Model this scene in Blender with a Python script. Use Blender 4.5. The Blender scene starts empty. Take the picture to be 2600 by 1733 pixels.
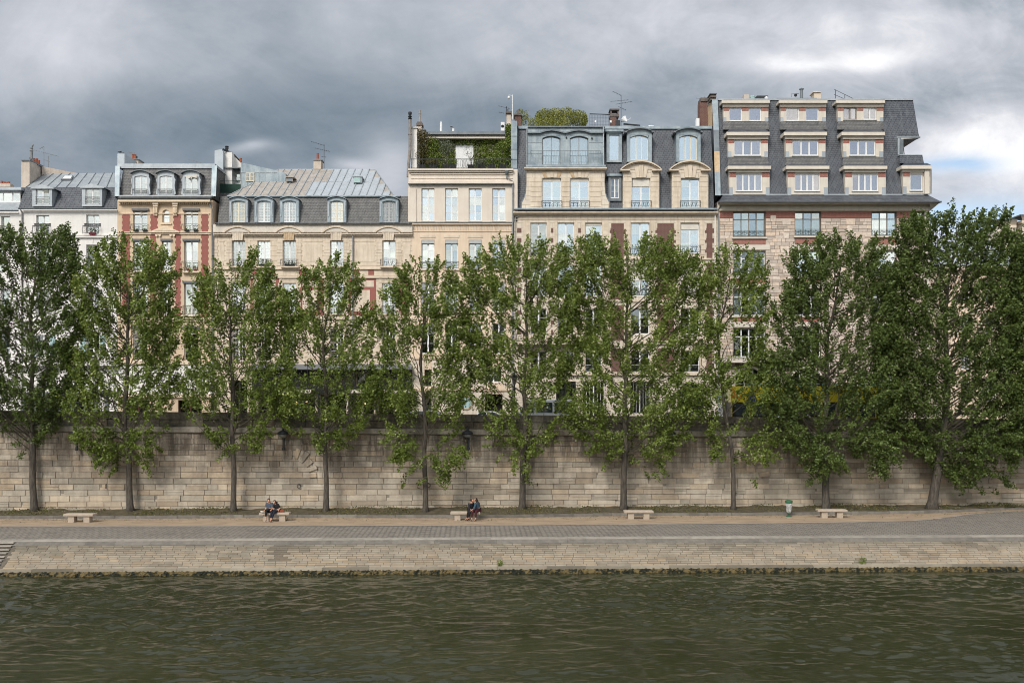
import bpy, math, random
import numpy as np
from mathutils import Vector, Matrix
random.seed(7); rng = np.random.default_rng(11)
S = bpy.context.scene
# ---------------------------------------------------------------- camera
F, CX, HY, CZ = 2475.0, 1300.0, 1010.0, 8.28     # focal length (photo pixels), centre column, horizon row, eye height over the water
cam = bpy.data.objects.new('camera', bpy.data.cameras.new('camera')); S.collection.objects.link(cam)
cam.location = (0, 0, CZ); cam.rotation_euler = (math.radians(90), 0, 0)
cam.data.sensor_width = 36; cam.data.lens = 36*F/2600; cam.data.shift_y = (HY-866.5)/2600
cam.data.clip_start = 0.5; cam.data.clip_end = 3000
S.camera = cam
S.view_settings.view_transform = 'Standard'; S.view_settings.look = 'None'
S.view_settings.exposure = 0.45; S.view_settings.gamma = 1
S.render.engine = 'CYCLES'
S.cycles.max_bounces = 6; S.cycles.transparent_max_bounces = 12; S.cycles.diffuse_bounces = 3; S.cycles.glossy_bounces = 3
S.cycles.filter_width = 1.0; S.cycles.use_denoising = True; S.cycles.use_adaptive_sampling = True; S.cycles.adaptive_threshold = 0.02
# ---------------------------------------------------------------- sun: high behind the viewer's left shoulder, veiled
SUN_EL, SUN_AZ = 40, 203          # degrees; azimuth from +Y clockwise (the light comes from there)
sd = bpy.data.lights.new('sun', 'SUN'); sd.energy = 2.1; sd.angle = math.radians(20); sd.color = (1, .965, .91)
sun = bpy.data.objects.new('sun', sd); S.collection.objects.link(sun); sun.location = (-20, -30, 60)
a, e = math.radians(SUN_AZ), math.radians(SUN_EL)
to = Vector((math.sin(a)*math.cos(e), math.cos(a)*math.cos(e), math.sin(e)))
sun.rotation_euler = (-to).to_track_quat('-Z', 'Y').to_euler()
# ---------------------------------------------------------------- node helper
class NT:
    def __init__(s, tree): s.t = tree; s.n = tree.nodes; s.l = tree.links
    def new(s, typ, **kw):
        nd = s.n.new(typ)
        for k, v in kw.items():
            if k == 'ins':
                for kk, vv in v.items(): s.put(nd.inputs[kk], vv)
            else: setattr(nd, k, v)
        return nd
    def put(s, sock, v):
        if isinstance(v, bpy.types.NodeSocket): s.l.new(v, sock)
        elif isinstance(v, bpy.types.Node): s.l.new(v.outputs[0], sock)
        else:
            if isinstance(v, (tuple, list)) and len(v) == 3 and sock.type == 'RGBA': v = (*v, 1)
            sock.default_value = v
    def math(s, op, a, b=0.0, c=0.0, clamp=False):
        nd = s.new('ShaderNodeMath', operation=op, use_clamp=clamp)
        s.put(nd.inputs[0], a); s.put(nd.inputs[1], b)
        if op in ('MULTIPLY_ADD',): s.put(nd.inputs[2], c)
        return nd.outputs[0]
    def mix(s, f, a, b, typ='MIX'):
        nd = s.new('ShaderNodeMix', data_type='RGBA', blend_type=typ)
        s.put(nd.inputs[0], f); s.put(nd.inputs[6], a); s.put(nd.inputs[7], b)
        return nd.outputs[2]
    def rng(s, v, a, b, c=0.0, d=1.0, smooth=False):
        nd = s.new('ShaderNodeMapRange', interpolation_type='SMOOTHSTEP' if smooth else 'LINEAR')
        s.put(nd.inputs[0], v)
        for i, x in enumerate((a, b, c, d)): s.put(nd.inputs[1+i], x)
        return nd.outputs[0]
    def noise(s, vec, scale, detail=4, rough=.55, dist=0.0):
        nd = s.new('ShaderNodeTexNoise', ins={'Scale': scale, 'Detail': detail, 'Roughness': rough, 'Distortion': dist})
        if vec is not None: s.put(nd.inputs['Vector'], vec)
        return nd.outputs[0]
    def xyz(s, x, y, z):
        nd = s.new('ShaderNodeCombineXYZ'); s.put(nd.inputs[0], x); s.put(nd.inputs[1], y); s.put(nd.inputs[2], z); return nd.outputs[0]
    def ramp(s, f, stops):
        nd = s.new('ShaderNodeValToRGB'); cr = nd.color_ramp
        while len(cr.elements) < len(stops): cr.elements.new(.5)
        for el, (p, c) in zip(cr.elements, stops): el.position = p; el.color = (*c, 1)
        s.put(nd.inputs[0], f); return nd.outputs[0]
def lin(r, g, b):
    f = lambda c: (c/255/12.92) if c/255 <= .04045 else ((c/255+.055)/1.055)**2.4
    return (f(r), f(g), f(b))
# ---------------------------------------------------------------- world: blue sky behind procedural storm clouds
W = bpy.data.worlds.new('World'); S.world = W; W.use_nodes = True
wt = NT(W.node_tree); wt.n.clear()
sky = wt.new('ShaderNodeTexSky', sky_type='NISHITA', sun_disc=False)
sky.sun_elevation = math.radians(SUN_EL); sky.sun_rotation = math.radians(SUN_AZ); sky.air_density = 1.0; sky.dust_density = 1.2
tc = wt.new('ShaderNodeTexCoord'); sp = wt.new('ShaderNodeSeparateXYZ', ins={0: tc.outputs['Generated']})
X, Y, Z = sp.outputs
ay = wt.math('MAXIMUM', wt.math('ABSOLUTE', Y), .12)
u = wt.math('DIVIDE', X, ay); v = wt.math('DIVIDE', Z, ay)
wv = wt.xyz(u, wt.math('MULTIPLY', v, 1.9), Y)
n_warp = wt.noise(wv, 3.2, 3, .5)
uw = wt.math('MULTIPLY_ADD', wt.math('SUBTRACT', n_warp, .5), .16, u)
n2 = wt.noise(wt.xyz(wt.math('ADD', u, 5.1), wt.math('MULTIPLY', v, 1.7), 3.0), 3.0, 3, .5)
vw = wt.math('MULTIPLY_ADD', wt.math('SUBTRACT', n2, .5), .09, v)
def blob(px, py, wa, hb, uw=uw, vw=vw):             # soft elliptical cloud mass at a direction of the sky
    du = wt.math('DIVIDE', wt.math('SUBTRACT', uw, (px-CX)/F), wa/F)
    dv = wt.math('DIVIDE', wt.math('SUBTRACT', vw, (HY-py)/F), hb/F)
    r2 = wt.math('ADD', wt.math('MULTIPLY', du, du), wt.math('MULTIPLY', dv, dv))
    return wt.math('EXPONENT', wt.math('MULTIPLY', r2, -1.0))
L = .50
for px, py, wa, hb, am in [(480, 370, 640, 170, -.27), (1300, 330, 520, 90, -.10), (-200, 330, 400, 180, -.12), (1500, 40, 500, 130, .12), (300, 60, 500, 100, .08),
        (60, 150, 300, 80, .08), (1010, 430, 90, 75, .30), (640, 408, 70, 14, .30), (900, 425, 60, 12, .26), (2060, 175, 150, 40, .16), (2170, 60, 50, 60, .16), (2300, 175, 120, 40, .30), (2060, 185, 150, 22, .16), (2640, 330, 260, 60, .25),
        (2250, 110, 460, 120, .16), (2480, 280, 280, 60, -.12), (1900, 130, 380, 70, .03), (2520, 425, 330, 85, .55), (2290, 600, 80, 60, .55), (2600, 60, 160, 60, .04), (2700, 600, 300, 90, .3)]:
    L = wt.math('MULTIPLY_ADD', blob(px, py, wa, hb), am, L)
nA = wt.noise(wt.xyz(wt.math('ADD', u, 2.3), wt.math('MULTIPLY', v, 1.15), 1.0), 4.6, 9, .6, .9)
rightw = wt.rng(u, -.1, .45, .40, .70)
L = wt.math('MULTIPLY_ADD', wt.math('SUBTRACT', nA, .5), rightw, L)
nB = wt.noise(wt.xyz(u, wt.math('MULTIPLY', v, 1.7), 6.0), 11.0, 7, .62, .6)
L = wt.math('MULTIPLY_ADD', wt.math('SUBTRACT', nB, .5), wt.rng(u, -.1, .4, .18, .62), L)
nD = wt.noise(wt.xyz(wt.math('ADD', u, 7.7), wt.math('MULTIPLY', v, 1.6), 2.0), 2.6, 9, .62, 1.1)
L = wt.math('MULTIPLY_ADD', wt.math('SUBTRACT', nD, .5), .55, L)
fcol = wt.ramp(L, [(0.0, lin(76, 88, 101)), (.18, lin(104, 117, 129)), (.38, lin(136, 145, 155)), (.55, lin(163, 168, 176)), (.74, lin(188, 190, 197)), (.98, lin(226, 226, 228))])
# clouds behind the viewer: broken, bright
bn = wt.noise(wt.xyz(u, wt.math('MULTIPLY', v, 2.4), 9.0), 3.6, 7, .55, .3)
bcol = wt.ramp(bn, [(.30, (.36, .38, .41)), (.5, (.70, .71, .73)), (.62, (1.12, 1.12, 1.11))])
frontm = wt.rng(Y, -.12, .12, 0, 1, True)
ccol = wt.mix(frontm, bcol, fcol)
# what shows blue
bl = blob(2440, 560, 330, 36); bl2 = blob(2380, 450, 110, 26)
nC = wt.noise(wt.xyz(u, wt.math('MULTIPLY', v, 3.5), 4.0), 9.0, 6, .6, .4)
bf = wt.math('MULTIPLY', wt.math('ADD', bl, wt.math('MULTIPLY', bl2, .9)), wt.rng(nC, .30, .62, .25, 1.25), clamp=True)
bb = wt.rng(bn, .46, .55, .9, 0, True)
blue = wt.math('ADD', wt.math('MULTIPLY', frontm, bf), wt.math('MULTIPLY', wt.math('SUBTRACT', 1.0, frontm), bb), clamp=True)
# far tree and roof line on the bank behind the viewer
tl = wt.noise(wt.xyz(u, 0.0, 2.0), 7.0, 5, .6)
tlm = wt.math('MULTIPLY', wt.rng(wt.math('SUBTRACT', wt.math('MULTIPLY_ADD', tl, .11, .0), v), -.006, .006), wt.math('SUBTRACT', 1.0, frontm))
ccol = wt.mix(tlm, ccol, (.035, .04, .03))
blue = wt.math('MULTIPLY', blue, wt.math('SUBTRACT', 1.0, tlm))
hs = wt.new('ShaderNodeHueSaturation', ins={'Saturation': .85, 'Color': sky.outputs[0]})
b1 = wt.new('ShaderNodeBackground', ins={'Color': hs.outputs[0], 'Strength': .11})
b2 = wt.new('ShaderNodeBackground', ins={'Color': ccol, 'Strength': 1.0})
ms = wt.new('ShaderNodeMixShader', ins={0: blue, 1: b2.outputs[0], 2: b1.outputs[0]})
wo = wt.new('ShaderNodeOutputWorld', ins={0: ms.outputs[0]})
W.cycles.sampling_method = 'MANUAL'; W.cycles.sample_map_resolution = 512
# ================================================================ materials
def P(px, py, Y): return ((px-CX)*Y/F, Y, CZ+(HY-py)*Y/F)          # the point seen at a photo pixel, at depth Y
def G(px, py, z): Y = (CZ-z)*F/(py-HY); return ((px-CX)*Y/F, Y, z)  # ... on a level plane
MATS = {}
def mat(name, col, col2=None, rough=.8, stz=None, vs=1.5, bump=.0, bs=20., metal=0., tone=0., streak=0., stcol=None, pattern=None, detail=5, trans=0., spec=.4, lo=.35, hi=.65, vstretch=(1, 1, 1)):
    m = bpy.data.materials.new(name); m.use_nodes = True; t = NT(m.node_tree); t.n.clear()
    tc = t.new('ShaderNodeTexCoord'); ob = tc.outputs['Object']
    mp = t.new('ShaderNodeMapping', ins={'Vector': ob, 'Scale': vstretch}); vec = mp.outputs[0]
    col2 = col2 or tuple(c*.8 for c in col)
    f = t.rng(t.noise(vec, vs, detail, .6), lo, hi)
    base = t.mix(f, col, col2)
    bh = None
    if pattern:      # (kind, width, height, mortar colour, mortar size, contrast colour)
        s2 = t.new('ShaderNodeSeparateXYZ', ins={0: ob})
        if pattern[0] == 'floor': uv = t.xyz(s2.outputs[0], s2.outputs[1], 0.0)
        else: uv = t.xyz(t.math('ADD', s2.outputs[0], s2.outputs[1]), s2.outputs[2], 0.0)
        if pattern[0] == 'diag':
            mpp = t.new('ShaderNodeMapping', ins={'Vector': t.xyz(s2.outputs[0], s2.outputs[1], 0.0), 'Rotation': (0, 0, math.radians(38))}); uv = mpp.outputs[0]
        _, bw, bhh, mc, ms_, c2 = pattern
        bt = t.new('ShaderNodeTexBrick', ins={'Vector': uv, 'Scale': 1.0, 'Brick Width': bw, 'Row Height': bhh, 'Mortar Size': ms_, 'Mortar Smooth': .2, 'Bias': -.1})
        bt.offset = .5
        t.put(bt.inputs['Color1'], base); t.put(bt.inputs['Color2'], t.mix(.75, base, c2)); t.put(bt.inputs['Mortar'], mc)
        base = bt.outputs[0]; bh = bt.outputs[1]
    if tone:
        at = t.new('ShaderNodeAttribute', attribute_name='tone')
        k = t.rng(at.outputs['Fac'], 0, 1, 1-tone, 1+tone)
        base = t.mix(1.0, base, t.xyz(k, k, k), 'MULTIPLY')
        at2 = t.new('ShaderNodeAttribute', attribute_name='hue')
        base = t.mix(t.math('MULTIPLY', at2.outputs['Fac'], .6), base, t.mix(1.0, base, (1.12, .92, .72), 'MULTIPLY'))
    if streak:
        sm = t.new('ShaderNodeMapping', ins={'Vector': ob, 'Scale': (2.2, 2.2, .22)})
        sf = t.math('MULTIPLY', t.rng(t.noise(sm.outputs[0], 1.6, 6, .62), .48, .70), streak)
        if stz: sz_ = t.new('ShaderNodeSeparateXYZ', ins={0: ob}); sf = t.math('MULTIPLY', sf, t.rng(sz_.outputs[2], stz[0], stz[1], .25, 1.0)); base = t.mix(t.math('MULTIPLY', t.rng(t.noise(ob, .55, 6, .7), .42, .62), t.rng(sz_.outputs[2], stz[0]-.9, stz[1], .0, .85)), base, (.115, .093, .07)); rn = t.new('ShaderNodeMapping', ins={'Vector': ob, 'Scale': (1.7, 1.7, .16)}); rv_ = t.noise(rn.outputs[0], 1.5, 5, .7); hz = t.rng(t.math('ADD', sz_.outputs[2], t.math('MULTIPLY', t.noise(rn.outputs[0], .5, 2), 1.6)), stz[0]+1.3, stz[1]+.9, 0, 1); base = t.mix(t.math('MULTIPLY', t.rng(rv_, .50, .56), t.math('MULTIPLY', hz, .85)), base, (.075, .06, .045)); base = t.mix(t.math('MULTIPLY', t.rng(rv_, .44, .40), t.math('MULTIPLY', hz, .6)), base, (.42, .37, .30))
        base = t.mix(sf, base, stcol or (.05, .04, .03))
    bs_ = t.new('ShaderNodeBsdfPrincipled', ins={'Base Color': base, 'Roughness': rough, 'Metallic': metal, 'Specular IOR Level': spec})
    out = bs_.outputs[0]
    if bump or bh is not None:
        h = t.noise(vec, bs, 4, .65)
        if bh is not None: h = t.math('MULTIPLY_ADD', bh, -1.2, t.math('MULTIPLY', h, .5))
        bn = t.new('ShaderNodeBump', ins={'Strength': 1.0, 'Distance': bump or .01, 'Height': h}); t.put(bs_.inputs['Normal'], bn.outputs[0])
    if trans:
        tr = t.new('ShaderNodeBsdfTranslucent', ins={'Color': t.mix(1.0, base, (1.3, 1.5, .6), 'MULTIPLY')})
        mx = t.new('ShaderNodeMixShader', ins={0: trans, 1: out, 2: tr.outputs[0]}); out = mx.outputs[0]
    t.new('ShaderNodeOutputMaterial', ins={0: out})
    MATS[name] = m; return m
def glass(name, refl=.35, tint=(1, 1, 1), wob=.0012):
    m = bpy.data.materials.new(name); m.use_nodes = True; t = NT(m.node_tree); t.n.clear()
    tc = t.new('ShaderNodeTexCoord')
    bn = t.new('ShaderNodeBump', ins={'Strength': 1.0, 'Distance': wob, 'Height': t.noise(tc.outputs['Object'], .8, 1, .5)})
    g = t.new('ShaderNodeBsdfGlossy', ins={'Color': tint, 'Roughness': .02, 'Normal': bn.outputs[0]})
    tr = t.new('ShaderNodeBsdfTransparent', ins={'Color': (.80, .84, .84)})
    mx = t.new('ShaderNodeMixShader', ins={0: refl, 1: tr.outputs[0], 2: g.outputs[0]})
    t.new('ShaderNodeOutputMaterial', ins={0: mx.outputs[0]}); MATS[name] = m; return m
white_wall = mat('white_render', (.76, .73, .68), (.70, .67, .62), vs=.5, streak=.15, stcol=(.42, .39, .34), bump=.004)
ochre_wall = mat('ochre_render', (.64, .495, .34), (.57, .435, .30), vs=.6, streak=.34, stcol=(.36, .25, .15), bump=.004)
ochre_trim = mat('ochre_trim', (.74, .60, .44), (.66, .53, .38), vs=2, streak=.15, stcol=(.4, .3, .2))
red_brick = mat('red_brick', (.34, .105, .07), (.27, .08, .06), vs=3, pattern=('wall', .22, .07, (.42, .30, .24), .008, (.24, .08, .06)), bump=.004)
flat_red = mat('painted_brick', (.29, .105, .085), (.25, .09, .072), vs=3, pattern=('wall', .22, .07, (.36, .15, .12), .006, (.30, .09, .07)), bump=.003)
dark_brick = mat('dark_brick', (.17, .07, .055), (.13, .05, .04), vs=3, pattern=('wall', .22, .07, (.22, .16, .13), .01, (.11, .05, .04)), bump=.005)
lime = mat('limestone', (.69, .585, .455), (.60, .50, .38), vs=1.1, streak=.38, stcol=(.33, .25, .17), pattern=('wall', .95, .40, (.40, .30, .21), .012, (.66, .55, .42)), bump=.006)
lime_plain = mat('limestone_trim', (.69, .585, .46), (.58, .485, .37), vs=1.6, streak=.4, stcol=(.30, .22, .15), bump=.006)
lime_brown = mat('limestone_brown', (.45, .31, .17), (.55, .42, .28), vs=5, bump=.006)
lime_pale = mat('limestone_pale', (.68, .60, .485), (.60, .52, .42), vs=1.3, streak=.42, stcol=(.34, .27, .2), pattern=('wall', 1.1, .36, (.40, .31, .22), .012, (.66, .58, .46)), bump=.006)
cream = mat('cream_render', (.70, .62, .52), (.63, .55, .46), vs=.7, streak=.22, stcol=(.46, .39, .31), bump=.003)
peach = mat('peach_render', (.71, .565, .415), (.64, .505, .37), vs=.8, streak=.34, stcol=(.42, .31, .21), bump=.004)
white_stone = mat('white_stone', (.66, .60, .51), (.58, .52, .44), vs=1.5, streak=.22, stcol=(.38, .33, .27), bump=.004)
rubble_base = mat('rubble_mortar', (.20, .155, .12), (.16, .125, .10), vs=4)
rubble = mat('pink_rubble', (.60, .515, .43), (.48, .40, .335), vs=5, tone=.25, bump=.02, bs=14)
slate = mat('slate', (.052, .058, .070), (.085, .092, .105), vs=1.4, streak=.55, stcol=(.14, .15, .155), pattern=('wall', .30, .17, (.014, .016, .02), .016, (.085, .095, .11)), rough=.5, bump=.006, spec=.5)
slate_old = mat('old_slate', (.10, .10, .10), (.16, .155, .145), vs=2.2, streak=.6, stcol=(.05, .05, .05), pattern=('wall', .26, .13, (.05, .05, .05), .012, (.17, .165, .155)), rough=.6, bump=.008)
zinc = mat('zinc', (.33, .36, .38), (.42, .45, .46), vs=1.4, metal=.35, rough=.5, streak=.3, stcol=(.22, .25, .27), bump=.003, bs=8)
zinc_blue = mat('blue_zinc', (.185, .235, .265), (.33, .38, .40), vs=1.3, metal=.3, rough=.55, streak=.5, stcol=(.42, .46, .46), bump=.003, bs=8)
zinc_dark = mat('dark_zinc', (.13, .15, .165), (.19, .21, .22), vs=1.5, metal=.3, rough=.5, bump=.002)
zinc_tan = mat('stained_zinc', (.47, .43, .38), (.36, .33, .295), vs=1.6, metal=.25, rough=.55, streak=.5, stcol=(.28, .21, .15), bump=.003, bs=8)
zinc_light = mat('light_zinc', (.43, .47, .50), (.38, .415, .44), vs=1.2, metal=.1, rough=.5, streak=.25, stcol=(.33, .31, .28), bump=.003, bs=8)
iron = mat('black_iron', (.018, .02, .022), (.03, .032, .034), vs=6, rough=.45)
green_iron = mat('green_iron', (.015, .03, .026), (.02, .04, .034), vs=6, rough=.5)
grey_pipe = mat('grey_pipe', (.17, .175, .175), (.24, .24, .235), vs=5, rough=.5)
frame_w = mat('white_paint', (.76, .76, .74), (.70, .70, .68), vs=4, rough=.45)
frame_c = mat('cream_paint', (.70, .64, .50), (.66, .60, .46), vs=4, rough=.5)
frame_g = mat('bronze_frame', (.27, .24, .20), (.20, .18, .15), vs=4, rough=.5)
frame_y = mat('grey_frame', (.42, .43, .42), (.36, .37, .36), vs=4, rough=.5)
curtain = mat('curtain_cloth', (.62, .63, .61), (.42, .44, .44), vs=1.2, vstretch=(1.6, 1, .35), rough=.9)
blind_m = mat('blind_cloth', (.66, .62, .54), (.58, .54, .47), vs=3, rough=.8)
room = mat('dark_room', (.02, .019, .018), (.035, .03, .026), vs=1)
room_warm = mat('brown_room', (.10, .05, .02), (.05, .03, .015), vs=1)
pane = glass('window_glass', .38, (.94, .98, .94))
pane_b = glass('window_glass_bright', .58, (.93, .97, .93))
pane_d = glass('window_glass_dark', .16)
pane_p = glass('window_glass_violet', .36, (.96, .90, .90))
terra = mat('terracotta', (.36, .10, .05), (.28, .08, .04), vs=8)
plaster = mat('chimney_plaster', (.56, .48, .40), (.46, .39, .32), vs=1.4, streak=.4, stcol=(.3, .25, .2), bump=.008)
shop_black = mat('shop_black', (.012, .012, .013), (.02, .02, .02), vs=3, rough=.35)
shop_grey = mat('shop_grey', (.10, .11, .12), (.13, .14, .15), vs=3, rough=.5)
door_red = mat('oxblood_door', (.06, .015, .01), (.045, .012, .01), vs=4, rough=.4)
shutter_g = mat('shutter_green', (.36, .50, .47), (.30, .43, .41), vs=4, rough=.6)
awning_g = mat('awning_grey', (.12, .125, .13), (.16, .165, .17), vs=3, rough=.8)
green_cloth = mat('green_fence_cloth', (.015, .05, .035), (.01, .035, .025), vs=4, vstretch=(8, 1, .5))
copper = mat('copper_green', (.16, .36, .27), (.2, .42, .33), vs=3)
quay_block = mat('quay_stone', (.395, .345, .272), (.29, .25, .195), vs=1.1, tone=.38, bump=.03, bs=9, rough=.9, streak=1.0, stz=(1.6, 4.4), stcol=(.14, .118, .092))
quay_joint = mat('quay_mortar', (.17, .145, .112), (.27, .235, .185), vs=3, bump=.02)
para_m = mat('parapet_stone', (.155, .138, .108), (.075, .066, .05), vs=3.2, tone=.22, bump=.03, bs=8, streak=.5, stcol=(.045, .04, .028))
corn_m = mat('cornice_stone', (.29, .26, .21), (.19, .165, .13), vs=2.6, tone=.2, bump=.02, bs=10, streak=.4, stcol=(.08, .065, .05))
rev_block = mat('revetment_stone', (.285, .245, .184), (.225, .193, .145), vs=1.6, tone=.40, bump=.02, bs=16, rough=.9)
rev_top = mat('revetment_cap', (.175, .158, .132), (.13, .118, .10), vs=2.4, tone=.12, bump=.02, bs=14, streak=.3, stcol=(.30, .27, .23))
rev_joint = mat('revetment_mortar', (.085, .07, .05), (.14, .12, .09), vs=6)
coping_m = mat('coping_stone', (.36, .325, .27), (.27, .245, .205), vs=2, tone=.15, bump=.01)
algae = mat('algae', (.13, .095, .035), (.010, .012, .005), vs=4.4, lo=.44, hi=.54, bump=.10, bs=7, rough=.8, vstretch=(1, 1, 1.3))
cobble = mat('cobbles', (.285, .255, .215), (.185, .166, .142), vs=1.0, vstretch=(.6, 2.4, 1), pattern=('diag', .34, .20, (.095, .082, .066), .024, (.34, .30, .255)), bump=.04, rough=.75)
gravel_m = mat('gravel', (.40, .292, .195), (.29, .212, .142), vs=1.4, bump=.012, bs=30, rough=.95, vstretch=(.5, 1.4, 1))
soil = mat('soil', (.115, .088, .052), (.055, .048, .024), vs=2.2, bump=.05, bs=7, rough=.95)
kerb_m = mat('kerb_stone', (.185, .17, .145), (.12, .11, .094), vs=2.4, tone=.2, bump=.01)
asphalt = mat('asphalt', (.055, .055, .056), (.07, .07, .07), vs=2)
bench_m = mat('bench_stone', (.42, .345, .265), (.35, .29, .225), vs=5, bump=.006)
bark = mat('bark', (.115, .098, .078), (.048, .040, .032), vs=5, bump=.04, bs=12, vstretch=(2.4, 2.4, .5), rough=.95)
bark_b = mat('branch_bark', (.085, .072, .05), (.05, .043, .03), vs=5, rough=.9)
def leafmat(name, stops, trans=.20, rough=.5):
    m = bpy.data.materials.new(name); m.use_nodes = True; t = NT(m.node_tree); t.n.clear()
    at = t.new('ShaderNodeAttribute', attribute_name='tone')
    base = t.ramp(at.outputs['Fac'], stops)
    b = t.new('ShaderNodeBsdfPrincipled', ins={'Base Color': base, 'Roughness': rough, 'Specular IOR Level': .32})
    tr = t.new('ShaderNodeBsdfTranslucent', ins={'Color': t.mix(1.0, base, (1.5, 1.6, .6), 'MULTIPLY')})
    mx = t.new('ShaderNodeMixShader', ins={0: trans, 1: b.outputs[0], 2: tr.outputs[0]})
    t.new('ShaderNodeOutputMaterial', ins={0: mx.outputs[0]}); MATS[name] = m; return m
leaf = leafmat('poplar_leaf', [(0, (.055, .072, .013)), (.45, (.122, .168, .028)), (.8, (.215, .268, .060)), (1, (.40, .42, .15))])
leaf_dk = leafmat('plane_leaf', [(0, (.030, .048, .013)), (.5, (.088, .122, .026)), (.85, (.145, .195, .055)), (1, (.22, .27, .10))])
ivy_m = leafmat('ivy_leaf', [(0, (.05, .08, .015)), (.5, (.14, .19, .03)), (1, (.30, .34, .09))])
hedge_m = leafmat('hedge_leaf', [(0, (.08, .09, .02)), (.5, (.19, .20, .04)), (1, (.33, .32, .09))])
olive_m = leafmat('olive_leaf', [(0, (.05, .06, .035)), (.5, (.11, .13, .085)), (1, (.26, .28, .2))])
redleaf_m = leafmat('maple_leaf', [(0, (.05, .04, .018)), (.5, (.10, .09, .03)), (1, (.17, .12, .05))])
grass_m = leafmat('grass_blade', [(0, (.05, .055, .018)), (.5, (.10, .10, .03)), (1, (.2, .17, .07))])
skin_m = mat('skin', (.50, .27, .18), (.46, .24, .16), vs=9, rough=.5)
hair_m = mat('brown_hair', (.022, .012, .008), (.035, .02, .012), vs=30, rough=.5)
cloth = {}
for k, c in dict(bluegrey=(.075, .095, .125), black=(.010, .010, .012), jeans=(.010, .013, .026), denim=(.035, .075, .11), maroon=(.055, .008, .012), navy=(.012, .012, .018),
                 white=(.75, .75, .74), brown=(.20, .05, .02)).items():
    cloth[k] = mat(k+'_cloth', c, tuple(x*.7 for x in c), vs=12, rough=.85)
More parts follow.
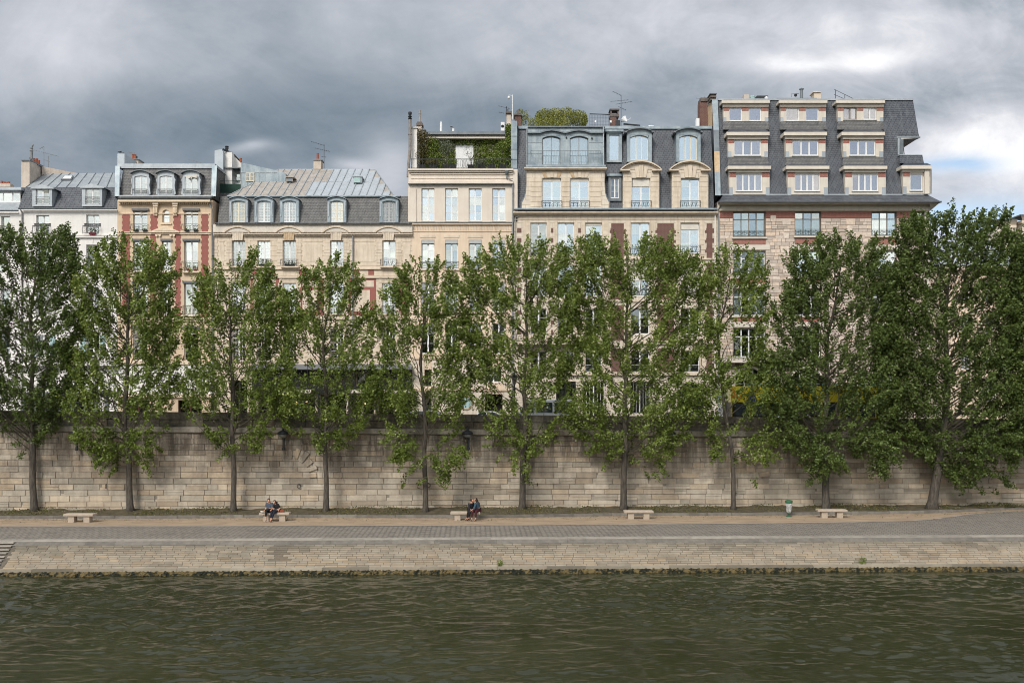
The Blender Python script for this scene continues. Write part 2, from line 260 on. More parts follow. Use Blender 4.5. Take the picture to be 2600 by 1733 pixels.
# ================================================================ mesh builder
BASE = {}
def link(o): S.collection.objects.link(o); return o
def tag(o, label=None, cat=None, group=None, kind=None):
    for k, v in (('label', label), ('category', cat), ('group', group), ('kind', kind)):
        if v: o[k] = v
    return o
def thing(name, label, cat, loc=(0, 0, 0), group=None):
    o = link(bpy.data.objects.new(name, None)); o.location = loc; o.empty_display_size = .3
    BASE[o] = Vector(loc); return tag(o, label, cat, group)
class MB:
    def __init__(s): s.v = []; s.f = []; s.m = []; s.t = []; s.h = []; s.ct = .5; s.ch = 0.
    def add(s, vs, fs, mi=0):
        n = len(s.v); s.v += [tuple(p) for p in vs]
        for f in fs: s.f.append([i+n for i in f]); s.m.append(mi); s.t.append(s.ct); s.h.append(s.ch)
        return s
    def hexa(s, a, b, mi=0):      # two matching quads (front seen counter-clockwise from -Y)
        return s.add(list(a)+list(b), [(0, 1, 2, 3), (7, 6, 5, 4), (0, 4, 5, 1), (1, 5, 6, 2), (2, 6, 7, 3), (3, 7, 4, 0)], mi)
    def box(s, x0, x1, y0, y1, z0, z1, mi=0):
        return s.hexa([(x0, y0, z0), (x1, y0, z0), (x1, y0, z1), (x0, y0, z1)], [(x0, y1, z0), (x1, y1, z0), (x1, y1, z1), (x0, y1, z1)], mi)
    def pb(s, p0, p1, q0, q1, Y, D=.1, mi=0):      # box whose front face at depth Y spans photo columns p0..p1, rows q0..q1
        x0, _, z1 = P(p0, q0, Y); x1, _, z0 = P(p1, q1, Y); return s.box(x0, x1, Y, Y+D, z0, z1, mi)
    def prism(s, pts, y0, y1, mi=0):               # outline (x, z) counter-clockwise from -Y
        n = len(pts); a = [(x, y0, z) for x, z in pts]; b = [(x, y1, z) for x, z in pts]
        return s.add(a+b, [tuple(range(n)), tuple(range(2*n-1, n-1, -1))]+[(i, i+n, (i+1) % n+n, (i+1) % n) for i in range(n)], mi)
    def pp(s, pts, Y, D=.1, mi=0):
        q = [(P(a, b, Y)[0], P(a, b, Y)[2]) for a, b in pts]
        ar = sum(q[i][0]*q[(i+1) % len(q)][1]-q[(i+1) % len(q)][0]*q[i][1] for i in range(len(q)))
        if ar < 0: q = q[::-1]
        return s.prism(q, Y, Y+D, mi)
    def quad(s, a, b, c, d, mi=0): return s.add([a, b, c, d], [(0, 1, 2, 3)], mi)
    def xprism(s, x0, x1, prof, mi=0):             # profile (y, z) extruded along X
        n = len(prof); a = [(x0, y, z) for y, z in prof]; b = [(x1, y, z) for y, z in prof]
        return s.add(a+b, [tuple(range(n-1, -1, -1)), tuple(range(n, 2*n))]+[(i, (i+1) % n, (i+1) % n+n, i+n) for i in range(n)], mi)
    def tube(s, a, b, r0, r1=None, n=6, mi=0, cap=True):
        a = Vector(a); b = Vector(b); r1 = r0 if r1 is None else r1
        d = (b-a).normalized(); u_ = d.orthogonal().normalized(); w = d.cross(u_)
        vs = [a+(u_*math.cos(t)+w*math.sin(t))*r0 for t in [2*math.pi*i/n for i in range(n)]]+[b+(u_*math.cos(t)+w*math.sin(t))*r1 for t in [2*math.pi*i/n for i in range(n)]]
        fs = [(i, (i+1) % n, (i+1) % n+n, i+n) for i in range(n)]
        if cap: fs += [tuple(range(n-1, -1, -1)), tuple(range(n, 2*n))]
        return s.add(vs, fs, mi)
    def path(s, pts, r0, r1=None, n=6, mi=0):
        pts = [Vector(p) for p in pts]; r1 = r0 if r1 is None else r1; k = len(pts)-1; vs = []; u_ = None
        for j, p in enumerate(pts):
            d = (pts[min(j+1, k)]-pts[max(j-1, 0)]).normalized()
            u_ = d.orthogonal().normalized() if u_ is None else (u_-d*u_.dot(d)).normalized()
            w = d.cross(u_); r = r0+(r1-r0)*j/k if not callable(r0) else r0(j/k)
            vs += [p+(u_*math.cos(2*math.pi*i/n)+w*math.sin(2*math.pi*i/n))*r for i in range(n)]
        fs = [(j*n+i, j*n+(i+1) % n, (j+1)*n+(i+1) % n, (j+1)*n+i) for j in range(k) for i in range(n)]
        return s.add(vs, fs+[tuple(range(n-1, -1, -1)), tuple(range(k*n, k*n+n))], mi)
    def lathe(s, c, prof, n=12, mi=0):             # profile (r, z) upward
        vs = [(c[0]+r*math.cos(2*math.pi*i/n), c[1]+r*math.sin(2*math.pi*i/n), c[2]+z) for r, z in prof for i in range(n)]; k = len(prof)-1
        fs = [(j*n+i, j*n+(i+1) % n, (j+1)*n+(i+1) % n, (j+1)*n+i) for j in range(k) for i in range(n)]
        return s.add(vs, fs+[tuple(range(n-1, -1, -1)), tuple(range(k*n, k*n+n))], mi)
    def build(s, name, mats, parent=None, smooth=False, loc=None, **tg):
        me = bpy.data.meshes.new(name)
        base = BASE.get(parent, Vector(loc or (0, 0, 0))) if parent else Vector(loc or (0, 0, 0))
        me.from_pydata([(p[0]-base[0], p[1]-base[1], p[2]-base[2]) for p in s.v], [], s.f)
        for m_ in (mats if isinstance(mats, (list, tuple)) else [mats]): me.materials.append(m_)
        me.polygons.foreach_set('material_index', s.m)
        if smooth: me.polygons.foreach_set('use_smooth', [True]*len(s.f))
        me.attributes.new('tone', 'FLOAT', 'FACE').data.foreach_set('value', s.t)
        me.attributes.new('hue', 'FLOAT', 'FACE').data.foreach_set('value', s.h)
        o = link(bpy.data.objects.new(name, me))
        if parent: o.parent = parent; BASE[o] = base
        elif loc: o.location = loc; BASE[o] = base
        tag(o, **tg) if tg else None
        return o
def dup(root, loc, label=None, rotz=0):            # a thing with copies of its parts and sub-parts
    def cp(o, par):
        c = o.copy(); link(c)
        if par: c.parent = par
        for ch in o.children: cp(ch, c)
        return c
    r = cp(root, None); r.location = loc; r.rotation_euler = (0, 0, rotz)
    if label: r['label'] = label
    return r
# ================================================================ setting: water, quay, walls
ZQ, ZS = 1.35, 5.95                       # lower quay and street level over the water
Yw = lambda x: 60.35+.0473*x              # foot of the high quay wall
Ye = lambda x: 48.06+.0327*x              # edge of the lower quay
Zc = lambda x: 5.97-.0094*x               # underside of the wall's cornice
XL, XR = -52.0, 56.0
def sheet(name, pts, m, kind='structure', **k):
    b = MB(); b.add(pts, [tuple(range(len(pts)))]); return b.build(name, m, kind=kind, **k)
# --- river: a fine wavy patch in view, flat water round it
def river():
    x = np.arange(-33, 33.01, .11); y = np.concatenate([np.arange(20, 34, .065), np.arange(34, 46.6, .085)]); Xg, Yg = np.meshgrid(x, y)
    r = np.random.default_rng(5); H = np.zeros_like(Xg)
    warp = .5*np.sin(.21*Xg+.13*Yg)+.4*np.sin(.33*Yg-.17*Xg+1.)
    for i in range(64):
        lam = .25*(9.0)**(i/63); th = r.normal(0.16, .62); k = 2*np.pi/lam
        A = .0135*lam**.95*(1.0 if lam < 1.6 else .55)*.92
        ph = k*((Xg+warp*.3)*math.sin(th)+(Yg+warp)*math.cos(th))+r.uniform(0, 6.28)
        mod = .55+.45*np.sin(Xg*r.uniform(.1, .5)+Yg*r.uniform(.2, .9)+r.uniform(0, 6.28))
        sN = np.sin(ph); H += A*mod*(sN+.25*np.cos(2*ph))
    gust = .62+.38*np.sin(.16*Xg+.5*np.sin(.22*Yg)+.8)*np.sin(.31*Yg+.11*Xg+.6)
    H *= gust*np.clip((46.6-Yg)/1.5, .25, 1)
    ny, nx = Xg.shape; me = bpy.data.meshes.new('river_water')
    co = np.stack([Xg, Yg, H], -1).reshape(-1, 3); idx = np.arange(nx*ny).reshape(ny, nx)
    q = np.stack([idx[:-1, :-1], idx[:-1, 1:], idx[1:, 1:], idx[1:, :-1]], -1).reshape(-1, 4)
    ex = [(-900, -300, 0), (900, -300, 0), (900, 20, 0), (33, 20, 0), (-33, 20, 0), (-900, 20, 0), (-33, 60, -.3), (-900, 60, 0), (33, 60, -.3), (900, 60, 0)]
    n0 = len(co); co = np.vstack([co, ex])
    fl = [list(f) for f in ((n0, n0+1, n0+2, n0+3), (n0, n0+3, n0+4, n0+5), (n0+5, n0+4, n0+6, n0+7), (n0+3, n0+2, n0+9, n0+8))]
    nf = len(q)+4; me.vertices.add(len(co)); me.vertices.foreach_set('co', co.ravel())
    me.loops.add(nf*4); me.loops.foreach_set('vertex_index', np.concatenate([q.ravel(), np.array(fl).ravel()]))
    me.polygons.add(nf); me.polygons.foreach_set('loop_start', np.arange(nf)*4); me.polygons.foreach_set('use_smooth', np.ones(nf, bool)); me.update(calc_edges=True)
    m = bpy.data.materials.new('river_water'); m.use_nodes = True; t = NT(m.node_tree); t.n.clear()
    tc = t.new('ShaderNodeTexCoord'); mp = t.new('ShaderNodeMapping', ins={'Vector': tc.outputs['Object'], 'Scale': (.55, 1.5, 1), 'Rotation': (0, 0, .12)})
    h1 = t.noise(mp.outputs[0], 3.6, 4, .6, .6); h2 = t.noise(mp.outputs[0], 13, 3, .6)
    h = t.math('MULTIPLY_ADD', h2, .16, h1)
    gn = t.rng(t.noise(tc.outputs['Object'], .16, 2, .5), .35, .65, .2, 1.0)
    bn = t.new('ShaderNodeBump', ins={'Distance': .016, 'Height': h}); t.put(bn.inputs['Strength'], gn)
    col = t.mix(t.rng(t.noise(tc.outputs['Object'], .12, 3), .4, .6), (.025, .027, .012), (.035, .037, .017))
    p = t.new('ShaderNodeBsdfPrincipled', ins={'Base Color': col, 'Roughness': .06, 'IOR': 1.33, 'Normal': bn.outputs[0]})
    t.new('ShaderNodeOutputMaterial', ins={0: p.outputs[0]})
    me.materials.append(m); o = link(bpy.data.objects.new('river_water', me)); tag(o, kind='structure')
river()
# --- street level ground, back to the horizon, and the lower quay
b = MB(); b.add([(-1500, Yw(-60)+1.2-40, -1), (-1500, 2500, ZS), (1500, 2500, ZS), (1500, Yw(60), -1)], []);
b = MB(); b.add([(XL, Yw(XL)+.5, ZS), (XR, Yw(XR)+.5, ZS), (1500, Yw(XR)+.5, ZS), (1500, 2500, ZS), (-1500, 2500, ZS), (-1500, Yw(XL)+.5, ZS)], [(0, 1, 2, 3, 4, 5)])
b.build('street_ground', asphalt, kind='structure')
q = MB(); q.add([(XL, Ye(XL)+.42, ZQ), (XR, Ye(XR)+.42, ZQ), (XR, Yw(XR)+.3, ZQ), (XL, Yw(XL)+.3, ZQ)], [(0, 1, 2, 3)]); q.build('cobbled_quay_road', cobble, kind='structure')
border = [(-260, 1338), (0, 1336), (600, 1335), (1300, 1333), (1900, 1328.5), (2180, 1325), (2330, 1321), (2400, 1314), (2450, 1306), (2520, 1300), (2600, 1296.5), (2720, 1294)]
kerbl = [(-260, 1317), (0, 1316), (300, 1317), (700, 1313.5), (1200, 1315), (1560, 1309.5), (1900, 1308.5), (2100, 1306), (2300, 1304), (2400, 1301), (2450, 1298.5), (2600, 1292), (2720, 1290)]
gl = [G(a, b, ZQ) for a, b in border]; kl = [G(a, b, ZQ) for a, b in kerbl]
gm = MB(); P_ = [(x, y, ZQ+.006) for x, y, z in gl]+[(x, y+.05, ZQ+.006) for x, y, z in kl[::-1]]
for i in range(len(gl)-1):   # strips between the two lines
    pass
def lerp_line(L, x):
    for (a, b) in zip(L, L[1:]):
        if a[0] <= x <= b[0]: return a[1]+(b[1]-a[1])*(x-a[0])/(b[0]-a[0])
    return L[0][1] if x < L[0][0] else L[-1][1]
xs = np.arange(-38, 40, 1.0)
for x0, x1 in zip(xs, xs[1:]):
    gm.quad((x0, lerp_line(gl, x0), ZQ+.006), (x1, lerp_line(gl, x1), ZQ+.006), (x1, max(lerp_line(kl, x1), lerp_line(gl, x1)+.02), ZQ+.006), (x0, max(lerp_line(kl, x0), lerp_line(gl, x0)+.02), ZQ+.006))
gm.build('gravel_path', gravel_m, kind='structure')
# flush stone edging between cobbles and gravel; raised kerb of the planting strip; the soil itself
eb = MB(); kb = MB(); sb = MB()
x = -38.0
while x < 39:
    w = random.uniform(.9, 1.5); x1 = x+w-.015; eb.ct = kb.ct = random.random()
    a0, a1 = lerp_line(gl, x), lerp_line(gl, x1)
    eb.hexa([(x, a0-.13, ZQ+.012), (x1, a1-.13, ZQ+.012), (x1, a1-.13, ZQ+.012), (x, a0-.13, ZQ+.012)], [(x, a0+.06, ZQ+.012)]*1+[(x1, a1+.06, ZQ+.012)]*2+[(x, a0+.06, ZQ+.012)]) if False else eb.quad((x, a0-.13, ZQ+.014), (x1, a1-.13, ZQ+.014), (x1, a1+.05, ZQ+.014), (x, a0+.05, ZQ+.014))
    k0, k1 = lerp_line(kl, x), lerp_line(kl, x1); dz = random.uniform(-.012, .012); hgt = .17 if x < 25 else max(.04, .17-.012*(x-25))
    jj = random.uniform(-.015, .015)
    kb.hexa([(x, k0+jj, ZQ-.05), (x1, k1+jj, ZQ-.05), (x1, k1+jj, ZQ+hgt+dz), (x, k0+jj, ZQ+hgt+dz)], [(x, k0+.16, ZQ-.05), (x1, k1+.16, ZQ-.05), (x1, k1+.16, ZQ+hgt+dz), (x, k0+.16, ZQ+hgt+dz)])
    x += w
eb.build('road_edging', coping_m, kind='structure'); kb.build('kerb', kerb_m, kind='structure')
ys = 10
for i, (x0, x1) in enumerate(zip(np.arange(-38, 39.5, .35), np.arange(-37.65, 39.85, .35))):
    def pt(x, t):
        k = lerp_line(kl, x)+.155; w_ = Yw(x)+.05; y = k+(w_-k)*t
        return (x, y, ZQ+.12+.03*math.sin(3.1*x+5*t)+.02*math.sin(7.7*x-3*t)+(.07+.03*math.sin(1.3*x)+.025*math.sin(4.1*x+1))*max(0, t-.6)/.4)
    for j in range(4): sb.quad(pt(x0, j/4), pt(x1, j/4), pt(x1, (j+1)/4), pt(x0, (j+1)/4))
sb.build('planting_strip', soil, kind='structure')
# --- high quay wall: every block a stone of its own inside one mesh
NOBL = []
def course_blocks(b, x0, x1, z0f, z1f, wr, proud, gap=.012, jit=.012, skip=None, ymap=Yw, tonef=None):
    x = x0+random.uniform(-.5, 0)
    while x < x1:
        w = random.uniform(*wr); xa, xb = x, x+w-gap; xm = (xa+xb)/2; x += w
        z0, z1 = z0f(xm), z1f(xm)-gap*1.1
        if skip and skip(xm, (z0+z1)/2): continue
        b.ct = tonef(xm, (z0+z1)/2) if tonef else random.random(); b.ch = random.random()**2.2
        d = proud+random.uniform(-jit, jit); c = .012
        if random.random() < .16 and z1-z0 > .2:
            zm_ = z0+(z1-z0)*random.uniform(.35, .65); b.box(xa, xb, ymap(xm)-proud-.004, ymap(xm), z0, zm_-.008); b.ct = min(1, max(0, b.ct+random.uniform(-.3, .3))); b.box(xa+random.uniform(0, .04), xb, ymap(xm)-proud+.006, ymap(xm), zm_+.006, z1); continue
        fr = [(xa+c+random.uniform(0, .01), ymap(xa)-d, z0+c+random.uniform(0, .01)), (xb-c, ymap(xb)-d, z0+c), (xb-c-random.uniform(0, .012), ymap(xb)-d, z1-c), (xa+c, ymap(xa)-d, z1-c-random.uniform(0, .012))]
        bk = [(xa, ymap(xa)+.02, z0), (xb, ymap(xb)+.02, z0), (xb, ymap(xb)+.02, z1), (xa, ymap(xa)+.02, z1)]
        b.hexa(fr, bk)
wall = thing('quay_wall', 'long high stone quay wall of weathered blocks behind the row of trees', 'wall', (0, 60.35, ZQ))
b = MB(); b.hexa([(XL, Yw(XL), ZQ-.2), (XR, Yw(XR), ZQ-.2), (XR, Yw(XR), Zc(XR)), (XL, Yw(XL), Zc(XL))], [(XL, Yw(XL)+.9, ZQ-.2), (XR, Yw(XR)+.9, ZQ-.2), (XR, Yw(XR)+.9, Zc(XR)), (XL, Yw(XL)+.9, Zc(XL))])
b.build('mortar_core', quay_joint, wall)
b = MB(); zb = ZQ+.05; hs = []; n = 14
tot = 1.0; fr = [random.uniform(.85, 1.2) for _ in range(n)]; fr[0] = 1.1; s_ = sum(fr); cum = np.cumsum([0]+fr)/s_
def pnoise(x, z, s=1.0): return .5+.25*math.sin(.7*s*x+1.7*z+.5*math.sin(1.9*x*s))+.25*math.sin(1.9*s*x-2.3*z+1.3)
arches = [(G(735, 1298, ZQ)[0], 3.35), (G(1890, 1298, ZQ)[0], 3.3)]   # (x, springing height) of the walled-up sewer mouths
def in_arch(xm, zm): return any(1.05 < math.hypot(xm-ax, zm-az) < 1.95 and zm > az-.1 for ax, az in arches)
for i in range(n):
    z0f = lambda x, i=i: ZQ-.02+(Zc(x)-ZQ+.02)*cum[i]; z1f = lambda x, i=i: ZQ-.02+(Zc(x)-ZQ+.02)*cum[i+1]
    top = i/n
    tf = lambda x, z, top=top: min(1, max(0, random.gauss(.66-.40*max(0, top-.45)-.30*(pnoise(x, z) > .66)*(top > .25), .17)))
    course_blocks(b, XL, XR, z0f, z1f, (.55, 1.75) if i < 11 else (.4, 1.2), .035 if i < 13 else .03, tonef=tf, jit=.010)
for ax, az in arches:
    for k in range(11):
        th = math.radians(8+k*16.4); r0, r1 = 1.18+random.uniform(0, .1), random.uniform(1.55, 1.95); dth = math.radians(random.uniform(4.5, 7.0))
        b.ct = random.uniform(.25, .65); b.ch = random.random()**3
        if random.random() < .25: continue
        def pp_(r, t): return (ax+r*math.cos(t), az+r*math.sin(t))
        pl = [pp_(r0, th-dth), pp_(r1, th-dth*.9), pp_(r1, th+dth*.9), pp_(r0, th+dth)]
        b.prism(pl, Yw(ax)-.052-random.uniform(0, .01), Yw(ax)+.1)
b.build('stone_blocks', quay_block, wall)
b = MB(); x = XL   # cornice band, then the darker eroded course and the parapet
while x < XR:
    w = random.uniform(1.3, 2.1); b.ct = random.random(); xa, xb = x, x+w-.01; x += w
    pr = [(-.02, 0), (-.16, .03), (-.18, .07), (-.18, .34), (-.10, .38), (-.02, .38)]; n_ = len(pr)
    A = [(xa, Yw(xa)+y_, Zc(xa)+z_) for y_, z_ in pr]; B = [(xb, Yw(xb)+y_, Zc(xb)+z_) for y_, z_ in pr]
    b.add(A+B, [tuple(range(n_-1, -1, -1)), tuple(range(n_, 2*n_))]+[(i, (i+1) % n_, (i+1) % n_+n_, i+n_) for i in range(n_)])
b.build('cornice', corn_m, wall)
b = MB()
course_blocks(b, XL, XR, lambda x: Zc(x)+.385, lambda x: Zc(x)+.83, (1.0, 1.9), .02, jit=.02)
for x in np.arange(XL, XR, 1.5):
    b.ct = random.random(); x1 = x+1.485
    b.hexa([(x, Yw(x)-.07, Zc(x)+.83), (x1, Yw(x1)-.07, Zc(x1)+.83), (x1, Yw(x1)-.07, Zc(x1)+1.27), (x, Yw(x)-.07, Zc(x)+1.27)], [(x, Yw(x)+.45, Zc(x)+.83), (x1, Yw(x1)+.45, Zc(x1)+.83), (x1, Yw(x1)+.45, Zc(x1)+1.25), (x, Yw(x)+.45, Zc(x)+1.25)])
b.hexa([(XL, Yw(XL)+.03, Zc(XL)+.3), (XR, Yw(XR)+.03, Zc(XR)+.3), (XR, Yw(XR)+.03, Zc(XR)+.84), (XL, Yw(XL)+.03, Zc(XL)+.84)], [(XL, Yw(XL)+.4, Zc(XL)+.3), (XR, Yw(XR)+.4, Zc(XR)+.3), (XR, Yw(XR)+.4, Zc(XR)+.84), (XL, Yw(XL)+.4, Zc(XL)+.84)])
b.build('parapet', para_m, wall)
# --- sloping revetment down to the water
XS = G(52, 1372, ZQ)[0]
rv = thing('sloping_revetment', 'low sloping stone embankment of small blocks rising out of the river', 'embankment', (0, 47, ZQ))
Z0 = .27; RUN = 1.75
def rp(x, t, out=0.):     # t: 0 at the top edge, 1 at the foot
    c = .55*t+.45*t*t if t < 1 else 1
    return (x, Ye(x)-RUN*t*(1.0)-.35*out, ZQ-.03-(ZQ-.03-Z0)*(t**1.15)+out)
b = MB(); x0 = XS-.15
for i in range(12):
    b.quad(rp(x0, (i+1)/12, -.012), rp(XR, (i+1)/12, -.012), rp(XR, i/12, -.012), rp(x0, i/12, -.012))
b.build('mortar_bed', rev_joint, rv)
GS = G(683, 1380, ZQ)[0]; b = MB(); cap = MB(); rows = 11
for i in range(rows):
    t0, t1 = .20+.80*i/rows, .20+.80*(i+1)/rows-.014
    x = x0+.1+.12*(1-t0)*0+random.uniform(0, .2)
    while x < XR:
        w = random.uniform(.38, .62); xa, xb = x, x+w-.026; x += w
        b.ct = min(1, max(0, random.gauss(.60, .09)-.50*max(0, .55-t0)/.55-.25*(pnoise(xa, t0*3, .8) > .8)-.9*(abs(xa-GS-.25*t0) < .33 and t0 < .75))); b.ch = random.random()**2*min(1, t0*1.6)
        o_ = .006+random.uniform(-.004, .004)
        b.hexa([rp(xa, t1, o_), rp(xb, t1, o_), rp(xb, t0, o_), rp(xa, t0, o_)], [rp(xa, t1, -.03), rp(xb, t1, -.03), rp(xb, t0, -.03), rp(xa, t0, -.03)])
b.build('stone_blocks', rev_block, rv)
x = x0
while x < XR:
    w = random.uniform(1.2, 2.2); xa, xb = x, x+w-.012; x += w; cap.ct = random.random()
    for ta, tb in ((0, .05), (.05, .12), (.12, .195)):
        cap.quad(rp(xa, tb, .008), rp(xb, tb, .008), rp(xb, ta, .008), rp(xa, ta, .008))
cap.build('cap_course', rev_top, rv)
b = MB(); x = XL
while x < XR:
    w = random.uniform(1.4, 2.4); xa, xb = x, x+w-.012; x += w; b.ct = random.random(); dz = random.uniform(0, .012)
    b.hexa([(xa, Ye(xa)-.02, ZQ-.05), (xb, Ye(xb)-.02, ZQ-.05), (xb, Ye(xb)-.02, ZQ+.022+dz), (xa, Ye(xa)-.02, ZQ+.022+dz)], [(xa, Ye(xa)+.44, ZQ-.05), (xb, Ye(xb)+.44, ZQ-.05), (xb, Ye(xb)+.44, ZQ+.022+dz), (xa, Ye(xa)+.44, ZQ+.022+dz)])
b.build('edge_coping', coping_m, rv)
b = MB(); x = XL
while x < XR:      # the ledge at the foot
    w = random.uniform(1.6, 2.6); xa, xb = x, x+w-.012; x += w; b.ct = random.random()
    ya, yb = Ye(xa)-RUN, Ye(xb)-RUN
    b.hexa([(xa, ya-.20, .12), (xb, yb-.20, .12), (xb, yb-.20, Z0+.02), (xa, ya-.20, Z0+.02)], [(xa, ya+.12, .12), (xb, yb+.12, .12), (xb, yb+.12, Z0+.035), (xa, ya+.12, Z0+.035)])
b.build('foot_ledge', rev_block, rv)
am = MB(); xs = np.arange(-32, 33, .09)      # weed-covered foot, lumpy
def ap(x, t, i):
    lump = .05*math.sin(9*x+3*t)+.045*math.sin(23*x+7*t+i)+.03*math.sin(41*x-5*t); return (x, Ye(x)-RUN-.17-.12*math.sin(t*1.5)-abs(lump)*math.sin(min(1, t*1.3)*2.4)*1.2, .22-t*.36+.02*math.sin(17*x)*(t < .2))
for xa, xb in zip(xs, xs[1:]):
    for j in range(5): am.quad(ap(xa, (j+1)/5, 0), ap(xb, (j+1)/5, 0), ap(xb, j/5, 0), ap(xa, j/5, 0))
am.build('river_algae', algae, smooth=False, kind='stuff', label='dark green weed and moss along the waterline of the embankment', cat='algae')
# steps at the left edge
st = thing('quay_steps', 'stone steps leading down to the water at the left edge of the embankment', 'steps', (-30, 47, 0))
b = MB(); N = 8
for i in range(N):
    z1 = ZQ-.02-(i)*(ZQ-Z0)/N; t0 = i/N*RUN
    for k in range(6):
        xa = XL+(x0-XL)*k/6; xb = XL+(x0-XL)*(k+1)/6-.008; b.ct = random.random()
        b.hexa([(xa, Ye(xa)-t0-RUN/N-.05, z1-.055), (xb, Ye(xb)-t0-RUN/N-.05, z1-.055), (xb, Ye(xb)-t0-RUN/N-.05, z1), (xa, Ye(xa)-t0-RUN/N-.05, z1)], [(xa, Ye(xa)-t0+.05, z1-.055), (xb, Ye(xb)-t0+.05, z1-.055), (xb, Ye(xb)-t0+.05, z1), (xa, Ye(xa)-t0+.05, z1)]); b.hexa([(xa, Ye(xa)-t0-RUN/N+.03, z1-.15), (xb, Ye(xb)-t0-RUN/N+.03, z1-.15), (xb, Ye(xb)-t0-RUN/N+.03, z1-.056), (xa, Ye(xa)-t0-RUN/N+.03, z1-.056)], [(xa, Ye(xa)-t0+.3, z1-.15), (xb, Ye(xb)-t0+.3, z1-.15), (xb, Ye(xb)-t0+.3, z1-.056), (xa, Ye(xa)-t0+.3, z1-.056)], 1)
b.build('step', [coping_m, rev_joint], st)
b = MB(); b.hexa([(XL, Ye(XL)-RUN, -.6), (XR, Ye(XR)-RUN, -.6), (XR, Ye(XR)-RUN, .15), (XL, Ye(XL)-RUN, .15)], [(XL, Ye(XL)-.1, -.6), (XR, Ye(XR)-.1, -.6), (XR, Ye(XR)-.1, .2), (XL, Ye(XL)-.1, .2)])
b.build('footing', rev_joint, rv)
# ================================================================ buildings: helpers
YB = 77.34                                 # depth of the street fronts (1 m = 32 photo px there)
PX = F/YB
def X_(px, Y=YB): return P(px, 0, Y)[0]
def Z_(py, Y=YB): return P(0, py, Y)[2]
def facade(mb, p0, p1, q0, q1, ops, Y=YB, dep=.28, mi=0, back=None, dark=None, thick=8.0):
    """wall front with openings (p0,p1,q0,q1), reveals, body behind"""
    ops = [o[:4] for o in ops if o[0] < p1 and o[1] > p0]
    xs = sorted({p0, p1, *[o[0] for o in ops], *[o[1] for o in ops]}); xs = [x for x in xs if p0 <= x <= p1]
    zs = sorted({q0, q1, *[o[2] for o in ops], *[o[3] for o in ops]}); zs = [z for z in zs if q0 <= z <= q1]
    for za, zb in zip(zs, zs[1:]):
        run = None
        cells = []
        for xa, xb in zip(xs, xs[1:]):
            xm, zm = (xa+xb)/2, (za+zb)/2
            solid = not any(o[0] <= xm <= o[1] and o[2] <= zm <= o[3] for o in ops)
            if solid and cells and cells[-1][1] == xa: cells[-1][1] = xb
            elif solid: cells.append([xa, xb])
        for xa, xb in cells:
            mb.quad((X_(xa, Y), Y, Z_(zb, Y)), (X_(xb, Y), Y, Z_(zb, Y)), (X_(xb, Y), Y, Z_(za, Y)), (X_(xa, Y), Y, Z_(za, Y)), mi)
    for a, b_, c, d in ops:
        x0, x1, z1, z0 = X_(a, Y), X_(b_, Y), Z_(c, Y), Z_(d, Y); Yb = Y+dep
        mb.quad((x0, Y, z0), (x0, Y, z1), (x0, Yb, z1), (x0, Yb, z0), mi); mb.quad((x1, Y, z1), (x1, Y, z0), (x1, Yb, z0), (x1, Yb, z1), mi)
        mb.quad((x0, Y, z1), (x1, Y, z1), (x1, Yb, z1), (x0, Yb, z1), mi); mb.quad((x0, Yb, z0), (x1, Yb, z0), (x1, Y, z0), (x0, Y, z0), mi)
    x0, x1, z1, z0 = X_(p0, Y), X_(p1, Y), Z_(q0, Y), Z_(q1, Y); Yk = Y+thick
    mb.quad((x0, Y, z0), (x0, Y, z1), (x0, Yk, z1), (x0, Yk, z0), mi); mb.quad((x1, Y, z1), (x1, Y, z0), (x1, Yk, z0), (x1, Yk, z1), mi)
    mb.quad((x0, Y, z1), (x1, Y, z1), (x1, Yk, z1), (x0, Yk, z1), mi); mb.quad((x1, Yk, z0), (x0, Yk, z0), (x0, Yk, z1), (x1, Yk, z1), mi)
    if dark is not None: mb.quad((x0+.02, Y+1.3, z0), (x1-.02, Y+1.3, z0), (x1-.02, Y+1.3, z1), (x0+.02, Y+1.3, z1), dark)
def arc_pts(xc, hw, zs, rise, n=10):       # segmental arc from left to right
    r = (hw*hw+rise*rise)/(2*rise); a0 = math.asin(min(1, hw/r)) if rise <= hw else math.pi-math.asin(hw/r)
    return [(xc+r*math.sin(-a0+2*a0*i/n), zs+rise-r+r*math.cos(-a0+2*a0*i/n)) for i in range(n+1)]
def arc_band(mb, xc, hw, zs, rise, th, y0, y1, mi=0, n=10, th2=None):
    a = arc_pts(xc, hw, zs, rise, n); b = arc_pts(xc, hw+th, zs, rise+(th2 or th), n)
    for i in range(n):
        mb.prism([a[i], a[i+1], b[i+1], b[i]][::-1] if False else [a[i], a[i+1], b[i+1], b[i]], y0, y1, mi)
def spandrel(mb, xc, hw, zs, rise, ztop, y0, y1, mi=0, n=10):
    a = arc_pts(xc, hw, zs, rise, n)
    for i in range(n): mb.prism([a[i], a[i+1], (a[i+1][0], ztop), (a[i][0], ztop)], y0, y1, mi)
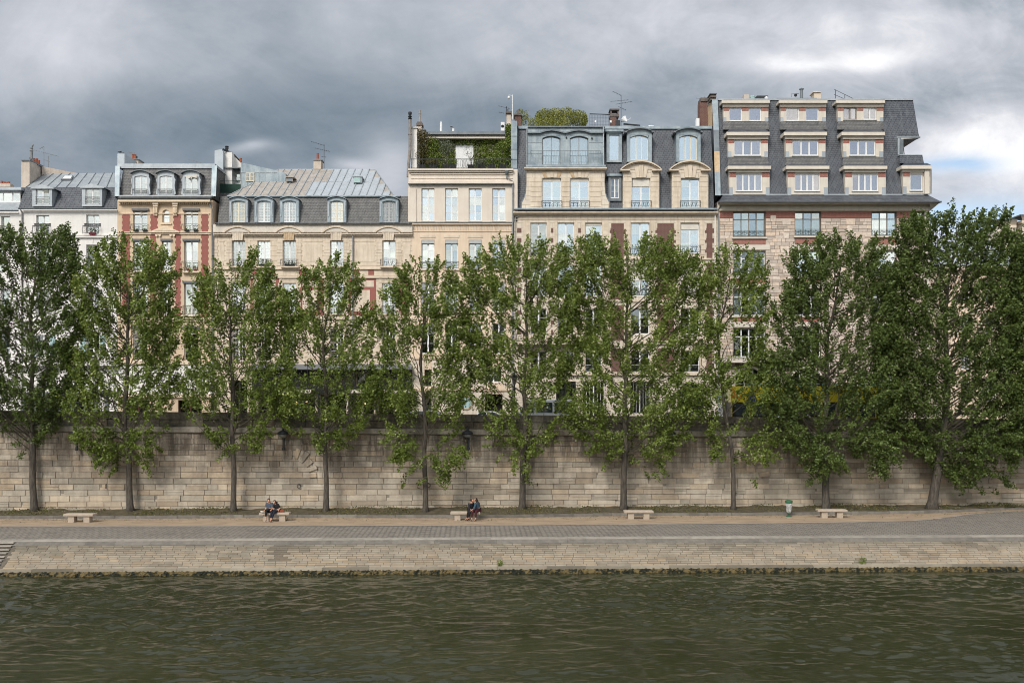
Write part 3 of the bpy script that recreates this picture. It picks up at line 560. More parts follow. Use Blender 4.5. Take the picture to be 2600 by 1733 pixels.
def win(par, p0, p1, q0, q1, Y=YB, rec=.2, rows=(.33, .66), cols=0, arch=0., fm=None, gm=None, cur=0., cu2=None, blind=0., flat=False, leaves=2, fw=.06, ms=.10, trans=0., mun=.026, open_=False, label=None):
    """window frame + pane + curtain; p/q = opening in photo px on the plane Y"""
    fm = fm or frame_w; gm = gm or pane
    k_ = random.random()
    if gm in (pane, pane_b) and not open_:
        gm = pane_b if k_ < .22 else (pane_d if k_ > .86 and gm is pane else gm)
        if not cur and not blind and random.random() < .3: cur = random.uniform(.35, .7)
    x0, x1, z1, z0 = X_(p0, Y), X_(p1, Y), Z_(q0, Y), Z_(q1, Y); y = Y+rec; w = x1-x0; h = z1-z0; d = .07
    b = MB(); rise = arch/PX
    zt = z1-rise
    b.box(x0, x0+fw, y, y+d, z0, zt); b.box(x1-fw, x1, y, y+d, z0, zt); b.box(x0+fw, x1-fw, y, y+d, z0, z0+fw*1.3)
    if rise: arc_band(b, (x0+x1)/2, w/2-fw, zt, rise-fw, fw, y, y+d)
    else: b.box(x0+fw, x1-fw, y, y+d, z1-fw, z1)
    zi0, zi1 = z0+fw*1.3, (z1-fw if not rise else zt)
    zl = zi1
    if trans:
        zl = zi0+(zi1-zi0)*(1-trans); b.box(x0+fw, x1-fw, y-.012, y+d, zl-.03, zl+.035)
    xi0, xi1 = x0+fw, x1-fw
    if leaves > 1:
        for k in range(1, leaves):
            xm = xi0+(xi1-xi0)*k/leaves; b.box(xm-ms/2, xm+ms/2, y-.01, y+d, zi0, zi1 if not rise else zi1+rise*.8)
    for k in range(leaves):
        a_ = xi0+(xi1-xi0)*k/leaves+(ms/2 if k else 0); c_ = xi0+(xi1-xi0)*(k+1)/leaves-(ms/2 if k < leaves-1 else 0)
        for r in rows:
            zz = zi0+(zl-zi0)*r; b.box(a_, c_, y+.01, y+d-.01, zz-mun/2, zz+mun/2)
        for q in range(1, cols):
            xx = a_+(c_-a_)*q/cols; b.box(xx-mun/2, xx+mun/2, y+.012, y+d-.012, zi0, zi1)
    mats = [fm, gm, cu2 or curtain, blind_m]
    g = MB(); c = MB()
    tgt = b if flat else g
    def gp(mb, mi):
        if rise:
            pts = [(xi0, zi0), (xi1, zi0)]+arc_pts((x0+x1)/2, w/2-fw, zt, rise-fw, 8)[::-1]; mb.prism(pts, y+.03, y+.036, mi)
        else:
            zz_ = sorted({zi0, z1-fw, *[zi0+(zl-zi0)*r_ for r_ in rows if len(rows) < 5], zl})
            for k in range(leaves):
                a_ = xi0+(xi1-xi0)*k/leaves; c_ = xi0+(xi1-xi0)*(k+1)/leaves; lt = random.uniform(-.02, .02)
                for za_, zb_ in zip(zz_, zz_[1:]):
                    t1, t2 = lt+random.uniform(-.006, .006), random.uniform(-.010, .010); w4 = [(a_, y+.03+t1+t2, za_), (c_, y+.03-t1+t2, za_), (c_, y+.03-t1-t2, zb_), (a_, y+.03+t1-t2, zb_)]
                    mb.hexa(w4, [(p[0], p[1]+.005, p[2]) for p in w4], mi)
    if open_:
        xm = (xi0+xi1)/2
        (b if flat else g).box(xi0, xm, y+.03, y+.036, zi0, z1-fw, 1 if flat else 0)
    else: gp(tgt, 1 if flat else 0)
    if cur:
        side = cur < 0; cc = abs(cur); tg2 = b if flat else c; mi = 2 if flat else 0
        spans = [(xi0, xi0+(xi1-xi0)*cc/2), (xi1-(xi1-xi0)*cc/2, xi1)] if cc < 1 else [(xi0, xi1)]
        for a_, c_ in spans:
            n = max(3, int((c_-a_)/.17)); zt_ = zi1+rise*.75
            for i in range(n):
                xa, xb = a_+(c_-a_)*i/n, a_+(c_-a_)*(i+1)/n; ya, yb = y+.14+.03*(i % 2), y+.14+.03*((i+1) % 2)
                tg2.quad((xa, ya, zi0), (xb, yb, zi0), (xb, yb, zt_), (xa, ya, zt_), mi)
    if blind:
        (b if flat else c).box(xi0+.01, xi1-.01, y-.06, y-.045, z1-(z1-z0)*blind, z1-.02, 3 if flat else 1)
    o = b.build('window', mats, par)
    if label: o['label'] = label
    if not flat:
        g.build('pane', gm, o)
        if c.v: c.build('curtain' if cur else 'blind', [cu2 or curtain, blind_m], o)
    return o
def rail(par, p0, p1, q0, q1, Y=YB, out=.12, style='bars', m=None, name='railing', step=.11, sides=True):
    m = m or iron; b = MB(); x0, x1, z1, z0 = X_(p0, Y), X_(p1, Y), Z_(q0, Y), Z_(q1, Y); y = Y-out
    b.box(x0, x1, y-.015, y+.02, z1-.03, z1); b.box(x0, x1, y-.01, y+.01, z0+.04, z0+.065)
    if sides:
        for x in (x0, x1-.02): b.box(x, x+.02, y+.02, Y, z1-.03, z1-.005); b.box(x, x+.02, y-.01, y+.012, z0, z1-.03)
    if style == 'bars':
        n = max(3, int((x1-x0)/step))
        for i in range(1, n): xx = x0+(x1-x0)*i/n; b.box(xx-.008, xx+.008, y-.006, y+.008, z0+.05, z1-.03)
    elif style == 'h':
        for i in range(1, 4): zz = z0+.05+(z1-z0-.05)*i/4; b.box(x0, x1, y-.008, y+.008, zz-.01, zz+.01)
    elif style == 'scroll':
        n = max(3, int(round((x1-x0)/.30)))
        for i in range(n):
            xa = x0+(x1-x0)*i/n; xb = x0+(x1-x0)*(i+1)/n; xm = (xa+xb)/2; zm = (z0+z1)/2; hh = (z1-z0)*.40
            ring = [(xm+(xb-xa)*.46*math.cos(t), y, zm+hh*math.sin(t)) for t in [2*math.pi*k/10 for k in range(11)]]
            b.path(ring, .008, n=4)
            b.box(xa-.008, xa+.008, y-.006, y+.008, z0+.05, z1-.03)
            b.path([(xm-.04, y, zm-hh*.5), (xm+.05, y, zm), (xm-.04, y, zm+hh*.5)], .007, n=4)
    elif style == 'cross':
        n = max(2, int(round((x1-x0)/.42)))
        for i in range(n):
            xa = x0+(x1-x0)*i/n; xb = x0+(x1-x0)*(i+1)/n; b.box(xa-.01, xa+.01, y-.006, y+.01, z0+.05, z1-.03)
            b.path([(xa, y, z0+.1), (xb, y, z1-.12)], .010, n=4); b.path([(xa, y, z1-.12), (xb, y, z0+.1)], .010, n=4)
        b.box(x0, x1, y-.01, y+.01, z1-.12, z1-.10)
    return b.build(name, m, par)
def part(par, name, m, fn, **k): b = MB(); fn(b); return b.build(name, m, par, **k)
def pot(b, px, q1, q0, Y, r=.11, mi=0):
    x, _, z1 = P(px, q1, Y); z0 = P(px, q0, Y)[2]; b.lathe((x, Y+r, z0), [(r*1.05, 0), (r, .05), (r*.85, (z1-z0)*.85), (r*.98, (z1-z0)*.9), (r*.98, z1-z0)], 8, mi)
def mansard(b, p0, p1, q0, Y0, q1, Y1, depth=4, mi=0, inset=0.):   # q0/Y0 foot, q1/Y1 head
    xa, xb = X_(p0, Y0), X_(p1, Y0); za, zb = Z_(q0, Y0), Z_(q1, Y1); i = inset
    b.add([(xa, Y0, za), (xb, Y0, za), (xb-i, Y1, zb), (xa+i, Y1, zb), (xa, Y1+depth, za), (xb, Y1+depth, za), (xb-i, Y1+depth, zb), (xa+i, Y1+depth, zb)],
          [(0, 1, 2, 3), (4, 7, 6, 5), (0, 3, 7, 4), (1, 5, 6, 2), (3, 2, 6, 7), (0, 4, 5, 1)], mi)
def gutter(par, p0, p1, q, Y=YB-.35, m=None, r=.09, br=.5):
    b = MB(); x0, x1 = X_(p0, Y), X_(p1, Y); z = Z_(q, Y)
    pr = [(Y+r*math.cos(t), z+r*math.sin(t)) for t in [math.pi+math.pi*k/6 for k in range(7)]]; b.xprism(x0, x1, pr)
    b.box(x0, x1, Y-r-.012, Y-r+.012, z-.015, z+.02)
    x = x0+br/2
    while x < x1: b.box(x-.012, x+.012, Y-r-.03, Y-r-.012, z-.08, z+.05); x += br
    return b.build('gutter', m or zinc_dark, par)
def pipe(par, pts, m=None, r=.055, name='drainpipe', Y=YB-.1):
    b = MB(); b.path([P(a, c, Y) for a, c in pts], r, n=8)
    for (a, c), (a2, c2) in zip(pts, pts[1:]):
        if abs(c2-c) > 60:
            k = int(abs(c2-c)//60)
            for i in range(k): q = c+(c2-c)*(i+.5)/k; p_ = P(a, q, Y); b.tube((p_[0], Y, p_[2]-.04), (p_[0], Y, p_[2]+.04), r*1.25, n=8)
    return b.build(name, m or grey_pipe, par, smooth=False)
def quoin(b, p0, p1, q0, q1, step=8.2, alt=3, Y=YB, out=.03, mi=0, side=1):
    q = q0; i = 0
    while q < q1-3:
        e = min(step, q1-q); o = alt if i % 2 else 0
        a_, c_ = (p0-(o if side < 0 else 0), p1+(o if side > 0 else 0))
        b.pb(a_, c_, q+.35, q+e-.35, Y-out, out+.02, mi); q += step; i += 1
def antenna(par, px, q_top, q_bot, Y, arms, m=None):
    b = MB(); a = P(px, q_bot, Y); c = P(px, q_top, Y); b.tube(a, c, .022, n=5)
    for (pa, qa, pb_, qb, els) in arms:
        A = Vector(P(pa, qa, Y)); B = Vector(P(pb_, qb, Y)); b.tube(A, B, .014, n=4)
        for k in range(els):
            M = A+(B-A)*((k+.5)/els); l = .10+.12*(k/els); b.tube(M+Vector((0, -l, 0)), M+Vector((0, l, 0)), .008, n=4); b.tube(M+Vector((0, 0, -.05)), M+Vector((0, 0, .05)), .008, n=4)
    return b.build('antenna', m or grey_pipe, par)
def leafball(b, n, size, fpos, tone=lambda: random.random()):
    for _ in range(n):
        p = Vector(fpos()); d = Vector((random.gauss(0, 1), random.gauss(0, 1), random.gauss(0, 1))).normalized(); u_ = d.orthogonal().normalized(); w = d.cross(u_); s = size*random.uniform(.6, 1.3)
        b.ct = min(1, max(0, tone())); b.add([p-u_*s, p-w*s*.6, p+u_*s, p+w*s*.6], [(0, 1, 2, 3)])
def ell(c, rx, ry, rz):
    def f():
        while 1:
            v = (random.uniform(-1, 1), random.uniform(-1, 1), random.uniform(-1, 1)); l = sum(t*t for t in v)
            if l < 1: return (c[0]+v[0]*rx, c[1]+v[1]*ry, c[2]+v[2]*rz)
    return f
def planter(px0, px1, q0, q1, Y, label, leafm, nleaf, h, potm=None, cat='potted plant', size=.05, name='window_box', group=None, up=None):
    """trough or pot with a plant standing on a ledge or terrace"""
    x0, x1, z1, z0 = X_(px0, Y), X_(px1, Y), Z_(q0, Y), Z_(q1, Y)
    r = thing(name, label, cat, ((x0+x1)/2, Y+.1, z0), group)
    b = MB(); b.hexa([(x0+.02, Y, z0), (x1-.02, Y, z0), (x1, Y-.015, z1), (x0, Y-.015, z1)], [(x0+.02, Y+.2, z0), (x1-.02, Y+.2, z0), (x1, Y+.22, z1), (x0, Y+.22, z1)]); b.build('planter', potm or shop_black, r)
    b = MB(); leafball(b, nleaf, size, up or ell(((x0+x1)/2, Y+.05, z1+h*.45), (x1-x0)*.62, .16, h*.5)); b.build('foliage', leafm, r)
    return r
GR = 'houses along the quay'
# ================================================================ house at the far left edge
h = thing('town_house', 'narrow cream house cut off by the left edge, glazed attic under flat zinc roof', 'house', (X_(10), YB, ZS), GR)
ops0 = [(3, 25, 549, 592), (-12, 8, 622, 688), (3, 25, 733, 800), (3, 25, 838, 905)]
part(h, 'wall', [white_wall, room], lambda b: (facade(b, -120, 47, 536, 1084, ops0, dark=1), b.pb(-120, 47, 538, 541, YB-.07, .07), b.pb(-120, 47, 595, 603, YB-.07, .07), b.pb(-120, 47, 641, 644, YB-.03, .03)))
for o in ops0: w_ = win(h, *o, cols=1, leaves=1, cur=.7)
rail(h, 2, 26, 573, 592, style='h'); gutter(h, -120, 46, 534)
part(h, 'roof', [zinc, zinc_light], lambda b: (mansard(b, -120, 47, 533, YB, 514, YB+1.0, 5), [b.hexa([P(x, 533, YB-.01), P(x+1, 533, YB-.01), P(x+11, 514.5, YB+.99), P(x+10, 514.5, YB+.99)], [P(x, 533, YB+.1), P(x+1, 533, YB+.1), P(x+11, 514.5, YB+1.1), P(x+10, 514.5, YB+1.1)], 1) for x in range(-110, 40, 15)],
     b.pb(-120, 54, 475, 482, YB+.7, 5, 1), b.pb(-120, 53, 482.5, 485, YB+.85, 5, 0)))
part(h, 'attic_wall', frame_w, lambda b: (b.pb(-120, 52, 485.5, 489, YB+1.05, 4), b.pb(-120, 52, 511, 514, YB+1.02, 4)))
win(h, -60, 31, 488, 512, Y=YB+1.0, rec=.05, rows=(), leaves=4, cur=1, ms=.05, gm=pane_b, flat=False); win(h, 32, 51, 488, 512, Y=YB+1.0, rec=.05, rows=(), leaves=1, cur=1, gm=pane_b)
def _(b):
    b.pb(-3, 26, 466, 474, YB+3, .6, 1)
    for x, q in ((3, 459), (9, 461), (16, 462), (21, 461)): pot(b, x, q, 468, YB+3)
part(h, 'chimney', [terra, plaster], _)
# ================================================================ white house
h = thing('town_house', 'white rendered house with two square zinc dormers in a dark slate mansard', 'house', (X_(172), YB, ZS), GR)
ops = [(92, 125, 546, 593), (219, 252, 545, 592), (92, 125, 621, 688), (219, 252, 621, 688), (92, 125, 733, 800), (219, 252, 733, 800), (92, 125, 850, 905), (219, 252, 850, 905)]
shop = [(62, 110, 1005, 1078), (120, 175, 1005, 1078), (185, 240, 1005, 1078)]; g1 = [(100, 128, 945, 990), (172, 196, 945, 990), (236, 262, 945, 990)]
def _(b):
    facade(b, 47, 298, 530, 1084, ops+shop+g1, dark=1)
    b.pb(58, 297, 532, 535, YB-.1, .1); b.pb(47, 298, 595, 598, YB-.10, .1); b.pb(47, 298, 599, 603, YB-.16, .16)
    for k in (235, 108): b.pp([(k-2, 606), (k+2, 606), (k+1, 617), (k-1, 617)], YB-.03, .03)
    b.pb(47, 298, 690, 693, YB-.1, .1); b.pb(47, 298, 812, 816, YB-.14, .14); b.pb(47, 298, 921, 928, YB-.55, .55); b.pb(47, 298, 995, 1002, YB-.2, .2, 2)
    for s in (58, 113, 178, 243, 270): b.pb(s-3, s+4, 1002, 1084, YB-.12, .12, 2)
part(h, 'wall', [white_wall, room, shop_grey], _)
for i, o in enumerate(ops):
    if i == 3: continue
    win(h, *o, rows=(.33, .66), cur=(.5 if i in (1,) else 0), gm=pane_b if i < 2 else (pane if i < 4 else pane_d))
win(h, *ops[3], open_=True, gm=pane_d, label='casement window with one leaf open onto a dark room')
for o in shop: win(h, *o, rows=(.8,), leaves=2, gm=pane_d, fm=shop_grey)
for o in g1: win(h, *o, rows=(.5,), gm=pane_d)
for i, o in enumerate(ops[:2]): rail(h, o[0]-5, o[1]+3, 574, 595, out=.3, style='scroll'); rail(h, o[0]-5, o[1]+4, 567, 575, out=.03, style='h', sides=False, name='guard_rail')
for o in ops[2:4]: rail(h, o[0]-3, o[1]+3, 671, 690, style='scroll')
for o in ops[6:]:
    for s in (o[0]-15, o[1]+1): part(h, 'shutter', shutter_g, lambda b: (b.pb(s, s+14, 851, 905, YB-.05, .05), [b.pb(s+1.5, s+12.5, 854+k*4, 856+k*4, YB-.065, .02) for k in range(12)]))
rail(h, 50, 296, 905, 921, out=.5, style='bars', name='balcony_railing')
gutter(h, 47, 297, 528.5); pipe(h, [(52, 532), (56, 540), (56, 1080)]); 
part(h, 'string_moulding', white_wall, lambda b: b.pb(60, 296, 537, 538.5, YB-.05, .05))
def _(b):
    mansard(b, 47, 296, 527, YB+.2, 475, YB+1.3, 6)
part(h, 'roof', [slate], _)
def _(b):
    # low zinc slope above the slates, standing seams
    A = P(66, 476, YB+1.25); B = P(296, 476, YB+1.25); C_ = P(300, 439, YB+5.2); D = P(107, 441, YB+5.2)
    b.add([A, B, C_, D, (A[0], A[1]+8, A[2]), (B[0], B[1]+8, B[2]), (C_[0], C_[1]+4, A[2]), (D[0], D[1]+4, A[2])], [(0, 1, 2, 3), (0, 3, 7, 4), (1, 5, 6, 2), (3, 2, 6, 7)])
    for k in range(10):
        t = k/9.0; a_ = Vector(A)+(Vector(B)-Vector(A))*t; c_ = Vector(D)+(Vector(C_)-Vector(D))*t+Vector((.25, 0, 0)); b.tube(a_+Vector((0, 0, .03)), c_+Vector((0, 0, .03)), .035, n=4, mi=1)
    b.hexa([P(106, 470, YB+4.8), P(216, 470, YB+6), P(213, 443, YB+6), P(106, 422, YB+4.8)], [P(106, 470, YB+5.2), P(216, 470, YB+6.4), P(213, 443, YB+6.4), P(106, 422, YB+5.2)], 2)
part(h, 'zinc_roof', [zinc_dark if False else zinc, zinc_dark, plaster], _)
def skylight(par, pts, Y0, Y1, m2=None):
    a, b_, c, d = pts
    def f(b):
        A, B, C_, D = P(*a, Y0), P(*b_, Y0), P(*c, Y1), P(*d, Y1); up = Vector((0, -.06, .10))
        b.hexa([Vector(A)+up, Vector(B)+up, Vector(C_)+up, Vector(D)+up], [A, B, C_, D], 0)
        def L(t, s): return (Vector(A)*(1-s)*(1-t)+Vector(B)*s*(1-t)+Vector(D)*(1-s)*t+Vector(C_)*s*t)+up*1.2
        b.quad(L(.12, .1), L(.12, .9), L(.88, .9), L(.88, .1), 1)
    part(par, 'skylight', [zinc_dark, m2 or frame_w], f)
skylight(h, [(155, 459), (182, 459), (187, 449), (164, 449)], YB+3.0, YB+4.1)
for c0, c1, q0, w0, w1, wq in ((82, 132, 473, 91, 125, 481), (208, 259, 471, 217, 252, 479)):
    def _(b, c0=c0, c1=c1, q0=q0, w0=w0, w1=w1, wq=wq):
        Y = YB+.02; facade(b, c0, c1, q0+5, 524, [(w0, w1, wq, 519)], Y=Y, dep=.15, thick=2.6)
        x0, x1, z = X_(c0-3, Y), X_(c1+7, Y), Z_(q0+5, Y); xm = (x0+x1)/2-.1
        b.add([(x0, Y-.12, z), (x1, Y-.12, z), (xm, Y-.12, z+.30), (x0, Y-.12, z-.06), (x1, Y-.12, z-.06), (x0, Y+2.8, z), (x1, Y+2.8, z), (xm, Y+2.8, z+.3)], [(0, 1, 2), (3, 4, 1, 0), (0, 2, 7, 5), (1, 6, 7, 2), (3, 0, 5), (4, 6, 1)])
    d = part(h, 'dormer', [zinc], _)
    part(d, 'side_cheek', slate, lambda b: b.pb(c1+.3, c1+1.2, q0+8, 523, YB+.12, 2.2))
    win(d, w0, w1, wq, 519, Y=YB+.02, rec=.1, rows=(.45, .8), flat=True, cur=.6); rail(d, w0-1, w1+1, 500, 518, Y=YB+.02, out=.03, style='h', sides=False)
def _(b):
    b.pb(54, 75, 408, 476, YB+2.2, 1.2); b.hexa([P(75.1, 476, YB+2.25), P(107, 476, YB+5.2), P(107, 424, YB+5.2), P(75.1, 408, YB+2.25)], [P(60, 476, YB+4), P(95, 476, YB+6), P(95, 424, YB+6), P(60, 408, YB+4)], 0)
    b.hexa([P(53, 408, YB+2.1), P(76, 408, YB+2.1), P(76, 405, YB+2.1), P(53, 405, YB+2.1)], [P(66, 408, YB+3.2), P(80, 408, YB+3.2), P(80, 405, YB+3.2), P(66, 405, YB+3.2)], 1)
    b.path([P(75, 406, YB+2.2), P(108, 423, YB+5.2)], .10, n=4, mi=1)
    for x, q, q2, Y in ((76, 399, 408, 2.6), (83, 401, 411, 3.1), (88, 403, 413, 3.5), (92, 402, 415, 4), (97, 406, 418, 4.4)): pot(b, x, q, q2, YB+Y, mi=2)
    b.path([P(80, 404, YB+2.6), P(80, 385, YB+2.6)], .11, n=8, mi=3); b.lathe(P(80, 386, YB+2.6), [(.08, 0), (.16, .08), (.13, .18), (.09, .2), (.14, .32), (.04, .42)], 8, 3); b.path([P(79, 378, YB+2.6), P(84, 367, YB+2.6)], .07, n=6, mi=3)
part(h, 'chimney', [plaster, zinc_dark, terra, grey_pipe], _)
antenna(h, 111.5, 373, 422, YB+5.0, [(85, 381, 148, 397, 11), (100, 378, 112, 372, 3), (104, 370, 112, 382, 1)]); antenna(h, 123, 396, 424, YB+5.0, [(112, 406, 126, 411, 4)])
planter(101, 121, 590, 594.5, YB-.27, 'dark trough of white flowers behind a window railing, white house left bay', olive_m, 90, .40, group='window boxes')
planter(225, 241, 590, 595, YB-.27, 'crimson pot with dark leafy plant on a window ledge of the white house', leaf_dk, 110, .42, potm=mat('crimson_pot', (.35, .01, .05)), group='window boxes')
# ================================================================ ochre house with painted brick panels
h = thing('town_house', 'ochre house with red brick panels, dentil cornice and three arched slate dormers', 'house', (X_(420), YB, ZS), GR)
o1 = [(338, 374, 534, 587), (412, 430, 532, 565), (467, 503, 534, 587)]; o2 = [(338, 374, 611, 688), (411, 433, 611, 688), (467, 503, 611, 688)]
o3 = [(338, 374, 718, 799), (411, 433, 718, 799), (467, 503, 718, 799)]; o4 = [(338, 374, 833, 915), (411, 433, 833, 915), (467, 503, 833, 915)]
o5 = [(320, 378, 1015, 1080), (395, 430, 940, 995), (452, 512, 1015, 1080), (460, 505, 945, 990)]
def _(b):
    facade(b, 298, 541, 508, 1084, o1+o2+o3+o4+o5, dark=1)
    spandrel(b, X_(421), 9/PX, Z_(541), 8.9/PX, Z_(532), YB, YB+.28, 0)
    for a_, c_ in ((311, 329), (383, 399), (441, 458), (512, 528)):
        for q0, q1 in ((544, 588), (594, 808)):
            if q0 > 590 and a_ in (383, 441): a_, c_ = (383, 395) if a_ == 383 else (446, 458)
            b.pb(a_, c_, q0, q1, YB-.015, .02, 2); q = q0+3
            while q < q1-6: b.pb(a_-1.6, a_, q, q+7, YB-.015, .02, 2); b.pb(c_, c_+1.6, q, q+7, YB-.015, .02, 2); q += 14
    for k in range(8): b.pb(298, 541, 822+k*12.4, 822.7+k*12.4, YB-.004, .01, 4)
    b.pb(298, 541, 926, 1000, YB-.06, .06, 3)
    for k in (340, 421, 485): b.pb(k-3, k+3, 926, 940, YB-.12, .06, 3)
part(h, 'wall', [ochre_wall, room, flat_red, white_wall, ochre_trim], _)
def _(b):
    b.pb(299, 533, 507, 512, YB-.45, .45); b.pb(301, 531, 512, 514, YB-.28, .28)
    for k in range(44): b.pb(304+k*5.15, 307+k*5.15, 514.3, 517.5, YB-.22, .22)
    b.pb(301, 531, 518, 519.5, YB-.1, .1); b.pb(301, 532, 540.5, 543, YB-.07, .07)
    b.pb(300, 536, 588, 590, YB-.16, .16); b.pb(301, 535, 590, 594.5, YB-.10, .10); b.pb(300, 540, 806, 811, YB-.2, .2); b.pb(300, 540, 811, 816, YB-.12, .12); b.pb(300, 540, 917, 925, YB-.18, .18); b.pb(300, 540, 1000, 1008, YB-.2, .2)
    b.pp([(381, 590), (455, 590), (455, 587.5), (418, 572), (381, 587.5)], YB-.22, .22); b.pp([(392, 586), (444, 586), (418, 575.5)], YB-.25, .03)
    for x in (397, 405, 433, 441): b.pp([(x-3, 594.5), (x+3, 594.5), (x+3, 598), (x, 601), (x-3, 598)], YB-.14, .14)
    for x in ():
        b.pb(x-7, x+7, 514, 518, YB-.34, .34); b.pb(x-6, x+6, 518, 524.5, YB-.26, .26); b.pp([(x-5.5, 524.5), (x+5.5, 524.5), (x+4.5, 541), (x-4.5, 541)], YB-.2, .2)
        for k in (-3.2, 0, 3.2): b.pb(x+k-.8, x+k+.8, 526, 540, YB-.23, .03)
        for k in (-3, 0, 3): b.pb(x+k-1, x+k+1, 543, 547.5, YB-.14, .14)
part(h, 'cornice', ochre_trim, _)
for x in (394, 444):
    def _(b):
        b.pb(x-7, x+7, 514, 518, YB-.34, .34); b.pb(x-6, x+6, 518, 524.5, YB-.26, .26); b.pp([(x-5.5, 524.5), (x+5.5, 524.5), (x+4.5, 541), (x-4.5, 541)], YB-.2, .2)
        for k in (-3.2, 0, 3.2): b.pb(x+k-.8, x+k+.8, 526, 540, YB-.23, .03)
        for k in (-3, 0, 3): b.pb(x+k-1, x+k+1, 543, 547.5, YB-.14, .14)
    part(h, 'bracket', ochre_trim, _)
part(h, 'sill', ochre_trim, lambda b: b.pb(407, 435, 566, 569, YB-.1, .1))
for i, o in enumerate(o1+o2+o3+o4):
    mid = o[1]-o[0] < 30
    if i == 1: win(h, *o, arch=8.8, rows=(.5,), leaves=1, gm=pane_b, fw=.05); continue
    win(h, *o, rows=(.34, .67) if not mid else (.5,), leaves=2, gm=pane_b if i < 6 else (pane if i < 9 else pane_d), cur=(.9 if i in (3, 4, 5) else (.35 if i in (0, 2) else 0)), ms=.09)
    c = MB(); c.pb(o[0]-4, o[1]+3, o[2]-5, o[2]+.3, YB-.16, .16); c.build('blind_box', shop_grey, h)
for o in o5: win(h, *o, rows=(.7,), gm=pane_d, fm=door_red, ms=.14)
for o in (o1[0], o1[2], o2[0], o2[2]): rail(h, o[0]-3, o[1]+3, o[3]-17 if o[2] < 600 else o[3]-24, o[3]-.5, out=.28, style='scroll')
for o in o2+o3: part(h, 'sill', ochre_trim, lambda b: b.pb(o[0]-5, o[1]+5, o[3], o[3]+4, YB-.3, .3))
for o in (o3[0], o3[2]): rail(h, o[0]-2, o[1]+2, o[3]-24, o[3], out=.1, style='scroll')
part(h, 'roof', [slate_old, zinc], lambda b: (mansard(b, 303, 537, 499, YB+.30, 424, YB+1.1, 6), b.pb(298, 546, 415.5, 422, YB+1.0, 6, 1), b.pb(301, 540, 422.3, 427, YB+.95, 5, 1), b.pb(301, 538, 495.5, 499, YB-.28, .5, 1)))
gutter(h, 300, 537, 502); pipe(h, [(531, 505), (533, 520), (538, 532), (539, 700), (539, 1080)], Y=YB-.16)
part(h, 'party_wall_flashing', zinc_blue, lambda b: b.hexa([P(291, 498, YB-.15), P(303, 498, YB-.15), P(304, 421, YB+.6), P(292.5, 421, YB+.6)], [P(291, 498, YB+3), P(303, 498, YB+3), P(304, 421, YB+3), P(292.5, 421, YB+3)]))
part(h, 'party_wall_flashing', zinc_blue, lambda b: b.hexa([P(536, 498, YB-.15), P(548, 498, YB-.15), P(551, 420, YB+.6), P(538, 420, YB+.6)], [P(536, 498, YB+3), P(548, 498, YB+3), P(551, 420, YB+3), P(538, 420, YB+3)]))
for c in (357, 421, 485):
    def _(b, c=c):
        Y = YB+.05; a_, d_ = c-21, c+21; facade(b, a_, d_, 440, 497, [(c-16, c+16, 446, 494)], Y=Y, dep=.15, thick=1.6)
        spandrel(b, X_(c, Y), 16/PX, Z_(449, Y), 3/PX, Z_(446, Y), Y, Y+.15); arc_band(b, X_(c, Y), 24/PX, Z_(441, Y), 7/PX, .07, Y-.22, Y+1.5, 1)
        spandrel(b, X_(c, Y), 0.01, 0, .01, 0, 0, .01) if False else None
        n = arc_pts(X_(c, Y), 21/PX, Z_(440, Y), 5.6/PX, 10); b.prism(n, Y+.0, Y+1.4)
        for s in (-1, 1): b.pp([(c+s*21, 450), (c+s*24.5, 456), (c+s*22, 470), (c+s*25, 492), (c+s*21, 495)], Y-.02, .12)
    d = part(h, 'dormer', [zinc, zinc_dark], _)
    win(d, c-16, c+16, 446, 494, Y=YB+.05, rec=.08, arch=3, rows=(.25, .65), flat=True, cur=.8, gm=pane_b); rail(d, c-18, c+18, 481, 493, Y=YB+.05, out=.2, style='h')
part(h, 'awning', blind_m, lambda b: b.pp([(468, 446), (500, 443), (499, 452), (486, 449), (478, 454), (472, 450)], YB-.15, .05), label='small torn white awning over the right dormer window')
def _(b):
    b.pb(298, 316, 390, 416, YB+2.5, 3); b.hexa([P(316.1, 416, YB+2.5), P(333, 416, YB+5), P(333, 402, YB+5), P(316.1, 394, YB+2.5)], [P(310, 416, YB+5), P(333, 416, YB+6), P(333, 402, YB+6), P(310, 394, YB+5)])
    for x, q in ((304, 387), (311, 391)): b.lathe(P(x, q+2, YB+3), [(.08, 0), (.08, .1), (.18, .12), (.14, .18), (.02, .2)], 8, 1)
    b.pb(333, 351, 405, 416, YB+5, 1.2, 2); b.pb(332, 352, 403, 405, YB+4.9, 1.3, 1); pot(b, 337, 391, 404, YB+5.1, mi=3); pot(b, 342, 392, 404, YB+5.1, mi=3); pot(b, 346, 396, 404, YB+5.1, .08, mi=4)
part(h, 'chimney', [zinc_light, zinc_dark, plaster, terra, iron], _)
antenna(h, 332, 385, 404, YB+5, [(320, 386, 344, 389, 4)]); antenna(h, 500, 410, 418, YB+3, [(478, 405, 512, 414, 7)])
for o in (o1[0], o1[2]):
    for s in (o[0]+2, o[1]-12): planter(s, s+11, 584, 587.5, YB-.24, 'black window trough with low dark plants, '+('left' if o is o1[0] else 'right')+' top-floor window of the ochre house, '+('left' if s < o[0]+5 else 'right')+' one', leaf_dk, 40, .14, group='window boxes')
for s in (474, 491): planter(s, s+8, 682, 687.5, YB-.24, 'small terracotta pot with green plant on ochre house third-row window ledge, '+('left' if s < 480 else 'right')+' one', leaf_dk, 50, .3, potm=terra, group='window boxes')
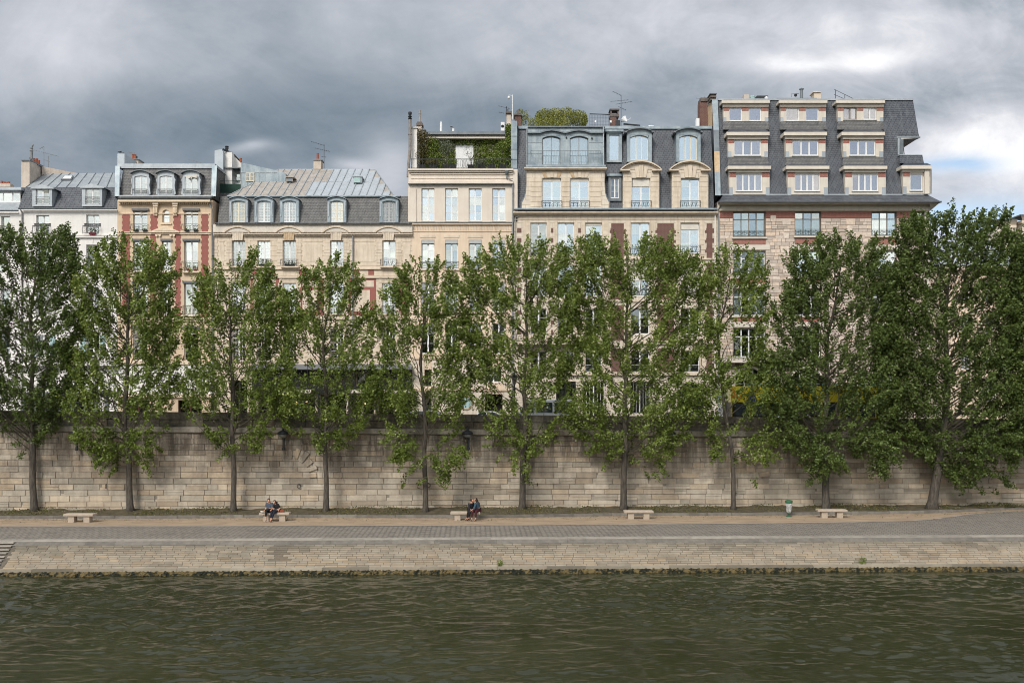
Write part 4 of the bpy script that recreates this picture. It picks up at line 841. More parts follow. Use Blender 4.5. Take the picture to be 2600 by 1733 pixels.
# ================================================================ limestone house with zinc and slate roof
h = thing('town_house', 'wide limestone house with four curved pediments, tall grey zinc roof and five slate dormers', 'house', (X_(795), YB, ZS), GR)
cs = [605.5, 670, 735, 855, 987.5]
o1 = [(c-16.5, c+16.5, 611, 675) for c in cs]; o2 = [(c-17, c+17, 718, 796) for c in cs]; o3 = [(c-17, c+17, 833, 915) for c in cs]
ga = [(585, 628, 965, 1080), (655, 700, 1000, 1080), (715, 800, 1000, 1080), (812, 880, 1000, 1080), (905, 950, 945, 985), (890, 950, 1000, 1080), (960, 1040, 1000, 1080)]
def _(b):
    facade(b, 541, 1047, 568, 1084, o1+o2+o3+ga, dark=1)
    for a_, c_ in ((543, 552), (575, 588), (623, 635), (704, 717), (753, 764), (824, 838), (873, 886), (956, 970), (1005, 1018)): quoin(b, a_, c_, 609, 675, 8.25, 1.5, side=-1 if (a_ in (575, 704, 824, 956)) else 1, mi=2)
    for a_, c_ in ((765, 822), (896, 955), (1019, 1046), (553, 573)): b.pb(a_+4, c_-4, 620, 665, YB-.02, .03, 2); b.pb(a_+3, c_-3, 609, 614, YB-.02, .03, 2)
    b.pb(541, 1047, 570, 589, YB-.22, .22, 4)
    for q in (680, 702): b.pb(541, 1047, q, q+3.5, YB-.12, .12, 2)
    for a_, c_ in ((641, 657), (683, 699), (760, 775), (897, 912), (935, 950), (1025, 1036)): b.pb(a_, c_, 685, 698, YB-.01, .02, 3)
    for c in cs:
        for s in (-1, 1):
            q = 706; i = 0
            while q < 800:
                w_ = 11 if i % 2 else 8; a_ = c+s*18; b.pb(min(a_, a_+s*w_), max(a_, a_+s*w_), q+.4, q+11.4, YB-.03, .04, 2); q += 12; i += 1
    for a_, c_ in ((762, 822), (885, 955), (1010, 1040), (700, 716), (636, 650)):
        b.pb(a_, c_, 706, 800, YB-.008, .02, 3); b.pb(a_+6, c_-6, 712, 728, YB-.02, .03, 2) if c_-a_ > 40 else None; b.pb(a_+6, c_-16, 736, 790, YB-.02, .03, 2) if c_-a_ > 40 else None
    b.pb(541, 1047, 806, 810, YB-.14, .14, 2)
    for k in range(8): b.pb(541, 1047, 820+k*12.6, 820.8+k*12.6, YB-.004, .01, 5)
    b.pb(541, 640, 926, 933, YB-.16, .16, 2)
part(h, 'wall', [lime, room, lime_plain, flat_red, white_stone, lime_brown], _)
for c in (603, 733, 853, 986):
    def _(b, c=c):
        hw = 35/PX; Y = YB-.30
        arc_band(b, X_(c, Y), 33/PX, Z_(590, Y), 13/PX, .16, Y, YB, 0); 
        arc_band(b, X_(c, Y), 28/PX, Z_(592, Y), 12/PX, .08, Y+.12, YB, 0)
        n = arc_pts(X_(c, YB), 34/PX, Z_(592), 14/PX, 12); b.prism(n, YB-.10, YB)
        for k in (-2, -1, 0, 1, 2): b.pp([(c+k*5-2.4, 609.5), (c+k*5+2.4, 609.5), (c+k*6.2+2.9, 586+abs(k)*1.5), (c+k*6.2-2.9, 586+abs(k)*1.5)], YB-.17-.02*(k == 0), .08, 1 if c == 733 else 0)
    part(h, 'pediment', [lime_plain, lime_brown], _)
def _(b):
    prev = 541
    for c in (603, 733, 853, 986, None):
        a_ = prev; c_ = (c-15) if c else 1047
        if c_ > a_+3: b.pb(a_, c_, 592, 594.5, YB-.30, .3); b.pb(a_+1, c_-1, 594.5, 598.5, YB-.18, .18); b.pb(a_, c_, 589, 591.5, YB-.24, .24) if False else None
        prev = (c+15) if c else 0
part(h, 'cornice', lime_plain, _)
for i, o in enumerate(o1+o2+o3):
    if i == 4: win(h, *o, rows=(.33, .66), gm=pane_b, cur=.0, blind=0, ms=.1)
    else: win(h, *o, rows=(.143, .286, .43, .57, .715, .857), cols=2, cur=(.9 if i < 4 else (.0 if i > 9 else .3)), cu2=curtain, gm=pane if i < 10 else pane_d, ms=.11)
for o in o1: rail(h, o[0]-4, o[1]+4, 659, 674.5, out=.32, style='scroll', name='railing'); part(h, 'sill', lime_plain, lambda b: b.pb(o[0]-6, o[1]+6, 675.5, 679, YB-.36, .36))
for o in o2+o3: part(h, 'sill', lime_plain, lambda b: b.pb(o[0]-4, o[1]+4, o[3], o[3]+3, YB-.15, .15)); rail(h, o[0]-1, o[1]+1, o[3]-20, o[3], out=.1, style='scroll')
part(h, 'cafe_front', [shop_black, awning_g, white_stone, shop_grey], lambda b: (b.pb(640, 1046, 936, 1000, YB-.25, .25, 0) if False else None, b.pb(640, 903, 936, 998, YB-.25, .25, 0), b.pb(903, 1046, 936, 944, YB-.25, .25, 0), b.pb(952, 1046, 944, 998, YB-.25, .25, 0), b.pb(903, 952, 986, 998, YB-.25, .25, 0),
     b.hexa([P(638, 936, YB-1.1), P(1046, 936, YB-1.1), P(1046, 924, YB-.1), P(638, 924, YB-.1)], [P(638, 938, YB-1.1), P(1046, 938, YB-1.1), P(1046, 932, YB-.1), P(638, 932, YB-.1)], 1),
     [b.pb(x, x+5, 998, 1080, YB-.2, .2, 0) for x in (640, 700, 806, 884, 953, 1040)]))
for i, (a_, c_) in enumerate(((716, 790), (888, 1046))): part(h, 'awning_valance', [white_stone, shop_black], lambda b: (b.hexa([P(a_, 997, YB-1.3), P(c_, 997, YB-1.3), P(c_, 989, YB-1.3), P(a_, 989, YB-1.3)], [P(a_, 998, YB-1.25), P(c_, 998, YB-1.25), P(c_, 989, YB-1.25), P(a_, 989, YB-1.25)], 0), b.hexa([P(a_, 989, YB-1.3), P(c_, 989, YB-1.3), P(c_, 980, YB-.3), P(a_, 980, YB-.3)], [P(a_, 989.5, YB-1.27), P(c_, 989.5, YB-1.27), P(c_, 981, YB-.3), P(a_, 981, YB-.3)], 1)))
for o in ga: win(h, *o, rows=(.5,), gm=pane_d, fm=frame_g if o[0] != 585 else iron)
gutter(h, 546, 1046, 567, br=.6, m=zinc_dark); pipe(h, [(896, 597), (896, 930)], Y=YB-.15); pipe(h, [(544, 570), (541, 600), (541, 1080)], Y=YB-.1)
part(h, 'roof', [slate_old, zinc_blue], lambda b: (mansard(b, 553, 1042, 566, YB+.18, 498, YB+.80, 7), b.pb(576, 1016, 495.5, 499, YB+.6, .3, 1)))
def _(b):
    Y0, Y1 = YB+.72, YB+6.5
    A, B, C_, D = P(580, 497, Y0), P(1000, 496.9, Y0), P(952, 431, Y1), P(708, 431.1, Y1); A, B, C_, D = map(Vector, (A, B, C_, D))
    bk = [Vector((p.x, Y1+5, A.z)) for p in (A, B)]
    b.add([A, B, C_, D, bk[0], bk[1]], [(0, 1, 2, 3), (0, 3, 4), (1, 5, 2), (3, 2, 5, 4)], 0)
    def at(px_, t):     # point on the slope straight above (in plan) eave position px_
        x = X_(px_, Y0); yy = Y0+(Y1-Y0)*t; z = A.z+(D.z-A.z)*t; return Vector((x+0.012*(x-X_(800, Y0))*0, yy, z))
    n = 22
    for k in range(n):
        px_ = 583+k*19.3; x = X_(px_, Y0)
        tl = 1.0; xl, xr = A.x, B.x
        if x < D.x: tl = (x-A.x)/(D.x-A.x)
        if x > C_.x: tl = (B.x-x)/(B.x-C_.x)
        tl = max(.03, min(1, tl)); a_ = at(px_, .0)+Vector((0, -.02, .06)); c_ = at(px_, tl)+Vector((0, -.02, .06)); b.tube(a_, c_, .045, n=4, mi=2)
        # sheets of differing age between the seams
        x2 = X_(px_+19.3, Y0)
        for t0, t1 in ((0, .5), (.5, 1)):
            tt = min(t1, tl, (1.0 if x2 <= C_.x else max(0, (B.x-x2)/(B.x-C_.x))))
            if tt <= t0+.02: continue
            r = random.random(); mi = (3 if (px_ < 775 and t0 == 0) or (px_ < 800 and t0 > 0) else 1)
            if k in (20,): mi = 3 if t0 > 0 else 1
            e = Vector((0, -.012, .03))*random.choice((1, 1.3)); sx = Vector((x2-x, 0, 0))
            b.quad(at(px_, t0)+e, at(px_, t0)+sx+e, at(px_, tt)+sx+e, at(px_, tt)+e, mi)
        if tl > .5: m_ = at(px_, .5)+Vector((0, -.02, .045)); b.tube(m_, m_+Vector((min(19.3/PX, C_.x-x if x < C_.x else .1), 0, 0)), .014, n=4, mi=2)
    b.tube(A, D, .06, n=5, mi=2); b.tube(B, C_, .06, n=5, mi=2); b.tube(D, C_, .06, n=5, mi=2)
part(h, 'zinc_roof', [zinc_tan, zinc_light, zinc, zinc_tan], _)
def _(b):
    b.hexa([P(727, 461, YB+3.2), P(744, 461, YB+3.2), P(744, 449, YB+3.2), P(727, 449, YB+3.2)], [P(727, 461, YB+5), P(744, 461, YB+5), P(744, 449, YB+5.2), P(727, 449, YB+5.2)], 0); b.pb(729, 742, 451, 460, YB+3.17, .03, 1); b.pb(725, 746, 447.5, 449.5, YB+3.05, 2, 0)
part(h, 'roof_hatch', [zinc_tan, zinc_dark], _); part(h, 'roof_hatch', [zinc, pane_d, shutter_g], lambda b: (b.pb(897, 918, 448, 464, YB+3.0, 2), b.pb(894, 919, 446, 448.5, YB+2.9, 2.1), b.pb(899, 915, 449.5, 463, YB+2.96, .03, 2)))
for i, c in enumerate((605.5, 670, 734.5, 855, 987.5)):
    def _(b, c=c):
        Y = YB-.02; a_, d_ = c-24, c+24; facade(b, a_, d_, 508, 564, [(c-16, c+16, 511, 564)], Y=Y, dep=.15, thick=1.2)
        spandrel(b, X_(c, Y), 16/PX, Z_(514, Y), 3/PX, Z_(511, Y), Y, Y+.15)
        n = arc_pts(X_(c, Y), 24/PX, Z_(508, Y), 8/PX, 10); b.prism(n, Y, Y+1.2)
        arc_band(b, X_(c, Y), 24/PX, Z_(506, Y), 6.5/PX, .06, Y-.16, Y+1.2, 1); arc_band(b, X_(c, Y), 17/PX, Z_(513, Y), 4/PX, .07, Y-.06, Y, 1)
        for s in (-1, 1): b.pp([(c+s*18, 512), (c+s*21, 512), (c+s*21.5, 545), (c+s*23, 549), (c+s*20, 549), (c+s*19, 520)], Y-.05, .05, 2)
    d = part(h, 'dormer', [zinc_blue, zinc_blue, zinc_light], _)
    win(d, c-16, c+16, 511, 564, Y=YB-.02, rec=.1, arch=3, rows=(.143, .286, .43, .57, .715, .857), cols=2, mun=.035, flat=True, gm=pane, cur=(.6 if i in (0, 3) else 0), fm=frame_c if i in (0, 3) else (frame_w if i < 4 else frame_y), ms=.12)
def _(b):
    b.pb(796, 815, 406, 429, YB+6.4, .9, 0); b.hexa([P(815.1, 429, YB+6.4), P(820, 429, YB+7), P(820, 411, YB+7), P(815.1, 407, YB+6.4)], [P(810, 429, YB+7.2), P(818, 429, YB+7.5), P(818, 411, YB+7.5), P(810, 407, YB+7.2)], 0)
    b.pb(794.5, 817, 403.5, 406.3, YB+6.3, 1.1, 1); pot(b, 806, 389, 404, YB+6.5, mi=2)
part(h, 'chimney', [plaster, zinc_dark, terra], _)
antenna(h, 823, 367, 427, YB+6.6, [(789, 359, 824, 370, 8), (799, 376, 838, 385, 7), (816, 398, 829, 399, 2)], iron)
planter(655, 686, 670, 674.5, YB-.28, 'black trough with bright yellow-green grass on limestone house ledge', hedge_m, 130, .5, group='window boxes')
planter(722, 748, 670, 674.5, YB-.28, 'black trough with dark trailing plants on limestone house ledge, third bay', leaf_dk, 90, .3, group='window boxes')
# ---------------------------------------------------------------- roof-top buildings behind, between the two houses
h = thing('rooftop_hut', 'pale blue zinc clad rooftop hut with small square window and white chimney wall', 'hut', (X_(600, YB+4), YB+4, Z_(500)), None)
def _(b):
    Y = YB+4; b.pp([(544, 492), (566, 492), (566, 385), (562, 379), (545, 382)], Y-.5, 1.5, 1); b.pp([(566, 470), (589, 470), (589, 386), (566, 386)], Y, 2.5, 0); b.pp([(589, 492), (611, 492), (611, 414), (589, 390)], Y+.8, 2, 0)
    b.pb(543, 612, 424, 426.5, Y-.2, 2.5, 2); b.path([P(566, 379, Y-.3), P(589, 389, Y+.5), P(611, 412, Y+1.5)], .09, n=5, mi=3); b.pb(566, 590, 470, 500, Y+.3, 2, 0)
    for x, q, q2 in ((586, 385, 394), (594, 392, 401), (610, 401, 413)): pot(b, x, q, q2, Y+1.0, mi=4)
    b.lathe(P(576, 384, Y+1), [(.1, 0), (.1, .15), (.15, .18), (.15, .3), (.1, .33), (.16, .36), (.16, .42)], 8, 3)
part(h, 'chimney_wall', [white_wall, zinc_light, zinc_dark, iron, terra], _)
part(h, 'hut_wall', [zinc_blue, zinc], lambda b: (b.pp([(611, 492), (725, 492), (725, 440), (704, 433), (611, 412.5)], YB+3.6, 3, 0), [b.pb(611+k*15.5, 612.2+k*15.5, 438, 492, YB+3.57, .05, 1) for k in range(7)], b.pb(611, 704, 437, 438.5, YB+3.56, .05, 1)), label='blue zinc cladding sheets')
win(h, 624, 646, 439, 460, Y=YB+3.55, rec=-.03, rows=(.5,), cols=2, gm=pane_d, fm=frame_c); win(h, 596, 611, 441, 467, Y=YB+4.75, rec=-.05, rows=(.33, .66), leaves=1, fm=frame_w)
part(h, 'terrace_screen', green_cloth, lambda b: (b.pp([(554, 466), (611, 468), (611, 490), (556, 493)], YB+2.6, .05), b.pb(554, 613, 459, 460, YB+2.6, .03)))
part(h, 'terrace_base', slate_old, lambda b: b.pb(547, 615, 490, 500, YB+2.2, 3))
# ================================================================ cream house with a roof garden
h = thing('town_house', 'tall narrow cream house with four plain bays and a planted roof terrace', 'house', (X_(1172), YB, ZS), GR)
bx = [(1070, 1103), (1130, 1163), (1190, 1223), (1250, 1283)]
oA = [(a_, c_, 478, 561) for a_, c_ in bx]; oB = [(a_, c_, 609, 683) for a_, c_ in bx]; oC = [(a_, c_, 716, 792) for a_, c_ in bx]; oD = [(a_, c_, 820, 898) for a_, c_ in bx]
g1 = [(1078, 1095, 938, 980), (1231, 1275, 932, 970), (1078, 1130, 998, 1045), (1222, 1280, 1000, 1080)]
def _(b):
    facade(b, 1037, 1314, 430, 563, oA, dark=1); facade(b, 1047, 1303, 563.01, 1084, oB+oC+oD+g1, mi=2, dark=1)
    b.pb(1036, 1056, 478, 563, YB-.10, .1); b.pb(1036, 1290, 1080, 1084, YB-.05, .05)
    b.pb(1043, 1302, 440, 443, YB-.08, .08); b.pb(1043, 1302, 452, 453.5, YB-.05, .05)
    b.pb(1047, 1303, 911, 1084, YB-.05, .05, 0) if False else None
    for a_, c_ in bx: b.pb(a_-3, c_+3, 596, 603, YB-.03, .03, 3)
    b.pb(1047, 1303, 585, 588, YB-.05, .05, 2)
    for k in range(62): b.pb(1050+k*4.05, 1051.6+k*4.05, 571, 584, YB-.035, .04, 3)
    # pale ground floors
    b.quad(P(1047, 912, YB-.02), P(1047, 998, YB-.02), P(1230, 998, YB-.02), P(1230, 912, YB-.02), 4) if False else None
    b.pb(1096, 1230.5, 914, 1078, YB-.04, .04, 4); b.pb(1047, 1077, 914, 1078, YB-.04, .04, 4); b.pb(1276, 1303, 914, 1078, YB-.04, .04, 4)
part(h, 'wall', [cream, room, peach, lime_plain, lime_pale], _)
part(h, 'cornice', [cream, zinc_dark, peach], lambda b: (b.pb(1036, 1303, 428, 432, YB-.30, .35), b.pb(1038, 1301, 432, 437, YB-.18, .2), b.pb(1036, 1303, 461, 465, YB-.25, .25), b.pb(1038, 1302, 458, 461, YB-.12, .12), b.pb(1036, 1304, 465, 466.5, YB-.29, .3, 1),
     b.pb(1047, 1300, 563, 565, YB-.22, .22, 1), b.pb(1047, 1300, 565, 570, YB-.16, .16, 2), b.pb(1047, 1303, 904, 911, YB-.14, .14, 2), b.pb(1047, 1303, 985, 992, YB-.14, .14, 2)))
for o in oA: win(h, *o, rows=(.33, .66), trans=.245, gm=pane_b, cur=(.45 if o[0] in (1070, 1250) else 0), ms=.11); part(h, 'sill', cream, lambda b: b.pb(o[0]-1, o[1]+1, 560.5, 562.5, YB-.05, .2))
for i, o in enumerate(oB+oC+oD):
    win(h, *o, rows=(.33, .66), gm=pane if i < 4 else pane_d, ms=.12, cur=(1 if i == 5 else 0), fw=.07)
    if i < 4: part(h, 'blind_box', frame_y, lambda b: (b.pb(o[0]+.5, o[1]-.5, 609.3, 618, YB+.02, .12))); rail(h, o[0]-2, o[1]+2, 664, 682, out=.05, style='h', sides=False)
    part(h, 'sill', peach, lambda b: b.pb(o[0]-4, o[1]+4, o[3], o[3]+3, YB-.13, .13))
for i, o in enumerate(g1[:3]): win(h, *o, rows=(.5,), gm=pane_d if i != 1 else pane_b, fm=frame_w if i == 1 else iron, cur=1 if i == 1 else 0)
def _(b):
    x, _, z = P(1183, 1022, YB-.08)
    for k in range(16):
        a0, a1 = 2*math.pi*k/16, 2*math.pi*(k+1)/16; q = lambda r, t: (x+r*math.cos(t), z+r*1.1*math.sin(t)); b.prism([q(.42, a0), q(.52, a0), q(.52, a1), q(.42, a1)], YB-.12, YB-.02, 0)
    b.prism([(x+.42*math.cos(2*math.pi*k/16), z+.46*math.sin(2*math.pi*k/16)) for k in range(16)], YB-.055, YB-.045, 1)
part(h, 'round_window', [lime_brown, shutter_g], _)
pipe(h, [(1280, 430), (1287, 434), (1286, 452), (1302, 460), (1302, 1080)], Y=YB-.16); part(h, 'hopper_head', zinc_dark, lambda b: b.lathe(P(1286.5, 438, YB-.22), [(.08, -.15), (.15, 0), (.17, .15)], 8))
pipe(h, [(1036, 450), (1037, 420), (1041, 380), (1041, 302)], Y=YB+.5, r=.12, name='flue_pipe', m=mat('stained_flue', (.30, .27, .24), (.18, .16, .14), vs=4)); part(h, 'flue_cap', iron, lambda b: b.lathe(P(1041, 304, YB+.5), [(.12, 0), (.17, .1), (.1, .15), (.17, .25), (.1, .3), (.15, .5), (.15, .6)], 8))
YT = YB+3.6
part(h, 'terrace_wall', [cream, white_wall, frame_w], lambda b: (b.pb(1058, 1290, 352, 434, YT, 4, 0), b.pb(1043, 1059, 325, 434, YB+.9, 6, 1), b.pb(1043, 1061, 322, 325, YB+.8, 6.2, 0), b.pb(1157, 1202, 366, 434, YT-.08, .1, 2), b.pb(1284, 1297, 316, 434, YB+1.0, 5, 1)))
part(h, 'terrace_floor', zinc_dark, lambda b: b.pb(1037, 1314, 427.5, 430, YB, 8))
part(h, 'roof', [zinc_dark, cream, iron], lambda b: (b.pb(1075, 1283, 333, 341, YT-.9, 5, 0), b.pb(1080, 1282, 342, 351, YT-.7, .6, 1), b.pb(1078, 1283, 344.5, 346, YT-.74, .05, 2)))
part(h, 'party_wall_flashing', [zinc_blue, zinc_dark], lambda b: (b.pb(1297.5, 1313, 307, 431, YB+.7, 6, 0), [b.pb(1297, 1313.5, q, q+.8, YB+.67, .05, 1) for q in (345, 378, 405)]))
def _(b):
    b.pb(1059, 1071, 318, 335, YB+3.5, .8, 0); b.pb(1057, 1073, 312, 318, YB+3.4, 1.0, 1); b.pb(1059, 1071, 309, 312, YB+3.5, .8, 1); b.tube(P(1066, 310, YB+3.9), P(1066, 280, YB+3.9), .09, n=8, mi=2); b.tube(P(1066, 290, YB+3.9), P(1066, 288, YB+3.9), .12, n=8, mi=2)
part(h, 'chimney', [plaster, mat('sooty_stone', (.10, .085, .075), (.16, .13, .11), vs=5), mat('grey_clay', (.33, .29, .25))], _)
part(h, 'chimney', [plaster, MATS['sooty_stone']], lambda b: (b.pb(1286, 1297, 292, 316, YB+1.5, .8, 0), b.pb(1284, 1299, 283, 287, YB+1.4, 1, 1), b.pb(1285.5, 1297.5, 288, 292, YB+1.5, .8, 1), b.pb(1287, 1291, 277, 283, YB+1.6, .3, 1)))
part(h, 'vent_pipe', [frame_w, zinc_dark], lambda b: (b.tube(P(1120, 334, YT), P(1120, 314, YT), .10, n=8), b.lathe(P(1120, 314, YT), [(.09, 0), (.05, .12), (.05, .2)], 8), b.tube(P(1146, 334, YT), P(1146, 321, YT), .06, n=6, mi=1), b.pb(1143, 1149, 319.5, 321, YT-.1, .2, 1), b.tube(P(1151, 334, YT), P(1151, 327, YT), .10, n=8)))
part(h, 'air_conditioner', [frame_w, iron], lambda b: (b.pb(1271.5, 1281, 310, 332, YT-.5, .4), b.tube(P(1276, 321, YT-.53), P(1276, 321, YT-.5), .13, n=12, mi=1)))
antenna(h, 1286, 270, 285, YB+1.6, [(1265, 269, 1294, 276, 5), (1266, 285, 1280, 288, 3)], iron)
part(h, 'camera_pole', [frame_w, frame_w], lambda b: (b.tube(P(1301, 304, YB+1), P(1301, 241, YB+1), .035, n=6), b.path([P(1301, 243, YB+1), P(1292, 242, YB+1), P(1292, 246, YB+1)], .035, n=5), b.lathe(P(1292, 252, YB+1), [(.02, 0), (.09, .05), (.11, .12), (.09, .2), (.03, .22)], 10)))
def _(b):
    y = YB-.05; x0, x1 = X_(1044, y), X_(1300, y); z0, z1 = Z_(428, y), Z_(403, y)
    for z in (z1, z1-.05, z0+.05): b.tube((x0, y, z), (x1, y, z), .014, n=4)
    n = 36
    for i in range(n+1):
        x = x0+(x1-x0)*i/n
        if 18 <= i <= 24: b.path([(x+.09*math.cos(t), y, (z0+z1)/2+(z1-z0)*.42*math.sin(t)) for t in [2*math.pi*k/10 for k in range(11)]], .010, n=4); b.path([(x+.13+.09*math.cos(t), y, (z0+z1)/2+(z1-z0)*.42*math.sin(t)) for t in [2*math.pi*k/10 for k in range(11)]], .010, n=4)
        else: b.tube((x, y, z0), (x, y, z1), .010, n=4)
    b.tube((x0, y, z0), (x0, y, z1+.03), .02, n=5); b.tube((x1, y, z0), (x1, y, z1+.03), .02, n=5)
part(h, 'terrace_railing', iron, _)
# the roof garden: each shrub is a thing of its own
def shrub(name, label, cat, px, q_base, q_top, Y, rw, leafm, n, size=.06, trunk=None, potm=None, blobs=None, group='roof garden plants', pots=True, stemr=.03):
    x, _, z0 = P(px, q_base, Y); z1 = Z_(q_top, Y); r = thing(name, label, cat, (x, Y, z0), group); hh = z1-z0
    if pots: b = MB(); b.hexa([(x-.25, Y-.15, z0), (x+.25, Y-.15, z0), (x+.30, Y-.18, z0+.28), (x-.30, Y-.18, z0+.28)], [(x-.25, Y+.15, z0), (x+.25, Y+.15, z0), (x+.30, Y+.18, z0+.28), (x-.30, Y+.18, z0+.28)]); b.build('planter', potm or shop_black, r)
    b = MB(); zt = z0+hh*(trunk or .5)
    b.path([(x, Y, z0+.05), (x+.03, Y, (z0+zt)/2), (x-.02, Y, zt)], stemr, stemr*.6, n=5)
    for k in range(7): t = k*2.4; b.path([(x-.02, Y, zt-.1*(k % 3)), (x+.3*rw*math.cos(t), Y+.2*rw*math.sin(t), zt+hh*.15), (x+.6*rw*math.cos(t), Y+.4*rw*math.sin(t), zt+hh*.32)], stemr*.5, .008, n=4)
    b.build('stem', bark_b, r); b = MB()
    for bx_, bz, rr, share in (blobs or [(0, .75, 1, 1)]): leafball(b, int(n*share), size, ell((x+bx_*rw, Y, z0+hh*bz), rw*rr, rw*rr*.7, hh*(.28 if trunk else .3)*rr), lambda: random.gauss(.5, .2))
    b.build('foliage', leafm, r); return r
shrub('maple_shrub', 'tall reddish-brown leafy shrub at the left end of the roof terrace', 'shrub', 1072, 428, 322, YB+1.0, .75, redleaf_m, 1500, .07, blobs=[(0, .8, .6, .3), (.3, .6, .9, .4), (-.1, .35, .8, .3)])
shrub('maple_shrub', 'dark green shrub between the reddish shrub and the olive on roof terrace', 'shrub', 1102, 428, 342, YB+1.0, .7, leaf, 1200, .07, blobs=[(0, .7, .8, .5), (0, .4, .9, .5)])
shrub('olive_tree', 'round silvery olive tree in a black planter on the roof terrace', 'tree', 1133, 428, 352, YB+.8, .68, olive_m, 1300, .045, trunk=.42, blobs=[(0, .72, 1, 1)])
shrub('bare_shrub', 'small twisted tree with few silvery leaves before the white terrace door', 'tree', 1196, 428, 366, YB+.7, .75, olive_m, 260, .04, trunk=.35, blobs=[(0, .72, 1, 1)], stemr=.05)
shrub('flowering_bush', 'low pale flowering bush right of the white terrace door', 'shrub', 1222, 428, 402, YB+.6, .5, olive_m, 420, .045, blobs=[(0, .6, 1, 1)])
shrub('leafy_bush', 'light green leafy bush with white blooms at right end of roof terrace', 'shrub', 1276, 428, 352, YB+.5, .72, leaf, 1500, .06, blobs=[(0, .75, .7, .45), (-.3, .4, .9, .55)])
shrub('leafy_bush', 'low green bush beside the right-hand leafy bush on the roof terrace', 'shrub', 1248, 428, 388, YB+.35, .62, leaf, 760, .05, blobs=[(0, .5, 1, 1)])
shrub('leafy_bush', 'low brownish bush under the reddish shrub on the roof terrace', 'shrub', 1098, 428, 396, YB+.5, .55, redleaf_m, 500, .05, blobs=[(0, .5, 1, 1)])
shrub('leafy_bush', 'low dark bush just left of the white terrace door', 'shrub', 1150, 428, 396, YB+.3, .42, leaf, 460, .05, blobs=[(0, .5, 1, 1)])
iv = thing('ivy', 'thick yellow-green ivy covering the roof terrace wall and its right post', 'ivy', (X_(1240, YT), YT-.1, Z_(390, YT)))
b = MB()
def ivp(p0, p1, q0, q1, Y, d=.25): return lambda: (X_(random.uniform(p0, p1), Y), Y-random.uniform(0, d), Z_(random.uniform(q0, q1), Y))
for args, n in (((1203, 1284, 352, 428, YT), 3400), ((1100, 1156, 350, 428, YT), 2400), ((1130, 1284, 346, 364, YT-.1), 900), ((1060, 1102, 352, 428, YT), 1500), ((1283, 1298, 316, 425, YB+.95), 1100), ((1150, 1205, 358, 368, YT-.1), 300)):
    f = ivp(*args); leafball(b, n, .075, f, lambda: random.gauss(.5, .22))
b.build('foliage', ivy_m, iv)
# ================================================================ big limestone and brick house, slate mansard on two levels
h = thing('town_house', 'large limestone and brick house with two-level slate mansard and grey zinc double dormer', 'house', (X_(1562), YB, ZS), GR)
o1 = [(1347, 1388, 565, 648), (1416, 1458, 565, 648), (1486, 1528, 565, 648), (1602, 1649, 565, 648), (1728, 1776, 565, 643)]
def rowo(q0, q1): return [(a_, c_, q0, q1) for a_, c_, _, _ in o1]
o2, o3, o4 = rowo(672, 752), rowo(783, 848), rowo(891, 944)
gr = [(1345, 1390, 1010, 1080), (1412, 1462, 968, 1045), (1480, 1535, 968, 1080), (1600, 1650, 968, 1050), (1722, 1787, 968, 1080)]
def _(b):
    facade(b, 1305, 1822, 536, 1084, o1+o2+o3+o4+gr, dark=1)
    spandrel(b, X_(1754.5), 32.5/PX, Z_(1000), 31/PX, Z_(967.9), YB, YB+.28, 0)
    b.pb(1306, 1821, 548, 549.5, YB-.04, .04, 2); b.pb(1306, 1821, 556, 558, YB-.05, .05, 2)
    def bricks(a_, c_, q0, q1, step=12.4, e=3.0):
        b.pb(a_, c_, q0, q1, YB-.008, .02, 3); q = q0; i = 0
        while q < q1-4:
            if i % 2: b.pb(a_-e, a_, q, min(q1, q+step), YB-.008, .02, 3); b.pb(c_, c_+e, q, min(q1, q+step), YB-.008, .02, 3)
            q += step; i += 1
    for q0, q1 in ((567, 655), (667, 760), (775, 864)):
        bricks(1552, 1584, q0, q1, e=4); bricks(1669, 1711, q0, q1, e=5); bricks(1794, 1809, q0, q1, e=4)
        q = q0+12
        while q < q1-8:
            for a_, c_ in ((1313, 1324), (1399, 1405), (1468, 1475)): b.pb(a_, c_, q, q+12, YB-.008, .02, 3)
            q += 25
    bricks(1552, 1584, 884, 944, e=4); bricks(1669, 1711, 884, 944, e=5); bricks(1794, 1809, 884, 944, e=4)
    # stone courses with open joints round every bay
    for q0, q1 in ((560, 655), (662, 762), (772, 868), (880, 945)):
        q = q0; i = 0
        while q < q1-5:
            for a_, c_, s in ((1329, 1346, 0), (1389, 1396, 0), (1408, 1415, 0), (1459, 1466, 0), (1477, 1485, 0), (1529, 1545, 1), (1589, 1601, -1), (1650, 1662, 1), (1717, 1727, -1), (1777, 1788, 1)):
                o_ = 5*(i % 2); b.pb(a_-(o_ if s < 0 else 0), c_+(o_ if s > 0 else 0), q+.5, q+11.8, YB-.03, .04, 2)
            q += 12.4; i += 1
    b.pb(1305, 1822, 655, 659, YB-.12, .12, 2); b.pb(1305, 1822, 762, 766, YB-.12, .12, 2)
    b.pb(1310, 1560, 868, 874, YB-.75, .75, 2); b.pb(1600, 1818, 868, 873, YB-.18, .18, 2); b.pb(1305, 1822, 944, 952, YB-.18, .18, 2)
    for k in range(9): b.pb(1305, 1822, 958+k*12.6, 958.9+k*12.6, YB-.004, .01, 1)
part(h, 'wall', [lime_pale, room, lime_plain, dark_brick], _)
part(h, 'cornice', lime_plain, lambda b: (b.pb(1303, 1824, 537, 540, YB-.42, .42), b.pb(1304, 1823, 540, 543, YB-.30, .30), b.pb(1305, 1822, 543, 546, YB-.16, .16)))
